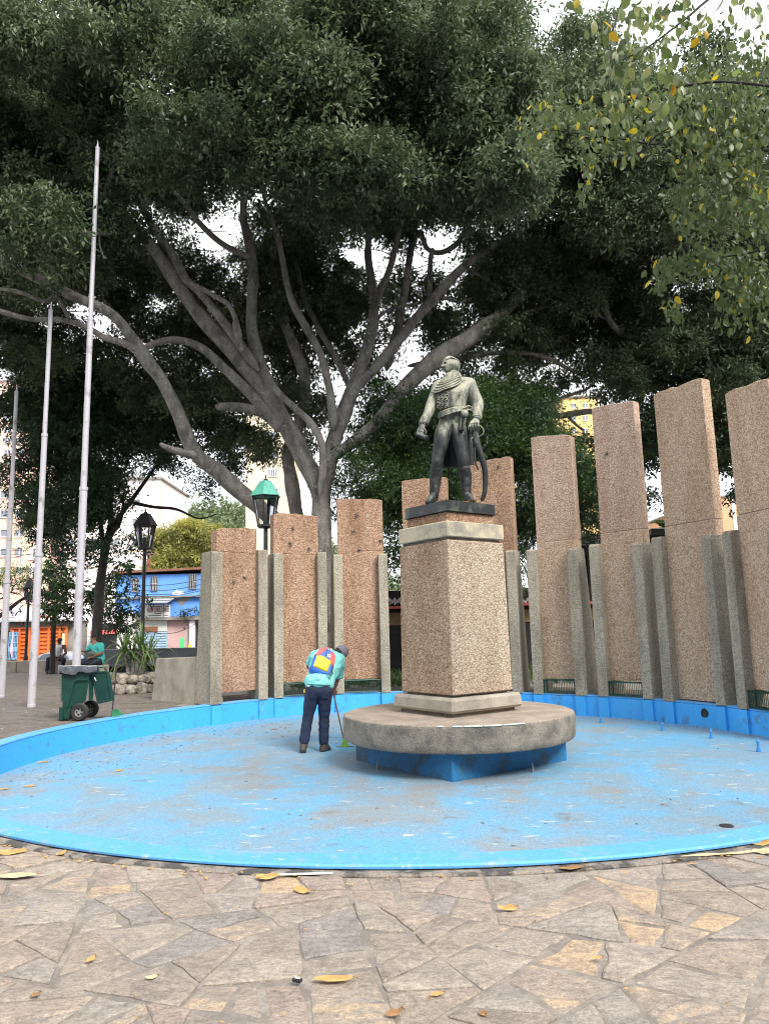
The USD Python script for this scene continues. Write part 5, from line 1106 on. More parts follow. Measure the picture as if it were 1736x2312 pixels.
# hands closed on the stick
s0, s1 = Q(808, 900, .50), Q(1008, 1790, .42)
s0 = s0 + (s0 - s1) * .05
stick = tube(smooth_path([s0, (s0 + s1) / 2, s1], 8), .0125, 10)
def grip(c, axis, wrist, r=.0095):
    """fist round a stick: palm beside it, four unequal fingers curled over it, thumb the other way"""
    ax = axis / np.linalg.norm(axis); toW = wrist - c; toW -= ax * (toW @ ax); toW /= np.linalg.norm(toW); sd = np.cross(ax, toW); fin = []
    for k in range(4):
        o = c + ax * (k - 1.5) * .020; q = (1, 1.08, 1.02, .85)[k]
        fin.append([o + toW * .034 + sd * .010, o + sd * .031 * q, o - toW * .026 * q + sd * .012, o - toW * .020 - sd * .020 * q])
    th_ = [c + ax * -.03 + toW * .04 - sd * .008, c - ax * .038 - sd * .028 + toW * .01, c - ax * .030 - sd * .016 - toW * .024]
    return hand(wrist, c + toW * .042, None, fin, th_, r, .032)
axs = s1 - s0
obj('hand', grip(s0 + axs * .06, axs, pj['wrL'][0]), 'skin_dark', man, smooth=60)
obj('hand', grip(s0 + axs * .155, axs, pj['wrR'][0]), 'skin_dark', man, smooth=60)
br = thing('broom', 'broom with a brown stick and green head held by the sweeping person beside the disc', 'broom', [*s1[:2], FLOOR])
obj('stick', stick, 'wood_stick', br, smooth=60)
hb_ = trimesh.convex.convex_hull(np.array([s1 + np.array(o) for o in ((-.02, -.02, .03), (.02, -.02, .03), (-.02, .03, .03), (.02, .03, .03), (-.06, -.03, -.13), (.09, -.03, -.10), (-.06, .03, -.13), (.09, .03, -.10))]))
obj('broom_head', roughen(hb_, .006, 20, 2, .03), 'broom_green', br)
rb_ = np.random.default_rng(2); bs = []
for k in range(70):
    a = s1 + np.array([rb_.uniform(-.05, .08), rb_.uniform(-.025, .025), -.11]); b = np.array([a[0] + rb_.uniform(-.09, .10), a[1] + rb_.uniform(-.04, .04), FLOOR + .004]); bs.append(cyl(a, b, .004, 4))
obj('bristle', cat_(bs), 'bristle_dark', br, kind='stuff')

# backpack on the back of the sweeping person
bc = Q(660, 490, .14); ux = np.array([.90, .12, -.40]); ux /= np.linalg.norm(ux)            # across the back
uy = Q(755, 300, .30) - Q(590, 690, .02); uy -= ux * (uy @ ux); uy /= np.linalg.norm(uy); uz = np.cross(ux, uy); uz = uz if uz[1] < 0 else -uz
def PK(x, y, z): return bc + ux * x + uy * y + uz * z
pk = thing('backpack', 'blue yellow and red backpack worn by the sweeping person', 'backpack', PK(0, -.2, 0))
def pack_solid(pts, z0, z1, bev=.02):
    pts = np.array(pts, float); c = pts.mean(0); a = []
    for z, s in ((z0, 1.0), (z1 - bev, 1.0), (z1, .88)):
        for x, y in pts: xx, yy = c + (np.array([x, y]) - c) * s; a.append(PK(xx, yy, z))
    m = trimesh.convex.convex_hull(np.array(a)); v, f = trimesh.remesh.subdivide_to_size(m.vertices, m.faces, .03); m = trimesh.Trimesh(v, f); m.merge_vertices(); trimesh.smoothing.filter_taubin(m, iterations=4); return m
body_o = [(-.165, -.20), (-.10, -.235), (.10, -.235), (.165, -.20), (.165, .08), (.13, .18), (.06, .235), (-.06, .235), (-.13, .18), (-.165, .08)]
obj('main_bag', pack_solid(body_o, -.07, .07, .03), 'pack_blue', pk, smooth=60)
obj('pocket', pack_solid([(-.13, -.175), (.10, -.175), (.115, .02), (.0, -.01), (-.045, .06), (-.135, .03)], .05, .105, .02), 'pack_yellow', pk, smooth=50)
obj('side_panel', pack_solid([(.09, -.02), (.178, -.03), (.15, .16), (.08, .225), (.04, .18), (.10, .13)], .0, .078, .015), 'pack_red', pk, smooth=50)
obj('side_panel', pack_solid([(-.175, .02), (-.11, .04), (-.09, .14), (-.02, .20), (-.05, .235), (-.14, .17)], .0, .078, .015), 'pack_red', pk, smooth=50)
obj('side_pocket', pack_solid([(.11, -.21), (.182, -.20), (.182, -.05), (.125, -.04)], -.05, .06, .015), 'pack_navy', pk, smooth=50)
bd_ = obj('badge', pack_solid([(.02, .08), (.075, .08), (.075, .14), (.02, .14)], .07, .084, .003), 'white_cloth', pk)
obj('emblem', cat_(*[cyl(PK(*a, .087), PK(*b, .087), .005, 5) for a, b in (((.03, .125), (.046, .112)), ((.046, .112), (.066, .128)), ((.046, .112), (.05, .092)))]), 'mark_red', bd_)
obj('zip', cat_(cyl(PK(-.02, .20, .075), PK(.0, .05, .08), .005, 5), cyl(PK(-.13, .03, .085), PK(.11, .02, .095), .004, 5)), 'pack_navy', pk)
obj('carry_loop', tube(smooth_path([PK(-.03, .225, .03), PK(-.02, .265, .03), PK(.03, .265, .03), PK(.04, .225, .03)], 8), .009, 6), 'pack_red', pk)
for s in (-1, 1):
    obj('shoulder_strap', tube(smooth_path([PK(s * .07, .22, -.04), PK(s * .12, .28, -.12), PK(s * .17, .16, -.28)], 8), .02, 8, flat=.4), 'pack_red', pk, smooth=50)

def seated(label, J_, top, top_mat, legs_mat, skin, head, facing, head_r=.10, cap=None, sleeves=True, extra=None, grp=None):
    lo = min(J_['anL'][0][2], J_['anR'][0][2]); b_ = J_['pel'][0].copy(); b_[2] = 0
    root = thing('person', label, 'person', b_)
    bones = [('pel', 'hpL'), ('pel', 'hpR'), ('hpL', 'knL'), ('knL', 'anL'), ('anL', 'toeL'), ('hpR', 'knR'), ('knR', 'anR'), ('anR', 'toeR'), ('pel', 'ch'), ('ch', 'shL'), ('ch', 'shR'), ('shL', 'shR'), ('ch', 'nk'), ('nk', 'hd'), ('shL', 'elL'), ('elL', 'wrL'), ('shR', 'elR'), ('elR', 'wrR')]
    obj('body', hull_chain(J_, bones, .03, 5), skin, root, smooth=60)
    tb_ = [('pel', 'ch'), ('ch', 'shL'), ('ch', 'shR'), ('shL', 'shR'), ('pel', 'hpL'), ('pel', 'hpR')]
    if sleeves:
        for s in 'LR': J_['sl' + s] = ((J_['sh' + s][0] * .3 + J_['el' + s][0] * .7), .066); tb_.append(('sh' + s, 'sl' + s))
    tj = dict(J_); 
    if not sleeves: tj['shL'] = (J_['shL'][0] * .8 + J_['ch'][0] * .2, .05); tj['shR'] = (J_['shR'][0] * .8 + J_['ch'][0] * .2, .05)
    obj(top, cloth(tb_[:4] + tb_[6:] + [('pel', 'ch')], .02, .03, .01, (12, 12, 12), 4, tj), top_mat, root, smooth=60)
    obj('trousers', cloth([('pel', 'hpL'), ('pel', 'hpR'), ('hpL', 'hpR'), ('hpL', 'knL'), ('knL', 'anL'), ('hpR', 'knR'), ('knR', 'anR')], .018, .03, .01, (12, 12, 12), 6, J_), legs_mat, root, smooth=60)
    for s in 'LR': obj('shoe', cloth([('an' + s, 'to' + 'e' + s)], .012, .02, .002, (9, 9, 9), 2, J_), 'boot_sole', root, smooth=60)
    hp = J_['hd'][0]; obj('head', head_mesh(hp, head_r, facing, .25), skin, root, smooth=60)
    hr_ = trimesh.creation.icosphere(3, head_r * 1.08); hr_.vertices[:, 2] = np.maximum(hr_.vertices[:, 2], .0); hr_.apply_translation(hp + [-math.cos(facing) * .02, -math.sin(facing) * .02, head_r * .25])
    hh = obj('cap' if cap else 'hair', hr_, cap or 'hair_black', root, smooth=60)
    if cap:
        c = hp + np.array([math.cos(facing), math.sin(facing), 0]) * head_r * 1.25 + [0, 0, head_r * .3]; bm_ = lathe([(0, 0), (.085, 0), (.085, .01), (0, .014)], (0, 0, 0), 16); bm_.apply_translation(c); obj('brim', bm_, cap, hh)
    for s in 'LR':
        w = J_['wr' + s][0]; d = w - J_['el' + s][0]; d /= np.linalg.norm(d); sd = np.cross(d, [0, 0, 1.0]); sd /= np.linalg.norm(sd)
        fin = [[w + d * .085 + sd * (k - 1.5) * .02, w + d * (.12 + .006 * (k in (1, 2))) + sd * (k - 1.5) * .021 - [0, 0, .012], w + d * (.145 + .008 * (k in (1, 2))) + sd * (k - 1.5) * .02 - [0, 0, .035]] for k in range(4)]
        th_ = [w + d * .03 + sd * .035, w + d * .065 + sd * .055 - [0, 0, .01], w + d * .09 + sd * .05 - [0, 0, .025]]
        obj('hand', hand(w, w + d * .05, None, fin, th_, .011, .034), skin, root, smooth=60)
    return root
# man in a white vest on the concrete stool, far left
def P1(zx, zy, dy=0.0): return at(zx / 9.228, 1330 + zy / 9.228, 30.3 + dy)      # from the enlarged view of the photo
h1 = P1(1240, 1095)
J1 = {'hd': (P1(1240, 1090, -.05), .06), 'nk': (P1(1235, 1160), .065), 'ch': (P1(1235, 1230), .14), 'shL': (P1(1135, 1195), .07), 'shR': (P1(1350, 1195), .07), 'pel': (P1(1215, 1420, .05), .14), 'hpL': (P1(1150, 1440, 0), .10), 'hpR': (P1(1270, 1440, 0), .10),
      'knL': (P1(1010, 1470, -.38), .075), 'knR': (P1(1330, 1480, -.42), .075), 'anL': (P1(990, 1470, -.4) * [1, 1, 0] + [0, 0, .09], .045), 'anR': (P1(1290, 1470, -.4) * [1, 1, 0] + [0, 0, .09], .045),
      'toeL': (P1(1000, 1470, -.58) * [1, 1, 0] + [0, 0, .045], .04), 'toeR': (P1(1290, 1470, -.6) * [1, 1, 0] + [0, 0, .045], .04), 'elL': (P1(1090, 1340, -.1), .05), 'wrL': (P1(1150, 1445, -.32), .035), 'elR': (P1(1375, 1340, -.1), .05), 'wrR': (P1(1240, 1445, -.34), .035)}
p1_ = seated('person in a white sleeveless shirt and cap sitting on a low concrete stool', J1, 'vest', 'white_cloth', 'navy_cloth', 'skin_dark', None, math.radians(-110), cap='cap_black', sleeves=False)
obj('shirt_print', cat_(box(P1(1262, 1240, -.19), P1(1275, 1280, -.18)), box(P1(1150, 1310, -.19), P1(1290, 1302, -.18))), 'cap_black', p1_)
sc1 = J1['pel'][0].copy(); stool = thing('stool', 'round concrete stool under the person in the white sleeveless shirt', 'stool', [sc1[0], sc1[1], 0])
zs = J1['pel'][0][2] - .155
obj('seat', lathe([(.30, .0), (.30, zs - .03), (.28, zs), (0, zs)], [sc1[0], sc1[1], 0], 20), 'concrete', stool, smooth=30)
# man in a teal shirt behind the bin, turned to the left
def P2(zx, zy, dy=0.0): return at(zx / 5.537, 1180 + zy / 5.537, 24.0 + dy)
J2 = {'hd': (P2(1165, 1440), .065), 'nk': (P2(1175, 1495), .065), 'ch': (P2(1215, 1570, .02), .15), 'shL': (P2(1150, 1540, .14), .08), 'shR': (P2(1265, 1540, -.14), .08), 'pel': (P2(1245, 1715), .16), 'hpL': (P2(1220, 1730, .09), .11), 'hpR': (P2(1230, 1735, -.09), .11),
      'knL': (P2(1030, 1740, .12), .085), 'knR': (P2(1020, 1750, -.14), .085), 'anL': (P2(1010, 1740, .12) * [1, 1, 0] + [0, 0, .09], .05), 'anR': (P2(1000, 1740, -.14) * [1, 1, 0] + [0, 0, .09], .05), 'toeL': (P2(960, 1740, .12) * [1, 1, 0] + [0, 0, .045], .04), 'toeR': (P2(950, 1740, -.14) * [1, 1, 0] + [0, 0, .045], .04),
      'elL': (P2(1085, 1600, .2), .05), 'wrL': (P2(990, 1608, .22), .036), 'elR': (P2(1270, 1630, -.2), .055), 'wrR': (P2(1150, 1680, -.25), .04)}
p2_ = seated('person in a bright teal shirt sitting behind the green bin holding a bundle', J2, 'shirt', 'shirt_teal_deep', 'navy_cloth', 'skin_brown', None, math.radians(170), cap='cap_black')
plain('bundle_cloth', (0.10, 0.11, 0.09), 0.9, var=.5, scale=12)
bn = thing('cloth_bundle', 'grey mottled cloth bundle in the arms of the person in bright teal', 'bundle', P2(1150, 1640, -.25))
obj('bundle', roughen(ball(P2(1150, 1640, -.24), .12, (1.0, .7, .75), 3), .03, 9, 3), 'bundle_cloth', bn, smooth=60)
sc2 = J2['pel'][0].copy(); zs = sc2[2] - .17
st2 = thing('stool', 'round concrete stool hidden behind the green bin under the person in teal', 'stool', [sc2[0], sc2[1], 0])
obj('seat', lathe([(.30, .0), (.30, zs - .03), (.28, zs), (0, zs)], [sc2[0], sc2[1], 0], 20), 'concrete', st2, smooth=30)

# ------------------------------------------------------------------ wheeled bin and dustpan
plain('bin_green', (0.006, 0.042, 0.030), 0.42, var=.2, scale=5, bump=.001, bscale=30); plain('tyre', (0.025, 0.023, 0.022), 0.85, var=.3); plain('rim_grey', (0.24, 0.235, 0.23), 0.5); plain('bag_grey', (0.10, 0.105, 0.12), 0.35, var=.4, scale=14); plain('bag_edge', (0.45, 0.46, 0.48), 0.4)
def BN(zx, zy, dy=0.0): return at(100 + zx / 6.388, 1440 + zy / 6.388, 13.62 + dy)
gz = lambda p: np.array([p[0], p[1], 0.0])
b0 = BN(430, 1180); binr = thing('wheeled_bin', 'dark green wheeled litter bin with its lid hanging open beside the basin wall', 'bin', [b0[0], b0[1], 0])
def side_profile(y): # front profile in the picture plane, at depth y
    return [BN(245, 460, y), BN(655, 470, y), BN(640, 600, y), BN(585, 930, y), BN(380, 1000, y), BN(350, 1165, y), BN(275, 1165, y), BN(262, 915, y), BN(244, 905, y)]
A_, B_ = side_profile(-.25), side_profile(.27)
for L_ in (A_, B_):
    for q in (5, 6): L_[q][2] = .02
mid_ = (np.mean(A_, 0) + np.mean(B_, 0)) / 2
A2 = [mid_ * .04 + p * .96 for p in A_]; B2 = [mid_ * .04 + p * .96 for p in B_]
A3 = [p + np.array([0, .03, 0]) for p in A_]; B3 = [p - np.array([0, .03, 0]) for p in B_]
bm = loft([np.array(A2), np.array(A3), np.array(B3), np.array(B2)]); bm.fix_normals(); obj('body', bm, 'bin_green', binr)
obj('body_rib', tube(smooth_path([BN(330, 1000, -.275), BN(375, 850, -.275), BN(410, 690, -.275), BN(450, 625, -.275), BN(520, 608, -.275), BN(630, 605, -.275)], 24), .012, 8), 'bin_green', binr, smooth=60)
obj('bottom_panel', box(BN(268, 1000, -.262), np.maximum(BN(362, 1172, .2), [-99, -99, .005]), .012), 'bin_green', binr)
rimb = []
c4 = [BN(238, 440, -.29), BN(740, 440, -.29), BN(740, 440, .31), BN(238, 440, .31)]
for a, b in zip(c4, c4[1:] + c4[:1]): rimb.append(cyl(a, b, .02, 8))
obj('rim', cat_(rimb), 'bin_green', binr, smooth=60)
r7 = np.random.default_rng(4); bag, n_ = [], 64
for lvl, (o, dz) in enumerate(((.0, .02), (.035, .03), (.045, -.03), (.03, -.10))):
    for k in range(n_):
        u = k / n_ * 4; i = int(u) % 4; p = c4[i] * (1 - (u - int(u))) + c4[(i + 1) % 4] * (u - int(u)); cc = np.mean(c4, 0); d = (p - cc) / np.linalg.norm(p - cc)
        bag.append(p + d * (o + r7.uniform(-.008, .008)) + np.array([0, 0, dz + ((meshkit.noise(np.array([[k * .33, 4.5, .5]]))[0] - .5) * .11 + .03 * (p[0] - cc[0] > .1) if lvl == 3 else r7.uniform(-.006, .006))]))
fb = []
for l in range(3):
    for k in range(n_): a, b = l * n_ + k, l * n_ + (k + 1) % n_; fb += [[a, b, b + n_], [a, b + n_, a + n_]]
bgm = trimesh.Trimesh(np.array(bag), fb, process=False); bgo = obj('bag_liner', bgm, 'bag_grey', binr, smooth=50)
obj('bag_edge', tube(np.array(bag[n_:2 * n_] + bag[n_:n_ + 1]) + [0, 0, .004], .007, 6, caps=False), 'bag_edge', bgo, smooth=60)
ins = np.mean(c4, 0); obj('bag_inside', box(ins + [-.24, -.25, -.09], ins + [.24, .25, -.04], .02), 'dirt_dark', bgo)
ld = [BN(690, 510, -.20), BN(900, 490, -.20), BN(975, 900, -.12), BN(775, 945, -.12)]; off_ = np.array([.03, .05, .0])
lm = trimesh.convex.convex_hull(np.array(ld + [p + off_ for p in ld])); lid = obj('lid', lm, 'bin_green', binr)
obj('lid_rim', cat_(*[cyl(a, b, .016, 7) for a, b in zip(ld, ld[1:] + ld[:1])]), 'bin_green', lid, smooth=60)
obj('lid_handle', tube(smooth_path([BN(725, 580, -.22), BN(735, 600, -.235), BN(745, 625, -.22)], 6), .012, 6), 'bag_edge', lid)
obj('hinge', cat_(cyl(BN(745, 440, -.3), BN(745, 440, .3), .018, 8), cyl(BN(760, 420, -.22), BN(790, 500, -.2), .02, 8), cyl(BN(880, 420, -.2), BN(890, 500, -.2), .02, 8), cyl(BN(745, 415, -.25), BN(890, 430, -.2), .018, 8)), 'bin_green', binr)
obj('rear_panel', trimesh.convex.convex_hull(np.array([BN(640, 480, -.2), BN(720, 520, -.1), BN(640, 900, -.2), BN(700, 900, -.1), BN(640, 480, .2), BN(720, 520, .2), BN(640, 900, .2), BN(700, 900, .2)])), 'bin_green', binr)
for zx, zy, y in ((515, 1075, -.30), (665, 1050, .22)):
    c = BN(zx, zy, y); R_ = .155; c = np.array([c[0], c[1], R_]); ax = np.array([.12, 1, 0]) / math.hypot(.12, 1)
    R4 = trimesh.geometry.align_vectors([0, 0, 1], -ax)
    w = lathe([(R_ * .52, -.045), (R_ * .86, -.05), (R_ * .97, -.03), (R_, 0), (R_ * .97, .03), (R_ * .86, .05), (R_ * .52, .045), (R_ * .52, -.045)], (0, 0, 0), 28); w.apply_transform(R4); w.apply_translation(c)
    wh = thing  # wheel part with tyre and rim below it
    hub = lathe([(0, .03), (.03, .034), (.03, .02), (R_ * .5, .018), (R_ * .54, .046), (R_ * .55, -.03), (0, -.03)], (0, 0, 0), 20); sp = [hub]
    hub.apply_transform(R4); hub.apply_translation(c); wo = obj('wheel', w, 'tyre', binr, smooth=50)
    obj('rim', hub, 'rim_grey', wo, smooth=40); hs = []
    for k in range(5):
        a = k * 2 * math.pi / 5 + .3; q = lathe([(R_ * .12, .0), (R_ * .12, .022), (0, .022)], (R_ * .32 * math.cos(a), R_ * .32 * math.sin(a), 0), 10); q.apply_transform(R4); q.apply_translation(c); hs.append(q)
    obj('rim_hole', cat_(hs), 'dirt_dark', wo)
obj('axle', cyl(BN(515, 1075, -.25) * [1, 1, 0] + [0, 0, .14], BN(665, 1050, .2) * [1, 1, 0] + [0, 0, .14], .015, 8), 'rim_grey', binr)
def DP(zx, zy, dy=0.0): return at(100 + zx / 6.388, 1440 + zy / 6.388, 13.58 + dy)
plain('pan_green', (0.04, 0.19, 0.085), 0.5, var=.2); plain('stick_purple', (0.045, 0.025, 0.03), 0.5)
d0 = DP(1070, 1130); d0[2] = 0; dp = thing('dustpan', 'green long handled dustpan standing beside the green bin', 'dustpan', d0)
a_, b_ = DP(975, 1100), DP(1040, 430); a_[2] = .03
obj('handle', tube([a_, (a_ + b_) / 2, b_], .013, 8), 'stick_purple', dp, smooth=60); obj('grip', tube(smooth_path([b_, b_ + [.005, 0, .03], b_ + [.05, 0, .045]], 6), .02, 8), 'stick_purple', dp, smooth=60)
pw = [DP(985, 1040), DP(1030, 1030), DP(1195, 1100), DP(980, 1125)]
for p in pw: p[2] = max(p[2], .01)
pw[3][2] = .005; pw[2][2] = .008
q0, q1 = pw[0] * [1, 1, 0], pw[2] * [1, 1, 0]; th_ = np.array([0, 0, .012])
obj('pan', cat_(*[trimesh.convex.convex_hull(np.array(t)) for t in ([q0 + [0, .16, .004], q0 + [0, -.10, .004], q1 + [0, .16, .004], q1 + [0, -.10, .004], q0 + [0, .16, .016], q0 + [0, -.10, .016], q1 + [0, .16, .008], q1 + [0, -.1, .008]], [q0 + [0, .16, .004], q0 + [0, -.1, .004], q0 + [.012, .16, .15], q0 + [.012, -.1, .15], q0 + [.02, .16, .004], q0 + [.02, -.1, .004], q0 + [.02, .16, .15], q0 + [.02, -.1, .15]], [q0 + [0, .16, .004], q0 + [.02, .16, .15], q1 + [-.05, .16, .01], q0 + [0, .148, .004], q0 + [.02, .148, .15], q1 + [-.05, .148, .01]], [q0 + [0, -.1, .004], q0 + [.02, -.1, .15], q1 + [-.05, -.1, .01], q0 + [0, -.088, .004], q0 + [.02, -.088, .15], q1 + [-.05, -.088, .01]])]), 'pan_green', dp)

# ------------------------------------------------------------------ flagpoles
plain('pole_white', (0.60, 0.59, 0.64), 0.5, var=.1, scale=3)
stained('pole_paint', (0.40, 0.39, 0.42), (0.22, 0.20, 0.19), light=(0.46, 0.45, 0.48), scale=4, lo=0.33, hi=0.45, fine=30, fvar=.12, rough=.5, bump=.001)
for (bx, by, tx, ty, r0, lb, gy) in ((172, 1512, 221, 318, .085, 'tallest white flagpole rising behind the green bin', None), (71, 1597, 115, 690, .085, 'middle white flagpole of the three at the left', 1597), (3, 1575, 38, 876, .085, 'shortest leftmost white flagpole at the edge of the photo', 1575)):
    if gy is None: Yp = 15.4; b = at(bx, by, Yp); b[2] = 0
    else: b = on_z(bx, by, 0)
    t = at(tx, ty, b[1]); fp = thing('flagpole', lb, 'flagpole', b, group='three white flagpoles')
    H_ = t[2]; P = lambda u: b + (t - b) * u
    secs = [(0, .36, r0), (.36, .66, r0 * .78), (.66, .985, r0 * .6)]
    for u0, u1, r_ in secs: obj('pole_section', tube([P(u0), P((u0 + u1) / 2), P(u1)], [r_, r_ * .97, r_ * .93], 14), 'pole_paint', fp, smooth=60)
    for u, r_ in ((.36, r0), (.66, r0 * .78)): obj('joint_collar', tube([P(u) - [0, 0, .05], P(u) + [0, 0, .02]], r_ * 1.08, 14), 'pole_paint', fp, smooth=40)
    obj('base_flange', lathe([(r0 * 1.05, 0), (r0 * 1.05, .05), (r0 * 1.0, .06)], b, 16), 'pole_paint', fp)
    obj('finial', lathe([(r0 * .62, -.02), (r0 * .62, .03), (r0 * .3, .05), (r0 * .18, .14), (0, .24)], P(.985), 12), 'pole_paint', fp, smooth=40)
    obj('cleat', cat_(cyl(P(.12) + [.0, -r0 - .03, 0], P(.12) + [0, -r0 + .02, 0], .012, 6), cyl(P(.12) + [.0, -r0 - .03, -.08], P(.12) + [0, -r0 - .03, .08], .01, 6)), 'rim_grey', fp)

# ------------------------------------------------------------------ street lamps
plain('lamp_black', (0.012, 0.012, 0.014), 0.5, var=.3); stained('lamp_green', (0.10, 0.40, 0.30), (0.05, 0.2, 0.15), scale=9, lo=.3, hi=.42, fine=20, rough=.55, bump=.002)
mat('lamp_glass', {'t': ('transparent_bsdf', {'color': (.78, .8, .82)}), 'g': ('glossy_bsdf', {'roughness': .12}), 'f': ('fresnel', {'IOR': 1.45}), 'm': ('mix_closure', {})}, [('f.fac', 'm.fac'), ('t.BSDF', 'm.closure1'), ('g.BSDF', 'm.closure2')], 'm.closure')
def lamp(label, base, eave, ztop, rad, roof_mat, sides=6, turn=.3):
    """base point, z of the eave, z of the roof top, eave radius"""
    L = thing('street_lamp', label, 'street lamp', base, group='lantern street lamps'); b = np.array(base, float); ang = [turn + 2 * math.pi * k / sides for k in range(sides)]
    ring = lambda r, z: np.array([b + [r * math.cos(a), r * math.sin(a), z] for a in ang]); hgt = rad * 2.0; zb = eave - hgt
    obj('pole', tube([b, b + [0, 0, zb * .5], b + [0, 0, zb]], [.075, .062, .055], 12), 'lamp_black', L, smooth=60)
    obj('pole_foot', lathe([(.16, 0), (.16, .06), (.11, .12), (.10, .6), (.08, .66)], b, 14), 'lamp_black', L, smooth=30)
    obj('roof', loft([ring(rad * 1.0, eave - .015), ring(rad, eave), ring(rad * .40, ztop), ring(rad * .3, ztop + .004)]), roof_mat, L)
    obj('finial', lathe([(rad * .16, ztop), (rad * .16, ztop + .05), (.02, ztop + .07), (.012, ztop + .16), (0, ztop + .2)], b, 8), 'lamp_black', L)
    obj('collar', loft([ring(rad * .5, zb - .02), ring(rad * .56, zb), ring(rad * .56, zb + .05), ring(rad * .5, zb + .06)]), 'lamp_black', L)
    for k in range(sides): obj('lantern_bar', cyl(ring(rad * .5, zb + .02)[k], ring(rad * .86, eave - .02)[k], .022, 6), 'lamp_black', L)
    top_r = ring(rad * .84, eave - .02); obj('top_ring', tube(np.vstack([top_r, top_r[:1]]), .022, 6, caps=False), 'lamp_black', L)
    lo_, hi_ = ring(rad * .48, zb + .03), ring(rad * .83, eave - .03)
    for k in range(sides):
        n = (k + 1) % sides; obj('pane', trimesh.Trimesh([lo_[k], lo_[n], hi_[n], hi_[k]], [[0, 1, 2], [0, 2, 3]], process=False), 'lamp_glass', L)
    obj('lamp_socket', lathe([(.05, zb + .05), (.06, zb + .16), (.03, zb + .18), (.055, zb + .26), (.04, zb + .36), (0, zb + .38)], b, 10), 'rim_grey' if roof_mat == 'lamp_green' else 'lamp_black', L, smooth=50)
def lamp_at(label, x, y_eave, y_top, Y, half_px, roof_mat, turn):
    e = at(x, y_eave, Y); t = at(x, y_top, Y); lamp(label, [e[0], Y, 0], e[2], t[2], half_px * Y / FOCAL, roof_mat, turn=turn)
lamp_at('green capped lantern lamp between the first two slabs on the left', 600, 1120, 1087, 18.6, 36, 'lamp_green', .5)
lamp_at('black lantern lamp standing behind the spiky planter plant', 328, 1186, 1160, 23.0, 27, 'lamp_black', .2)
lamp_at('small distant black lantern lamp between the two left flagpoles', 66, 1327, 1309, 33.0, 14, 'lamp_black', .2)
# ------------------------------------------------------------------ plaza edge: block, planter, low walls
stained('grey_paint', (0.20, 0.21, 0.235), (0.13, 0.135, 0.15), scale=2, lo=.35, hi=.55, fine=30, fvar=.15, bump=.003)
stained('rough_stone', (0.34, 0.30, 0.25), (0.12, 0.105, 0.09), light=(0.48, 0.45, 0.4), scale=6, lo=.4, hi=.6, fine=24, fvar=.35, bump=.02)
a_, b_ = np.array([-5.38, 17.05, 0]), np.array([-3.8, 15.45, 0]); t_ = (b_ - a_) / np.linalg.norm(b_ - a_); n_ = np.array([-t_[1], t_[0], 0]); n_ = n_ if n_[1] > 0 else -n_
bw = []
for s, zt in ((0, .93), (1, 1.0)):
    c = a_ if s == 0 else b_
    for o, z, i_ in ((0, -.02, -.03), (.45, -.02, -.03), (.32, zt - .02, .05), (.05, zt - .02, .05), (.30, zt, .08), (.08, zt, .08)): bw.append(c + n_ * o + t_ * (i_ if s == 0 else 0) + [0, 0, z])
lw = thing('concrete_block', 'low smooth concrete block wall left of the first slab', 'concrete block', a_)
obj('block', roughen(trimesh.convex.convex_hull(np.array(bw)), .006, 3, 2, .15), 'concrete', lw, smooth=25)

pc = at(300 / 1, 1540, 19.4); pc[2] = 0
pln = thing('stone_planter', 'rough stone planter with brown soil under the spiky plant', 'planter', pc)
rp = np.random.default_rng(12)
def rock(c, s, seed): 
    m = trimesh.creation.icosphere(2, 1.0); m.vertices *= (1 + .5 * (meshkit.fbm(m.vertices * 1.3 + seed, 3, seed) - .5))[:, None]; m.vertices = np.sign(m.vertices) * np.abs(m.vertices) ** .8; m.apply_scale(s); m.apply_translation(c); return m
for k in range(15):
    a = math.pi * (-.02 + 1.04 * (k % 8) / 7) + math.pi; lvl = k // 8
    obj('stone', rock(pc + [.56 * math.cos(a) + (.05 if lvl else 0), .5 * math.sin(a), .13 + .23 * lvl], np.array([.17, .15, .155 - .02 * lvl]) * rp.uniform(.8, 1.2, 3), k), 'rough_stone', pln, smooth=60)
obj('soil', lathe([(.5, 0), (.5, .40), (.3, .46), (0, .48)], pc, 16), 'soil', pln)
obj('end_block', box(pc + [-.80, -.45, 0], pc + [-.54, .1, .52], .03), 'concrete', pln, label='pale concrete end block of the stone planter')
plt_ = thing('spiky_plant', 'yucca like plant with long arching blades growing in the stone planter', 'plant', pc + [0, 0, .44])
for k, (dx, h) in enumerate(((-.12, .6), (.08, .75), (.2, .5), (-.02, .45))):
    obj('stem', tube(smooth_path([pc + [dx, 0, .40], pc + [dx * 1.4, .03, .40 + h * .6], pc + [dx * 1.9, 0, .40 + h]], 8), [.06, .058, .055, .055, .05, .05, .045, .03], 8, .1), 'bark', plt_, smooth=60)
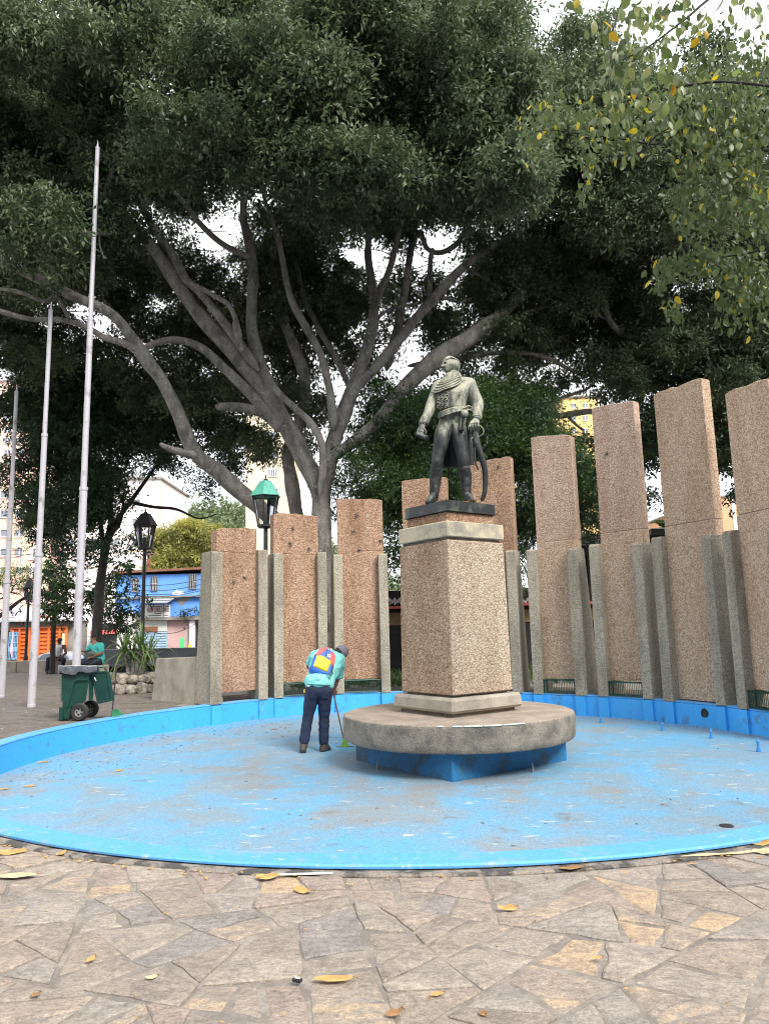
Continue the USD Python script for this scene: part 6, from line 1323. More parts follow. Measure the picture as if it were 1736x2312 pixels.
for k in range(120):
    i = k % 4; dx, h = ((-.12, .6), (.08, .75), (.2, .5), (-.02, .45))[i]; s = pc + [dx * 1.9, 0, .40 + h * rp.uniform(.75, 1.05)]; a = rp.uniform(0, 6.28); el = rp.uniform(.2, 1.4); L = rp.uniform(.85, 1.4)
    d = np.array([math.cos(a) * math.cos(el), math.sin(a) * math.cos(el), math.sin(el)]); P = [s + d * L * u + np.array([0, 0, -.62 * L * u * u * (math.cos(el) * 1.2 + .25)]) for u in (0, .25, .5, .75, 1)]
    W = .026; sd = np.cross(d, [0, 0, 1.0]); sd /= np.linalg.norm(sd) + 1e-9; v, f = [], []
    for u, p in zip((.5, 1, .95, .6, .06), P): v += [p - sd * W * u, p + sd * W * u - [0, 0, 0.001]]
    for q in range(4): f += [[q * 2, q * 2 + 1, q * 2 + 3], [q * 2, q * 2 + 3, q * 2 + 2]]
    obj('blade', trimesh.Trimesh(np.array(v), f, process=False), 'palm_leaf', plt_)

gw0, gw1 = at(200, 1480, 30.2), at(520, 1480, 29.6)
gwl = thing('low_wall', 'long low blue grey painted wall behind the spiky plant at the plaza edge', 'wall', [gw0[0], gw0[1], 0])
obj('panel', box([gw0[0], 29.7, .22], [gw1[0], 30.1, .90], .02), 'grey_paint', gwl); obj('base', box([gw0[0] + .05, 29.85, -.02], [gw1[0] - .05, 30.05, .221]), 'dirt_dark', gwl)
bl0, bl1 = at(-90, 1500, 31.6), at(175, 1500, 31.6)
bl = thing('low_wall', 'low grey concrete parapet at the far left edge of the plaza', 'wall', [bl0[0], 31.6, 0])
for q in range(4):
    xa, xb = bl0[0] + (bl1[0] - bl0[0]) * q / 4, bl0[0] + (bl1[0] - bl0[0]) * (q + 1) / 4; obj('wall_segment', box([xa + .01, 31.4, -.02], [xb - .01, 31.8, .48], .02), 'concrete', bl)

# ------------------------------------------------------------------ houses across the road
def rect(x0, y0, x1, y1, Y):
    p, q = at(x0, (y0 + y1) / 2, Y), at(x1, (y0 + y1) / 2, Y); t_, b_ = at((x0 + x1) / 2, y0, Y), at((x0 + x1) / 2, y1, Y); return p[0], q[0], b_[2], t_[2]
def slab(x0, y0, x1, y1, Y, proud=0.0, depth=.3, bev=0.0):
    X0, X1, Z0, Z1 = rect(x0, y0, x1, y1, Y); return box([X0, Y - proud, Z0], [X1, Y - proud + depth, Z1], bev)
stained('house_blue', (0.12, 0.31, 0.80), (0.17, 0.33, 0.72), light=(0.22, 0.40, 0.78), scale=.8, lo=.3, hi=.5, fine=9, fvar=.1, bump=.002)
stained('house_pink', (0.55, 0.36, 0.34), (0.40, 0.34, 0.33), scale=.9, lo=.3, hi=.5, fine=9, fvar=.1)
stained('house_white', (0.82, 0.78, 0.78), (0.74, 0.70, 0.69), scale=.6, lo=.3, hi=.5, fine=6, fvar=.06)
stained('house_cream', (0.74, 0.65, 0.47), (0.66, 0.58, 0.42), scale=.5, fine=6, fvar=.06); stained('house_salmon', (0.76, 0.52, 0.46), (0.70, 0.48, 0.42), scale=.5, fine=6, fvar=.06)
stained('house_orange', (0.68, 0.36, 0.20), (0.6, 0.33, 0.2), scale=.5, fine=6, fvar=.06); stained('house_yellow', (0.72, 0.52, 0.20), (0.62, 0.45, 0.2), scale=.5, fine=6, fvar=.06)
stained('grey_render', (0.28, 0.265, 0.24), (0.15, 0.14, 0.125), scale=1.2, lo=.35, hi=.6, fine=12, fvar=.2)
plain('roof_rust', (0.22, 0.10, 0.06), .8, var=.35, scale=2); plain('roof_tin', (0.36, 0.36, 0.36), .5, var=.2, scale=2); plain('window_dark', (0.02, 0.022, 0.025), .25); plain('window_grey', (0.22, 0.25, 0.30), .3, var=.2)
plain('shutter_blue', (0.34, 0.46, 0.58), .5, var=.08); plain('sign_white', (0.62, 0.64, 0.60), .6, var=.06); plain('sign_maroon', (0.22, 0.03, 0.03), .6); plain('sign_dark', (0.06, 0.06, 0.06), .6); plain('sign_brown', (0.30, 0.11, 0.06), .6, var=.25, scale=6)
plain('gate_orange', (0.72, 0.17, 0.03), .5, var=.1); plain('gate_orange_deep', (0.50, 0.09, 0.015), .6, var=.2); plain('banner_white', (0.74, 0.72, 0.75), .6, var=.05, scale=3); plain('banner_red', (0.62, 0.12, 0.12), .6); plain('banner_pink', (0.75, 0.42, 0.55), .7, var=.25, scale=4)
plain('poster_green', (0.10, 0.75, 0.22), .6, var=.06); plain('poster_lime', (0.62, 0.85, 0.05), .6, var=.06); plain('gate_blue', (0.20, 0.42, 0.62), .5); plain('cable_black', (0.015, 0.015, 0.015), .7); plain('pole_rust', (0.20, 0.07, 0.055), .8)
YB = 55.0; ZR = -0.95
bx0, bx1, _, bzt = rect(262, 1296, 545, 1300, YB)
bh = thing('blue_house', 'peeling bright blue house with a shop and shutter on its ground floor', 'house', [(bx0 + bx1) / 2, YB, ZR])
_, _, z_fl, _ = rect(330, 1380, 400, 1393, YB)
def slab_row(x0, x1, yl, yr, Y, h_px, proud, depth): # a strip that follows the eave line
    X0, _, _, zl = rect(x0, yl, x0 + 1, yl + 1, Y); X1, _, _, zr_ = rect(x1, yr, x1 + 1, yr + 1, Y); hh = h_px * Y / FOCAL
    return trimesh.convex.convex_hull(np.array([[X, yy, z + o] for X, z in ((X0, zl), (X1, zr_)) for yy in (Y - proud, Y - proud + depth) for o in (0, -hh)]))
obj('upper_wall', box([bx0, YB, z_fl], [bx1, YB + 7, bzt]), 'house_blue', bh)
xg0, xg1, zg0, _ = rect(378, 1401, 470, 1470, YB); obj('ground_wall', box([bx0, YB + .02, ZR], [xg1 + 3, YB + 7, z_fl - .02]), 'house_pink', bh)
obj('roof', slab_row(255, 550, 1291, 1277, YB, 5, .4, 9), 'roof_rust', bh)
obj('ledge', slab_row(262, 545, 1350, 1342, YB, 3, .35, .4), 'grey_render', bh); obj('ledge', slab_row(262, 545, 1396, 1392, YB, 6, .5, .55), 'grey_render', bh)
for (x0, y0, x1, y1) in ((342.5, 1304, 355, 1333), (428.5, 1298, 443, 1328), (300, 1307, 312, 1335), (490, 1297, 503, 1327)):
    wdw = obj('window', slab(x0, y0, x1, y1, YB, .04, .05), 'window_dark', bh); X0, X1, Z0, Z1 = rect(x0, y0, x1, y1, YB)
    obj('frame', cat_(box([X0 - .05, YB - .10, Z0 - .06], [X1 + .05, YB - .045, Z0]), box([X0 - .05, YB - .10, Z1], [X1 + .05, YB - .045, Z1 + .05]), box([X0 - .05, YB - .1, Z0], [X0, YB - .045, Z1]), box([X1, YB - .1, Z0], [X1 + .05, YB - .045, Z1])), 'grey_render', wdw)
    for q in range(1, 4): obj('bar', box([X0 + (X1 - X0) * q / 4 - .012, YB - .09, Z0], [X0 + (X1 - X0) * q / 4 + .012, YB - .06, Z1]), 'sign_white', wdw)
    obj('cross_bar', box([X0, YB - .1, (Z0 + Z1) / 2 - .012], [X1, YB - .075, (Z0 + Z1) / 2 + .012]), 'sign_white', wdw)
aw = [at(318, 1362, YB - 1.6), at(377, 1362, YB - 1.6), at(396, 1351, YB - .02), at(318, 1352, YB - .02)]
obj('awning', trimesh.convex.convex_hull(np.array(aw + [p + [0, 0, .06] for p in aw])), 'roof_tin', bh); 
for u in np.linspace(.04, .96, 9):
    p, q = aw[0] * (1 - u) + aw[1] * u, aw[3] * (1 - u) + aw[2] * u; obj('awning_rib', cyl(p + [0, 0, .07], q + [0, 0, .07], .03, 5), 'roof_tin', bh)
X0, X1, Z0, Z1 = rect(318, 1366, 384, 1394, YB - .5); sg = obj('shop_sign', box([X0, YB - .5, Z0], [X1, YB - .42, Z1]), 'sign_white', bh, label='white shop sign with maroon letters HOW CHULO')
def lettering(txt, x, z, h, y, m, parent, w=None, bold=True):
    t = meshkit.text_mesh(txt, h, .012, bold)
    if w: t.apply_scale([w / (t.bounds[1][0] - t.bounds[0][0]), 1, 1])
    t.apply_transform(trimesh.transformations.rotation_matrix(math.pi / 2, [1, 0, 0])); t.apply_translation([x, y, z]); return obj('lettering', t, m, parent)
hS = Z1 - Z0; wS = X1 - X0
lettering('HOW CHULO', X0 + wS * .22, Z0 + hS * .42, hS * .36, YB - .505, 'sign_maroon', sg, wS * .52)
lettering('IB BI', X0 + wS * .79, Z0 + hS * .44, hS * .26, YB - .505, 'sign_dark', sg, wS * .17)
for q, (u0, u1, v) in enumerate(((.25, .72, .86), (.8, .97, .84), (.45, .72, .30), (.25, .7, .14), (.8, .95, .14))): obj('fine_print', box([X0 + wS * u0, YB - .508, Z0 + hS * v - .035], [X0 + wS * u1, YB - .5, Z0 + hS * v + .035]), 'cap_grey', sg)
for xx in (X0 + wS * .775,): obj('sign_rail', box([xx - .02, YB - .515, Z0], [xx + .02, YB - .5, Z1]), 'sign_dark', sg)
X0, X1, Z0, Z1 = rect(308, 1427, 378, 1475, YB); shu = obj('roller_shutter', box([X0, YB - .02, ZR], [X1, YB + .1, Z1]), 'shutter_blue', bh)
for k in range(14): 
    z = Z1 - (Z1 - ZR) * (k + .5) / 14; obj('shutter_slat', box([X0 + .03, YB - .07, z - (Z1 - ZR) / 28 * .62], [X1 - .03, YB - .022, z + (Z1 - ZR) / 28 * .62], .02), 'shutter_blue', shu)
obj('lintel', slab(308, 1402, 378, 1426, YB, .06, .1), 'sign_white', bh)
bs_ = obj('shop_board', slab(328, 1415, 357, 1426, YB, .14, .06), 'sign_brown', bh)
obj('pillar', slab(429, 1400, 441, 1480, YB, .25, .3), 'house_white', bh); obj('doorway', slab(442, 1402, 474, 1482, YB, .03, .06), 'window_dark', bh)
for pxs, mt_, lb_ in (([(398, 1352), (404, 1350), (416, 1349.5), (430, 1351), (428, 1356), (420, 1358), (416, 1364), (409, 1367), (403, 1362), (400, 1358)], 'grey_render', 'bare grey patch where the blue plaster has fallen off'), ([(386, 1342), (390, 1338), (396, 1336), (399, 1331), (404, 1335), (411, 1334), (416, 1341), (405, 1343)], 'house_white', None), ([(456, 1338), (466, 1332), (474, 1333), (472, 1341)], 'house_white', None)):
    q_ = [at(x, y, YB - .02) for x, y in pxs]; pm_ = trimesh.creation.extrude_polygon(Polygon([(a[0], a[2]) for a in q_]), .03, engine='earcut'); pm_.apply_transform(trimesh.transformations.rotation_matrix(math.pi / 2, [1, 0, 0])); pm_.apply_translation([0, YB + .01, 0]); obj('bare_patch', pm_, mt_, bh, label=lb_)
obj('wall_plant', cat_(*[mv(cluster(50 + q, 40, .6, (.2, .3)), at(431, 1384, YB - .4) + [rp.uniform(-.4, .4), 0, rp.uniform(-.3, .4)]) for q in range(4)]), 'dark_leaf', bh, kind='stuff')
ps = slab(415, 1440, 425.5, 1464, YB, 1.2, .06); tag(obj('poster', ps, 'poster_green'), 'fluorescent green poster board before the pink wall', 'poster')
tag(obj('poster', slab(434.5, 1456, 442, 1464, YB, 1.2, .06), 'poster_lime'), 'small lime yellow poster board right of the green one', 'poster')

# white and pink apartment blocks
def block(name, label, cat, x0, y0, x1, Y, mat_, depth=12, floor_px=None, zb=ZR):
    X0, X1, _, Z1 = rect(x0, y0, x1, y0 + 2, Y); r = thing(name, label, cat, [(X0 + X1) / 2, Y, zb]); obj('wall', box([X0, Y, zb], [X1, Y + depth, Z1]), mat_, r); obj('roof', box([X0 - .2, Y - .2, Z1 + .003], [X1 + .2, Y + depth + .2, Z1 + .25]), 'grey_render', r); return r
def add_window(r, x0, y0, x1, y1, Y, m='window_grey', fm='house_white'):
    w = obj('window', slab(x0, y0, x1, y1, Y, .03, .06), m, r); X0, X1, Z0, Z1 = rect(x0, y0, x1, y1, Y); obj('frame', cat_(box([X0 - .06, Y - .1, Z0 - .08], [X1 + .06, Y - .035, Z0]), box([X0 - .06, Y - .1, Z1], [X1 + .06, Y - .035, Z1 + .06]), box([(X0 + X1) / 2 - .03, Y - .08, Z0], [(X0 + X1) / 2 + .03, Y - .035, Z1])), fm, w)
wb = block('apartment_block', 'bright white apartment block behind the blue house and the black lamp', 'apartment block', 120, 1085, 362, 82, 'house_white')
for y in (1210, 1246, 1280): obj('floor_band', slab(120, y, 362, y + 1.6, 82, .05, .1), 'house_cream', wb)
obj('corner_strip', slab(357, 1090, 362.5, 1292, 82, .04, .1), 'house_cream', wb)
for x in (150, 200, 250, 300):
    for y in (1128, 1172, 1216): add_window(wb, x, y, x + 16, y + 16, 82, 'window_grey')
pb_ = block('apartment_block', 'pink and cream apartment block at the far left above the banners', 'apartment block', -60, 1050, 114, 78, 'house_salmon')
for x0, x1 in ((-30, -18), (20, 32), (56, 65), (103, 113)): obj('column', slab(x0, 1052, x1, 1330, 78, .35, .4), 'house_cream', pb_)
for y in (1100, 1144, 1188, 1232): obj('floor_band', slab(-60, y, 114, y + 6, 78, .12, .15), 'house_cream', pb_)
for x0, x1 in ((-16, 19), (33, 55)):
    for y in (1109, 1153, 1197, 1240, 1281): add_window(pb_, x0, y, x1, y + 15, 78)
for y in (1109, 1153, 1197, 1240, 1281): obj('balcony_wall', slab(66, y - 4, 102, y + 24, 78, .15, .2), 'house_white', pb_); add_window(pb_, 76, y, 84, y + 18, 77.8, 'window_dark')
tw_ = block('tower_block', 'salmon coloured tower block glimpsed through leaves at the upper left', 'tower block', -40, 862, 76, 110, 'house_salmon', 14)
for x in (-20, 10, 38): 
    for y in range(885, 1060, 26): add_window(tw_, x, y, x + 14, y + 12, 110)
cb = block('apartment_block', 'tall cream apartment block glimpsed behind the big tree above the green capped lamp', 'apartment block', 556, 930, 646, 74, 'house_cream')
add_window(cb, 606, 1060, 627, 1075, 74); obj('window_bars', cat_(*[cyl(at(x, 1060, 73.85), at(x, 1075, 73.85), .03, 4) for x in (608, 612, 616, 620, 624)]), 'house_white', cb)
for y in (975, 1018, 1104): add_window(cb, 606, y, 627, y + 15, 74)
yb = block('apartment_block', 'yellow building glimpsed under the branches right of the statue', 'apartment block', 1270, 898, 1350, 95, 'house_yellow')
for x in (1290, 1316): 
    for y in (912, 940, 968): add_window(yb, x, y, x + 10, y + 9, 95)
ob = block('tower_block', 'orange brick tower block seen between the two tallest slabs at the right', 'tower block', 1625, 1122, 1730, 95, 'house_orange')
obj('stair_strip', slab(1657, 1128, 1664, 1260, 95, .1, .15), 'house_white', ob)
for y in (1142, 1158, 1174, 1190): add_window(ob, 1665, y, 1673, y + 8, 95, 'window_grey'); add_window(ob, 1690, y, 1700, y + 8, 95, 'window_grey')
oc = block('apartment_block', 'low orange building far behind between the sixth and seventh slab gap', 'apartment block', 1500, 1167, 1560, 110, 'house_orange')
add_window(oc, 1506, 1176, 1512, 1184, 110)

# shop with the orange gate, banners
YS = 52.0
x0, x1, _, zt = rect(-30, 1405, 172, 1406, YS); os_ = thing('shop', 'grey shop with a bright orange slatted gate across its front', 'shop', [(x0 + x1) / 2, YS, ZR])
obj('wall', box([x0, YS, ZR], [x1, YS + 6, zt]), 'grey_render', os_); obj('roof', slab_row(-35, 176, 1403, 1399, YS, 3, .7, 7), 'roof_tin', os_)
gx0, gx1, _, gz1 = rect(29, 1416, 153, 1417, YS); gate = obj('gate', box([gx0, YS - .05, ZR], [gx1, YS + .05, gz1]), 'gate_orange_deep', os_)
for u in (0, .15, .33, .50, .68, .88, 1.0): X = gx0 + (gx1 - gx0) * u; obj('gate_post', box([X - .07, YS - .2, ZR], [X + .07, YS - .06, gz1]), 'gate_orange', gate)
obj('gate_rail', box([gx0, YS - .18, gz1 - .1], [gx1, YS - .06, gz1 + .02]), 'gate_orange', gate); obj('gate_rail', box([gx0, YS - .17, gz1 - .42], [gx1, YS - .06, gz1 - .3]), 'gate_orange', gate)
for k in range(9): z = ZR + .2 + k * (gz1 - .6 - ZR) / 9; obj('gate_slat', box([gx0 + (gx1 - gx0) * .16, YS - .12, z], [gx0 + (gx1 - gx0) * .87, YS - .055, z + .14]), 'gate_orange', gate)
obj('pale_door_strip', slab(141, 1426, 150, 1486, YS, .12, .06), 'house_cream', os_)
dg = obj('side_gate', slab(28, 1427, 47, 1490, YS, .45, .05), 'window_dark', os_, label='small light blue barred gate leaning at the left of the orange gate'); X0, X1, Z0, Z1 = rect(28, 1427, 47, 1490, YS)
for k in range(7): obj('gate_bar', box([X0 + (X1 - X0) * k / 6 - .02, YS - .52, Z0], [X0 + (X1 - X0) * k / 6 + .02, YS - .46, Z1]), 'gate_blue', dg)
for z in (.02, .3, .6, .85): obj('gate_rail', box([X0, YS - .53, Z0 + (Z1 - Z0) * z], [X1, YS - .455, Z0 + (Z1 - Z0) * z + .06]), 'gate_blue', dg)
obj('kick_panel', box([X0, YS - .54, Z0 + (Z1 - Z0) * .30], [X1, YS - .45, Z0 + (Z1 - Z0) * .46]), 'gate_blue', dg)
obj('dark_opening', slab(-25, 1424, 22, 1490, YS, .02, .05), 'window_dark', os_); obj('blue_awning', slab_row(-30, 34, 1400, 1400, YS, 5, 1.2, 1.2), 'shutter_blue', os_)
fl_ = [at(29, 1424, YS - .8), at(31, 1424, YS - .8), at(27, 1488, YS - .8), at(22, 1470, YS - .8)]; fm = trimesh.convex.convex_hull(np.array(fl_ + [p + [0, .05, 0] for p in fl_])); tag(obj('hanging_flag', fm, 'banner_pink'), 'pink patterned cloth hanging at the left of the light blue gate', 'cloth')
def banner(label, xa, ya, xb, yb, m, parts=()):
    X0, X1, Z0, Z1 = rect(xa, ya, xb, yb, YS - .1); r = thing('banner', label, 'banner', [(X0 + X1) / 2, YS - .1, Z0], group='banners above the orange gate shop'); obj('sheet', box([X0, YS - .1, Z0], [X1, YS - .05, Z1], .01), m, r); obj('support', cat_(cyl([X0 + .1, YS + .0, Z0 - .4], [X0 + .1, YS + .0, Z1], .04, 6), cyl([X1 - .1, YS + .0, Z0 - .4], [X1 - .1, YS + .0, Z1], .04, 6)), 'pole_rust', r); return r, X0, X1, Z0, Z1
r, X0, X1, Z0, Z1 = banner('white banner with grey lettering at the far left above the light blue awning', 8, 1369, 46, 1400, 'banner_white')
lettering('PITAL', X0 + .15, Z0 + (Z1 - Z0) * .42, (Z1 - Z0) * .26, YS - .105, 'cap_grey', r, (X1 - X0) * .6)
for v in (.16, .28): obj('fine_print', box([X0 + .15, YS - .108, Z0 + (Z1 - Z0) * v], [X0 + (X1 - X0) * .7, YS - .1, Z0 + (Z1 - Z0) * v + .05]), 'cap_grey', r)
r, X0, X1, Z0, Z1 = banner('pale lilac banner with a red stripe above the orange gate', 49, 1374, 117, 1400, 'banner_white'); obj('stripe', box([X0 + (X1 - X0) * .58, YS - .108, Z0 + .1], [X1 - .05, YS - .1, Z0 + .3]), 'banner_red', r)
banner('short white banner right of the thin dark trunk above the orange gate', 122, 1385, 152, 1399, 'banner_white')
rs = thing('shop', 'shop with a red awning behind the person in bright teal', 'shop', [*at(240, 1430, 54)[:2], ZR]); obj('wall', box([rect(172, 1400, 300, 1480, 54)[0], 54.0, ZR], [rect(172, 1400, 300, 1480, 54)[1], 60, rect(172, 1385, 300, 1390, 54)[3]]), 'house_white', rs)
obj('opening', slab(217, 1408, 264, 1490, 54, .03, .06), 'window_dark', rs); obj('awning', slab_row(215, 266, 1424, 1422, 54, 9, .9, .9), 'banner_red', rs); obj('door', slab(178, 1425, 194, 1490, 54, .03, .06), 'window_dark', rs)

# parked car
plain('car_silver', (0.42, 0.45, 0.50), .25, .3, var=.04, coat_weight=.5); plain('car_glass', (0.10, 0.12, 0.14), .08)
cx0 = at(36, 1488, 43.5)[0]; CL, YC, ZC = 4.2, 43.5, ZR; car = thing('parked_car', 'light silver car parked along the road behind the low parapet', 'car', [cx0 + CL / 2, YC, ZC])
prof = [(0, .35), (.02, .62), (.15, .80), (1.15, .98), (1.75, 1.40), (2.2, 1.52), (3.0, 1.52), (3.55, 1.30), (3.95, 1.0), (4.15, .92), (4.2, .5), (4.15, .30), (.1, .28)]
lay = lambda y, s, k: np.array([[cx0 + x, y, ZC + .28 + (z - .28) * s - k * max(0, z - 1.0) * .0] for x, z in prof])
ins_ = lambda y: np.array([[cx0 + 2.1 + (x - 2.1) * (.97 if z < 1 else .93), y, ZC + z] for x, z in prof])
cm = loft([np.array([[cx0 + 2.1 + (x - 2.1) * .93, YC - .83 + (.14 if z > 1.05 else 0), ZC + z * .99] for x, z in prof]), np.array([[cx0 + x, YC - .76 + (.12 if z > 1.05 else 0), ZC + z] for x, z in prof]), np.array([[cx0 + x, YC + .76 - (.12 if z > 1.05 else 0), ZC + z] for x, z in prof]), np.array([[cx0 + 2.1 + (x - 2.1) * .93, YC + .83 - (.14 if z > 1.05 else 0), ZC + z * .99] for x, z in prof])]); cm.fix_normals(); obj('body', cm, 'car_silver', car, smooth=35)
gl = lambda pts: trimesh.convex.convex_hull(np.array([[cx0 + x, YC - .70 - .13 * (1.52 - z) / .5 + d, ZC + z] for x, z in pts for d in (-.012, .03)]))
obj('side_window', gl([(1.5, 1.02), (1.92, 1.40), (2.35, 1.45), (2.35, 1.02)]), 'car_glass', car); obj('side_window', gl([(2.43, 1.02), (2.43, 1.45), (2.98, 1.45), (3.35, 1.25), (3.5, 1.02)]), 'car_glass', car)
obj('windscreen', trimesh.convex.convex_hull(np.array([[cx0 + x, YC + y, ZC + z] for x, z, w in ((1.14, 1.0, .62), (1.74, 1.415, .56), (1.18, .99, .62), (1.78, 1.40, .56)) for y in (-w, w)])), 'car_glass', car)
for x in (.85, 3.35):
    w = lathe([(.12, -.1), (.3, -.1), (.32, -.06), (.32, .08), (.12, .1)], (0, 0, 0), 20); w.apply_transform(trimesh.transformations.rotation_matrix(math.pi / 2, [1, 0, 0])); w.apply_translation([cx0 + x, YC - .76, ZC + .32]); wo = obj('wheel', w, 'tyre', car); h_ = cyl([cx0 + x, YC - .865, ZC + .32], [cx0 + x, YC - .80, ZC + .32], .19, 14); obj('hubcap', h_, 'rim_grey', wo)
obj('mirror', box([cx0 + 1.55, YC - .98, ZC + 1.0], [cx0 + 1.7, YC - .84, ZC + 1.12], .03), 'car_silver', car); obj('headlight', ball([cx0 + .12, YC - .62, ZC + .68], .12, (.7, 1, .6)), 'sign_white', car)

# hedge tree, yellow tree, hill, utility pole and cables
hl = np.array([-36.0, 150, 0]); gx_, gy_ = np.meshgrid(np.linspace(-110, 60, 50), np.linspace(105, 240, 36)); hz_ = -2 + 27 * np.exp(-(((gx_ + 36) / 34) ** 2)) * np.clip((gy_ - 105) / 50, 0, 1) + 3 * (meshkit.noise(np.stack([gx_ * .08, gy_ * .08, gx_ * 0], -1)) - .5)
hv = np.stack([gx_, gy_, hz_], -1).reshape(-1, 3); hf = []
for i in range(35):
    for j_ in range(49): a = i * 50 + j_; hf += [[a, a + 1, a + 51], [a, a + 51, a + 50]]
obj('hill', trimesh.Trimesh(hv, hf, process=False), 'soil', kind='structure', smooth=True)
sel = hv[(hv[:, 2] > 1) & (hv[:, 0] > -75) & (hv[:, 0] < 5) & (hv[:, 1] < 200)]; hp_ = np.repeat(sel, 14, 0) + r4.normal(size=(len(sel) * 14, 3)) * [2.2, 2.2, 1.3] + [0, 0, 1.2]
hw = scatter('hillside_wood', None, hp_, [(cluster(61, 44, 1.3, (.5, .8), .6), 'hill_leaf')], 7, kind='stuff')
yt = at(425, 1440, 78); yt[2] = ZR; ytree = thing('yellow_tree', 'feathery yellow green tree rising behind the blue house roof', 'tree', yt)
obj('trunk', cat_(tube([yt, at(425, 1330, 78), at(428, 1250, 78)], [.35, .28, .12], 8), cyl(at(425, 1330, 78), at(385, 1250, 78), .12, 6), cyl(at(425, 1320, 78), at(470, 1255, 78), .12, 6)), 'bark', ytree)
yb_ = tree_blobs([(x * K, y * K, 14, 78, 1.5) for x, y in ((375, 1225), (400, 1210), (430, 1200), (455, 1212), (478, 1235), (372, 1260), (400, 1250), (430, 1245), (460, 1262), (480, 1275), (410, 1285), (440, 1290), (370, 1285))] * 2, r4, 26)
scatter('crown', ytree, yb_, [(cluster(s, 50, .9, (.28, .5), .28), 'yellow_leaf') for s in (71, 72)], 8)
hg = at(40, 1400, 40); hg[2] = 0; bt_ = thing('thorny_tree', 'sparse flat topped tree with dark bare branches behind the leftmost flagpole', 'tree', [hg[0] - 3, 40, ZR])
tb2 = [limb([(-60, 1440), (-40, 1360), (0, 1330), (40, 1300), (70, 1280)], [18, 15, 11, 8, 4], [40, 40])]
for _ in range(34):
    x, y = r4.uniform(-20, 85), r4.uniform(1262, 1335); a = r4.uniform(-2.9, -.2); tb2.append(limb([(x, y), (x + 14 * math.cos(a), y + 12 * math.sin(a)), (x + 26 * math.cos(a + .5), y + 22 * math.sin(a + .5))], [5, 3, 1.5], [40 + r4.uniform(-1, 1)] * 2, 7, 5, 0))
obj('trunk', cat_(tb2), 'bark_dark', bt_); tt_ = tree_blobs([(x, y, 18, 40, .6) for x, y in ((-10, 1240), (20, 1245), (50, 1243), (80, 1250), (105, 1248), (128, 1252), (0, 1255), (60, 1256))], r4, 40)
scatter('crown', bt_, tt_, [(cluster(81, 40, .36, (.08, .14), .4), 'bright_leaf'), (cluster(82, 40, .36, (.08, .14), .4), 'yellow_leaf')], 9, weights=[.75, .25])
up = at(336, 1300, 60); upo = thing('utility_pole', 'reddish utility pole with crossarms before the white apartment block', 'utility pole', [up[0], 60, ZR])
pt = at(336, 1233, 60); obj('pole', tube([[up[0], 60, ZR], [up[0], 60, 3], pt], [.14, .12, .1], 8), 'pole_rust', upo)
for y, w in ((1252, 15), (1273, 6)): p = at(336, y, 59.85); obj('crossarm', box(p - [w * 60 / FOCAL, .05, .05], p + [w * 60 / FOCAL, .05, .05]), 'pole_rust', upo)
for dx in (-12, -6, 6, 12): obj('insulator', lathe([(.05, 0), (.07, .08), (.05, .16)], at(336 + dx, 1251, 59.85), 8), 'window_grey', upo)
CB = [((290, 1338), (480, 1322), 50), ((290, 1352), (480, 1335), 50), ((285, 1318), (480, 1300), 50.4), ((280, 1330), (480, 1312), 49.6), ((300, 1405), (480, 1375), 49.8), ((285, 1342), (480, 1326), 49.2)]
for k, (p, q, Y) in enumerate(CB):
    a, b = at(*p, Y), at(*q, Y + 1.5); P = [a * (1 - u) + b * u - np.array([0, 0, (.35 if k != 4 else 1.2) * 4 * u * (1 - u)]) for u in np.linspace(0, 1, 12)]
    tag(obj('overhead_cable', tube(P, .022, 5), 'cable_black'), ['black cable crossing the blue house just below its upper windows', 'second black cable under the upper windows of the blue house', 'top black cable running through the upper windows of the blue house', 'black cable crossing the blue upper wall midway between roof and ledge', 'sagging black cable hanging before the shop sign and roller shutter', 'black cable nearest the ledge of the blue house'][k], 'cable', 'cables before the blue house')
for k, (p, q, Y) in enumerate([((-10, 1243), (110, 1236), 58), ((-10, 1250), (110, 1249), 58.5), ((-10, 1262), (110, 1240), 57.6)]):
    a, b = at(*p, Y), at(*q, Y + 1); tag(obj('overhead_cable', tube([a * (1 - u) + b * u - np.array([0, 0, .5 * u * (1 - u)]) for u in np.linspace(0, 1, 9)], .022, 5), 'cable_black'), ['topmost black cable before the pink and cream apartment block', 'middle black cable before the pink and cream apartment block', 'lowest slanting black cable before the pink and cream apartment block'][k], 'cable', 'cables before the pink block')

# low dark building behind the slabs, railing, kiosk roof
stained('tan_band', (0.26, 0.19, 0.10), (0.18, 0.13, 0.08), scale=1.2, fine=14); stained('dark_render', (0.035, 0.033, 0.032), (0.02, 0.02, 0.02), scale=2, fine=18)
YD = 25.0; dx0, dx1, _, dz1 = rect(735, 1330, 1385, 1331, YD); db = thing('low_building', 'low dark building with a tan band and red ledge seen through gaps behind the slabs', 'building', [(dx0 + dx1) / 2, YD, 0])
obj('wall', box([dx0, YD, -.05], [dx1, YD + 5, dz1]), 'dark_render', db); obj('band', box([dx0, YD - .05, rect(800, 1385, 900, 1413, YD)[2]], [dx1, YD - .002, rect(800, 1385, 900, 1413, YD)[3]]), 'tan_band', db)
zr = rect(800, 1371, 900, 1376, YD); obj('ledge', box([dx0, YD - .5, zr[2]], [dx1, YD - .002, zr[3]]), 'banner_red', db)
for k in range(3): X = dx0 + 1.2 + k * 2.9; obj('shutter', box([X, YD - .06, 0], [X + 2.2, YD - .003, zr[2] - .8]), 'window_dark', db)
gp = [tube(smooth_path([at(x + dx_, y, YD - .03) for dx_, y in ((0, 1366), (3, 1354), (7, 1362), (11, 1350), (14, 1364))], 14), .025, 5) for x, y in ((868, 0), (880, 0), (891, 0), (1180, 0), (1192, 0))]
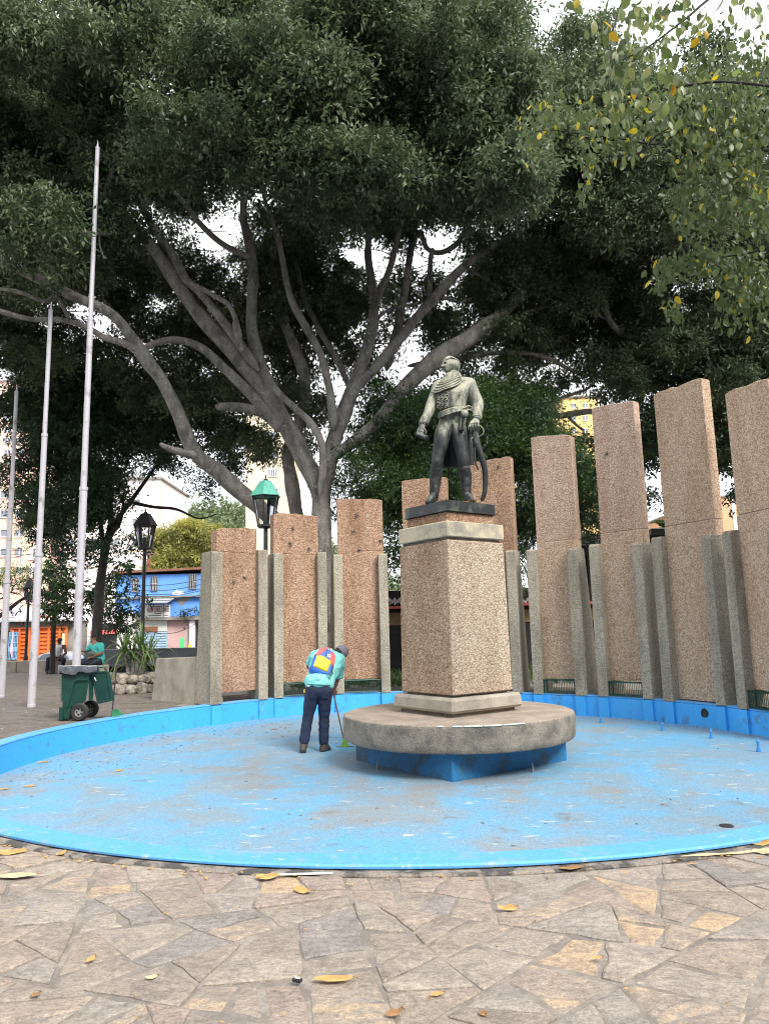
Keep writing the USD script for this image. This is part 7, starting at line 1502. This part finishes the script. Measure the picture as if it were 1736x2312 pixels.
obj('graffiti', cat_(gp), 'banner_white', db, label='pale scribbled graffiti above the red ledge')
rl = at(1340, 1215, 27); rlg = thing('railing', 'black metal railing with a white and pink banner behind the sixth and seventh slabs', 'railing', [rl[0], 27, 0])
a, b = at(1308, 1206, 27), at(1372, 1206, 27); 
for dz in (0, -.17, -.34): obj('rail', cyl(a + [0, 0, dz], b + [0, 0, dz], .018, 6), 'lamp_black', rlg)
for x in (1308, 1324, 1340, 1356, 1372): p = at(x, 1204, 27); obj('post', cyl([p[0], 27, 0.0], p, .02, 6), 'lamp_black', rlg)
obj('platform', box([a[0] - .3, 27.0, a[2] - .55], [b[0] + .6, 30.5, a[2] - .42]), 'dark_render', rlg); obj('platform_wall', box([a[0] - .2, 30.1, 0], [b[0] + .5, 30.4, a[2] - .553]), 'dark_render', rlg); obj('banner_sheet', box([a[0], 27.6, a[2] - .40], [b[0], 27.65, a[2] + .05]), 'banner_white', rlg); pk_ = at(1350, 1212, 27.57); obj('banner_mark', trimesh.convex.convex_hull(np.array([pk_ + [-.12, 0, -.15], pk_ + [.12, 0, -.15], pk_ + [.0, 0, .15], pk_ + [-.12, .03, -.15], pk_ + [.12, .03, -.15], pk_ + [0, .03, .15]])), 'banner_pink', rlg)
kr = at(1500, 1200, 26); kio = thing('kiosk', 'kiosk with a black flat roof behind the gap between the seventh and eighth slab', 'kiosk', [kr[0], 27, 0])
X0, X1, Z0, Z1 = rect(1470, 1194, 1535, 1207, 26); obj('roof', box([X0, 26, Z0], [X1, 29, Z1], .03), 'lamp_black', kio); obj('wall', box([X0 + .2, 26.6, 0], [X1 - .1, 28.8, Z0 - .003]), 'dark_render', kio); obj('roof_edge', box([X0 - .03, 25.95, Z1 + .003], [X1 + .03, 29.05, Z1 + .03]), 'sign_white', kio); obj('post', cyl([X0 + .55, 26.1, 0], [X0 + .55, 26.1, Z0], .03, 6), 'lamp_black', kio)
gpt = at(1500, 1215, 32); gpt[2] = 0; gpl = thing('palm_tree', 'bright green palm showing above the kiosk roof', 'tree', gpt); obj('trunk', tube([gpt, gpt + [0, 0, 2.6], at(1500, 1192, 32)], [.16, .13, .1], 8), 'bark', gpl)
for k in range(22):
    s = at(1500, 1192, 32); a_ = k * 2.4; el = .35 + .9 * ((k * 7) % 11) / 11; L = .95; d = np.array([math.cos(a_) * math.cos(el), math.sin(a_) * math.cos(el), math.sin(el)]); sd = np.cross(d, [0, 0, 1.]); sd /= np.linalg.norm(sd); P = [s + d * L * u - np.array([0, 0, .5 * u * u]) for u in np.linspace(0, 1, 6)]; v, f = [], []
    for q in range(1, 6):
        for sg in (-1, 1): k0 = len(v); v += [P[q - 1], P[q], P[q] + sd * sg * .2 + d * .1 - [0, 0, .06]]; f.append([k0, k0 + 1, k0 + 2])
    obj('frond', trimesh.Trimesh(np.array(v), f, process=False), 'bright_leaf', gpl)
# planting strip behind the basin wall
gs = []
for _ in range(500): gs.append([r4.uniform(-2.5, 5.5), r4.uniform(18.6, 23), r4.uniform(.02, .15)])
scatter('ground_cover', None, np.array(gs), [(cluster(91, 30, .22, (.1, .2), .25, -.6), 'bright_leaf')], 10, .5, 1.0, kind='stuff')
so_ = Polygon([bp(d, r_in(d) + .34) for d in range(-42, 88, 2)] + [bp(d, r_in(d) + 1.6) for d in range(86, -43, -2)]); obj('soil_bed', prism(so_, -.012, .035), 'soil', kind='structure')

# ------------------------------------------------------------------ fallen leaves and litter
def ground_leaf(label, x, y, L, W, ang, curl, m, z=0.012, ragged=0.0):
    c = on_z(x, y, z); n, k = 9, 5; v, f = [], []; rr = np.random.default_rng(int(x * 7 + y)); ca, sa_ = math.cos(ang), math.sin(ang)
    for i in range(n):
        u = i / (n - 1); w = W / 2 * (math.sin(math.pi * min(max(u, .02), .98)) ** .7) * (1 + rr.uniform(-ragged, ragged))
        for q in range(k):
            s = (q / (k - 1) - .5) * 2; px, py = (u - .5) * L, s * w; pz = max(.001, abs(curl) * .55 * (4 * (u - .5) ** 2 * (.9 if u > .5 else .25) + s * s * (.55 if s > 0 else -.15) + .3 * math.sin(u * 9 + x))); v.append(c + [px * ca - py * sa_, px * sa_ + py * ca, pz + .004 * rr.uniform(0, 1)])
    for i in range(n - 1):
        for q in range(k - 1): a = i * k + q; f += [[a, a + 1, a + k + 1], [a, a + k + 1, a + k]]
    r = thing('fallen_leaf', label, 'leaf', c); obj('blade', trimesh.Trimesh(np.array(v), f, process=False), m, r, smooth=True); e = c + np.array([ca, sa_, 0]) * L * .5
    obj('leaf_stalk', tube([e + [0, 0, curl * .7 + .004], e + np.array([ca, sa_, 0]) * L * .15 + [0, 0, .006]], .0022, 5), 'dry_leaf_brown', r); return r
GL = [('large pale orange leaf on the flagstones at the left edge below the rim', 26, 1926, .20, .11, .1, .02, 'dry_leaf'), ('cream coloured flat leaf at the far left edge of the flagstones', 36, 1978, .26, .10, .05, .004, 'dry_leaf_pale'),
      ('small orange leaf leaning on the kerb at the left', 138, 1929, .07, .05, .9, .02, 'dry_leaf'), ('domed tan leaf just below the white strip on the kerb', 604, 1981, .14, .09, .05, -.02, 'dry_leaf'),
      ('curled yellow brown leaf near the front of the basin', 684, 2014, .13, .06, -.6, .035, 'dry_leaf'), ('long ragged orange leaf beside the small black and white packet', 752, 2212, .17, .055, -.06, .012, 'dry_leaf'),
      ('small red orange leaf standing on a flagstone at the lower left', 205, 2169, .045, .03, 1.0, .02, 'dry_leaf'), ('bright yellow curled leaf on the flagstones right of centre', 1146, 2054, .10, .05, -.3, .035, 'dry_leaf'),
      ('small yellow leaf scrap at the lower left joint', 342, 2209, .05, .03, .3, .012, 'dry_leaf_pale'), ('brown leaf lying along the kerb right of centre', 1290, 1962, .15, .05, .1, .02, 'dry_leaf_brown'),
      ('brown curled leaf at the right edge below the rim', 1716, 1907, .16, .07, -.5, .05, 'dry_leaf'), ('long pale palm strip lying at the right edge of the flagstones', 1640, 1929, .62, .035, .12, .01, 'dry_leaf_pale'),
      ('pale fan shaped leaf end at the right edge', 1722, 1924, .14, .09, .1, .02, 'dry_leaf_pale'), ('dark red brown leaf at the bottom left of centre', 890, 2290, .07, .04, .4, .02, 'dry_leaf_brown'), ('small dark brown leaf at the bottom below the centre', 1090, 2292, .04, .025, -.8, .02, 'dry_leaf_brown'),
      ('tiny ochre leaf on the right flagstones', 1347, 2165, .05, .02, .1, .01, 'dry_leaf'), ('small pink brown leaf in the lower left', 80, 2248, .04, .03, .5, .01, 'dry_leaf_brown'), ('small tan leaf at the bottom centre', 985, 2247, .06, .025, .2, .008, 'dry_leaf')]
for t in GL: ground_leaf(*t)
for lb, x, y, L, a in (('orange dry leaf in the basin near its left wall', 97, 1722, .16, .1), ('orange and brown leaf in the basin at the far left', 66, 1776, .14, .2), ('small orange leaf in the basin at the left edge of the photo', 8, 1783, .12, .0), ('small tan leaf on the blue floor below the left wall', 268, 1741, .10, 1.2), ('dark twig like leaf on the blue floor left of the sweeping person', 618, 1648, .12, .3)):
    c0 = on_z(x, y, FLOOR); ground_leaf(lb, x, y, L, L * .5, a, .025, 'dry_leaf' if 'orange' in lb or 'tan' in lb else 'dry_leaf_brown', FLOOR + .006)
c = on_z(671, 2214, .016); pkt = thing('packet', 'small black packet with a white window on the flagstones near the bottom', 'packet', c)
obj('case', rotz(box(c - [.022, .011, .008], c + [.022, .011, .008], .004), -.45, c), 'cap_black', pkt); obj('label_strip', rotz(box(c + [-.013, -.006, .0085], c + [.014, .006, .0095]), -.45, c), 'sign_white', pkt)
c = on_z(689, 1974, .014); ws = thing('plastic_strip', 'white plastic strip lying along the front kerb of the basin', 'strip', c); obj('strip', box(c - [.17, .012, .004], c + [.17, .012, .004], .003), 'sign_white', ws)
# countless crumbs of leaf and bark: on the basin floor, thickest along the left wall and round the plinth, and on the plaza
r8 = np.random.default_rng(31); bits = []
def crumb(p, s):
    a = r8.uniform(0, 6.28); d = np.array([math.cos(a), math.sin(a), r8.uniform(-.15, .15)]) * s; q = np.array([-d[1], d[0], 0]) * r8.uniform(.2, .5); z = np.array([0, 0, r8.uniform(.002, .010)]); return trimesh.Trimesh([p - d, p + q + z, p + d, p - q + z * .4], [[0, 2, 1], [0, 3, 2]], process=False)
for _ in range(650):
    if r8.random() < .62: d, r_ = r8.uniform(-100, -15), None; r_ = r_in(d) - abs(r8.normal(0, 1.1)) - .03
    elif r8.random() < .5: d = r8.uniform(-20, 90); r_ = r_in(d) - abs(r8.normal(0, .25)) - .03
    else: d = r8.uniform(0, 360); r_ = 5.7 * math.sqrt(r8.random())
    q = bp(d, max(r_, .2), FLOOR + .004)
    if np.linalg.norm(q[:2] - PC) < 1.5: continue
    bits.append(crumb(q, r8.uniform(.008, .032)))
tag(obj('leaf_crumbs', cat_(bits), 'dry_leaf_brown', kind='stuff'))
bits = [crumb(np.array([r8.uniform(-3.5, 3.5), r8.uniform(2.8, 6.2), .012]), r8.uniform(.004, .014)) for _ in range(260)]; 
for _ in range(150):
    d = r8.uniform(128, 232); q = bp(d, r_in(d) + .33 + abs(r8.normal(0, .09)), .014); bits.append(crumb(q, r8.uniform(.008, .028)))
bits = [b for b in bits if not kerb_zone.contains(Point(b.vertices[0][:2]))]
tag(obj('plaza_crumbs', cat_(bits), 'dry_leaf', kind='stuff'))

sA, sB = at(1064, 1107, 15.9), at(1168, 1101, 15.6)
tag(obj('string', tube([sA, (sA + sB) / 2 - [0, 0, .02], sB], .006, 5), 'dry_leaf'), 'thin yellow string stretched across the reddish slab behind the sabre', 'string')
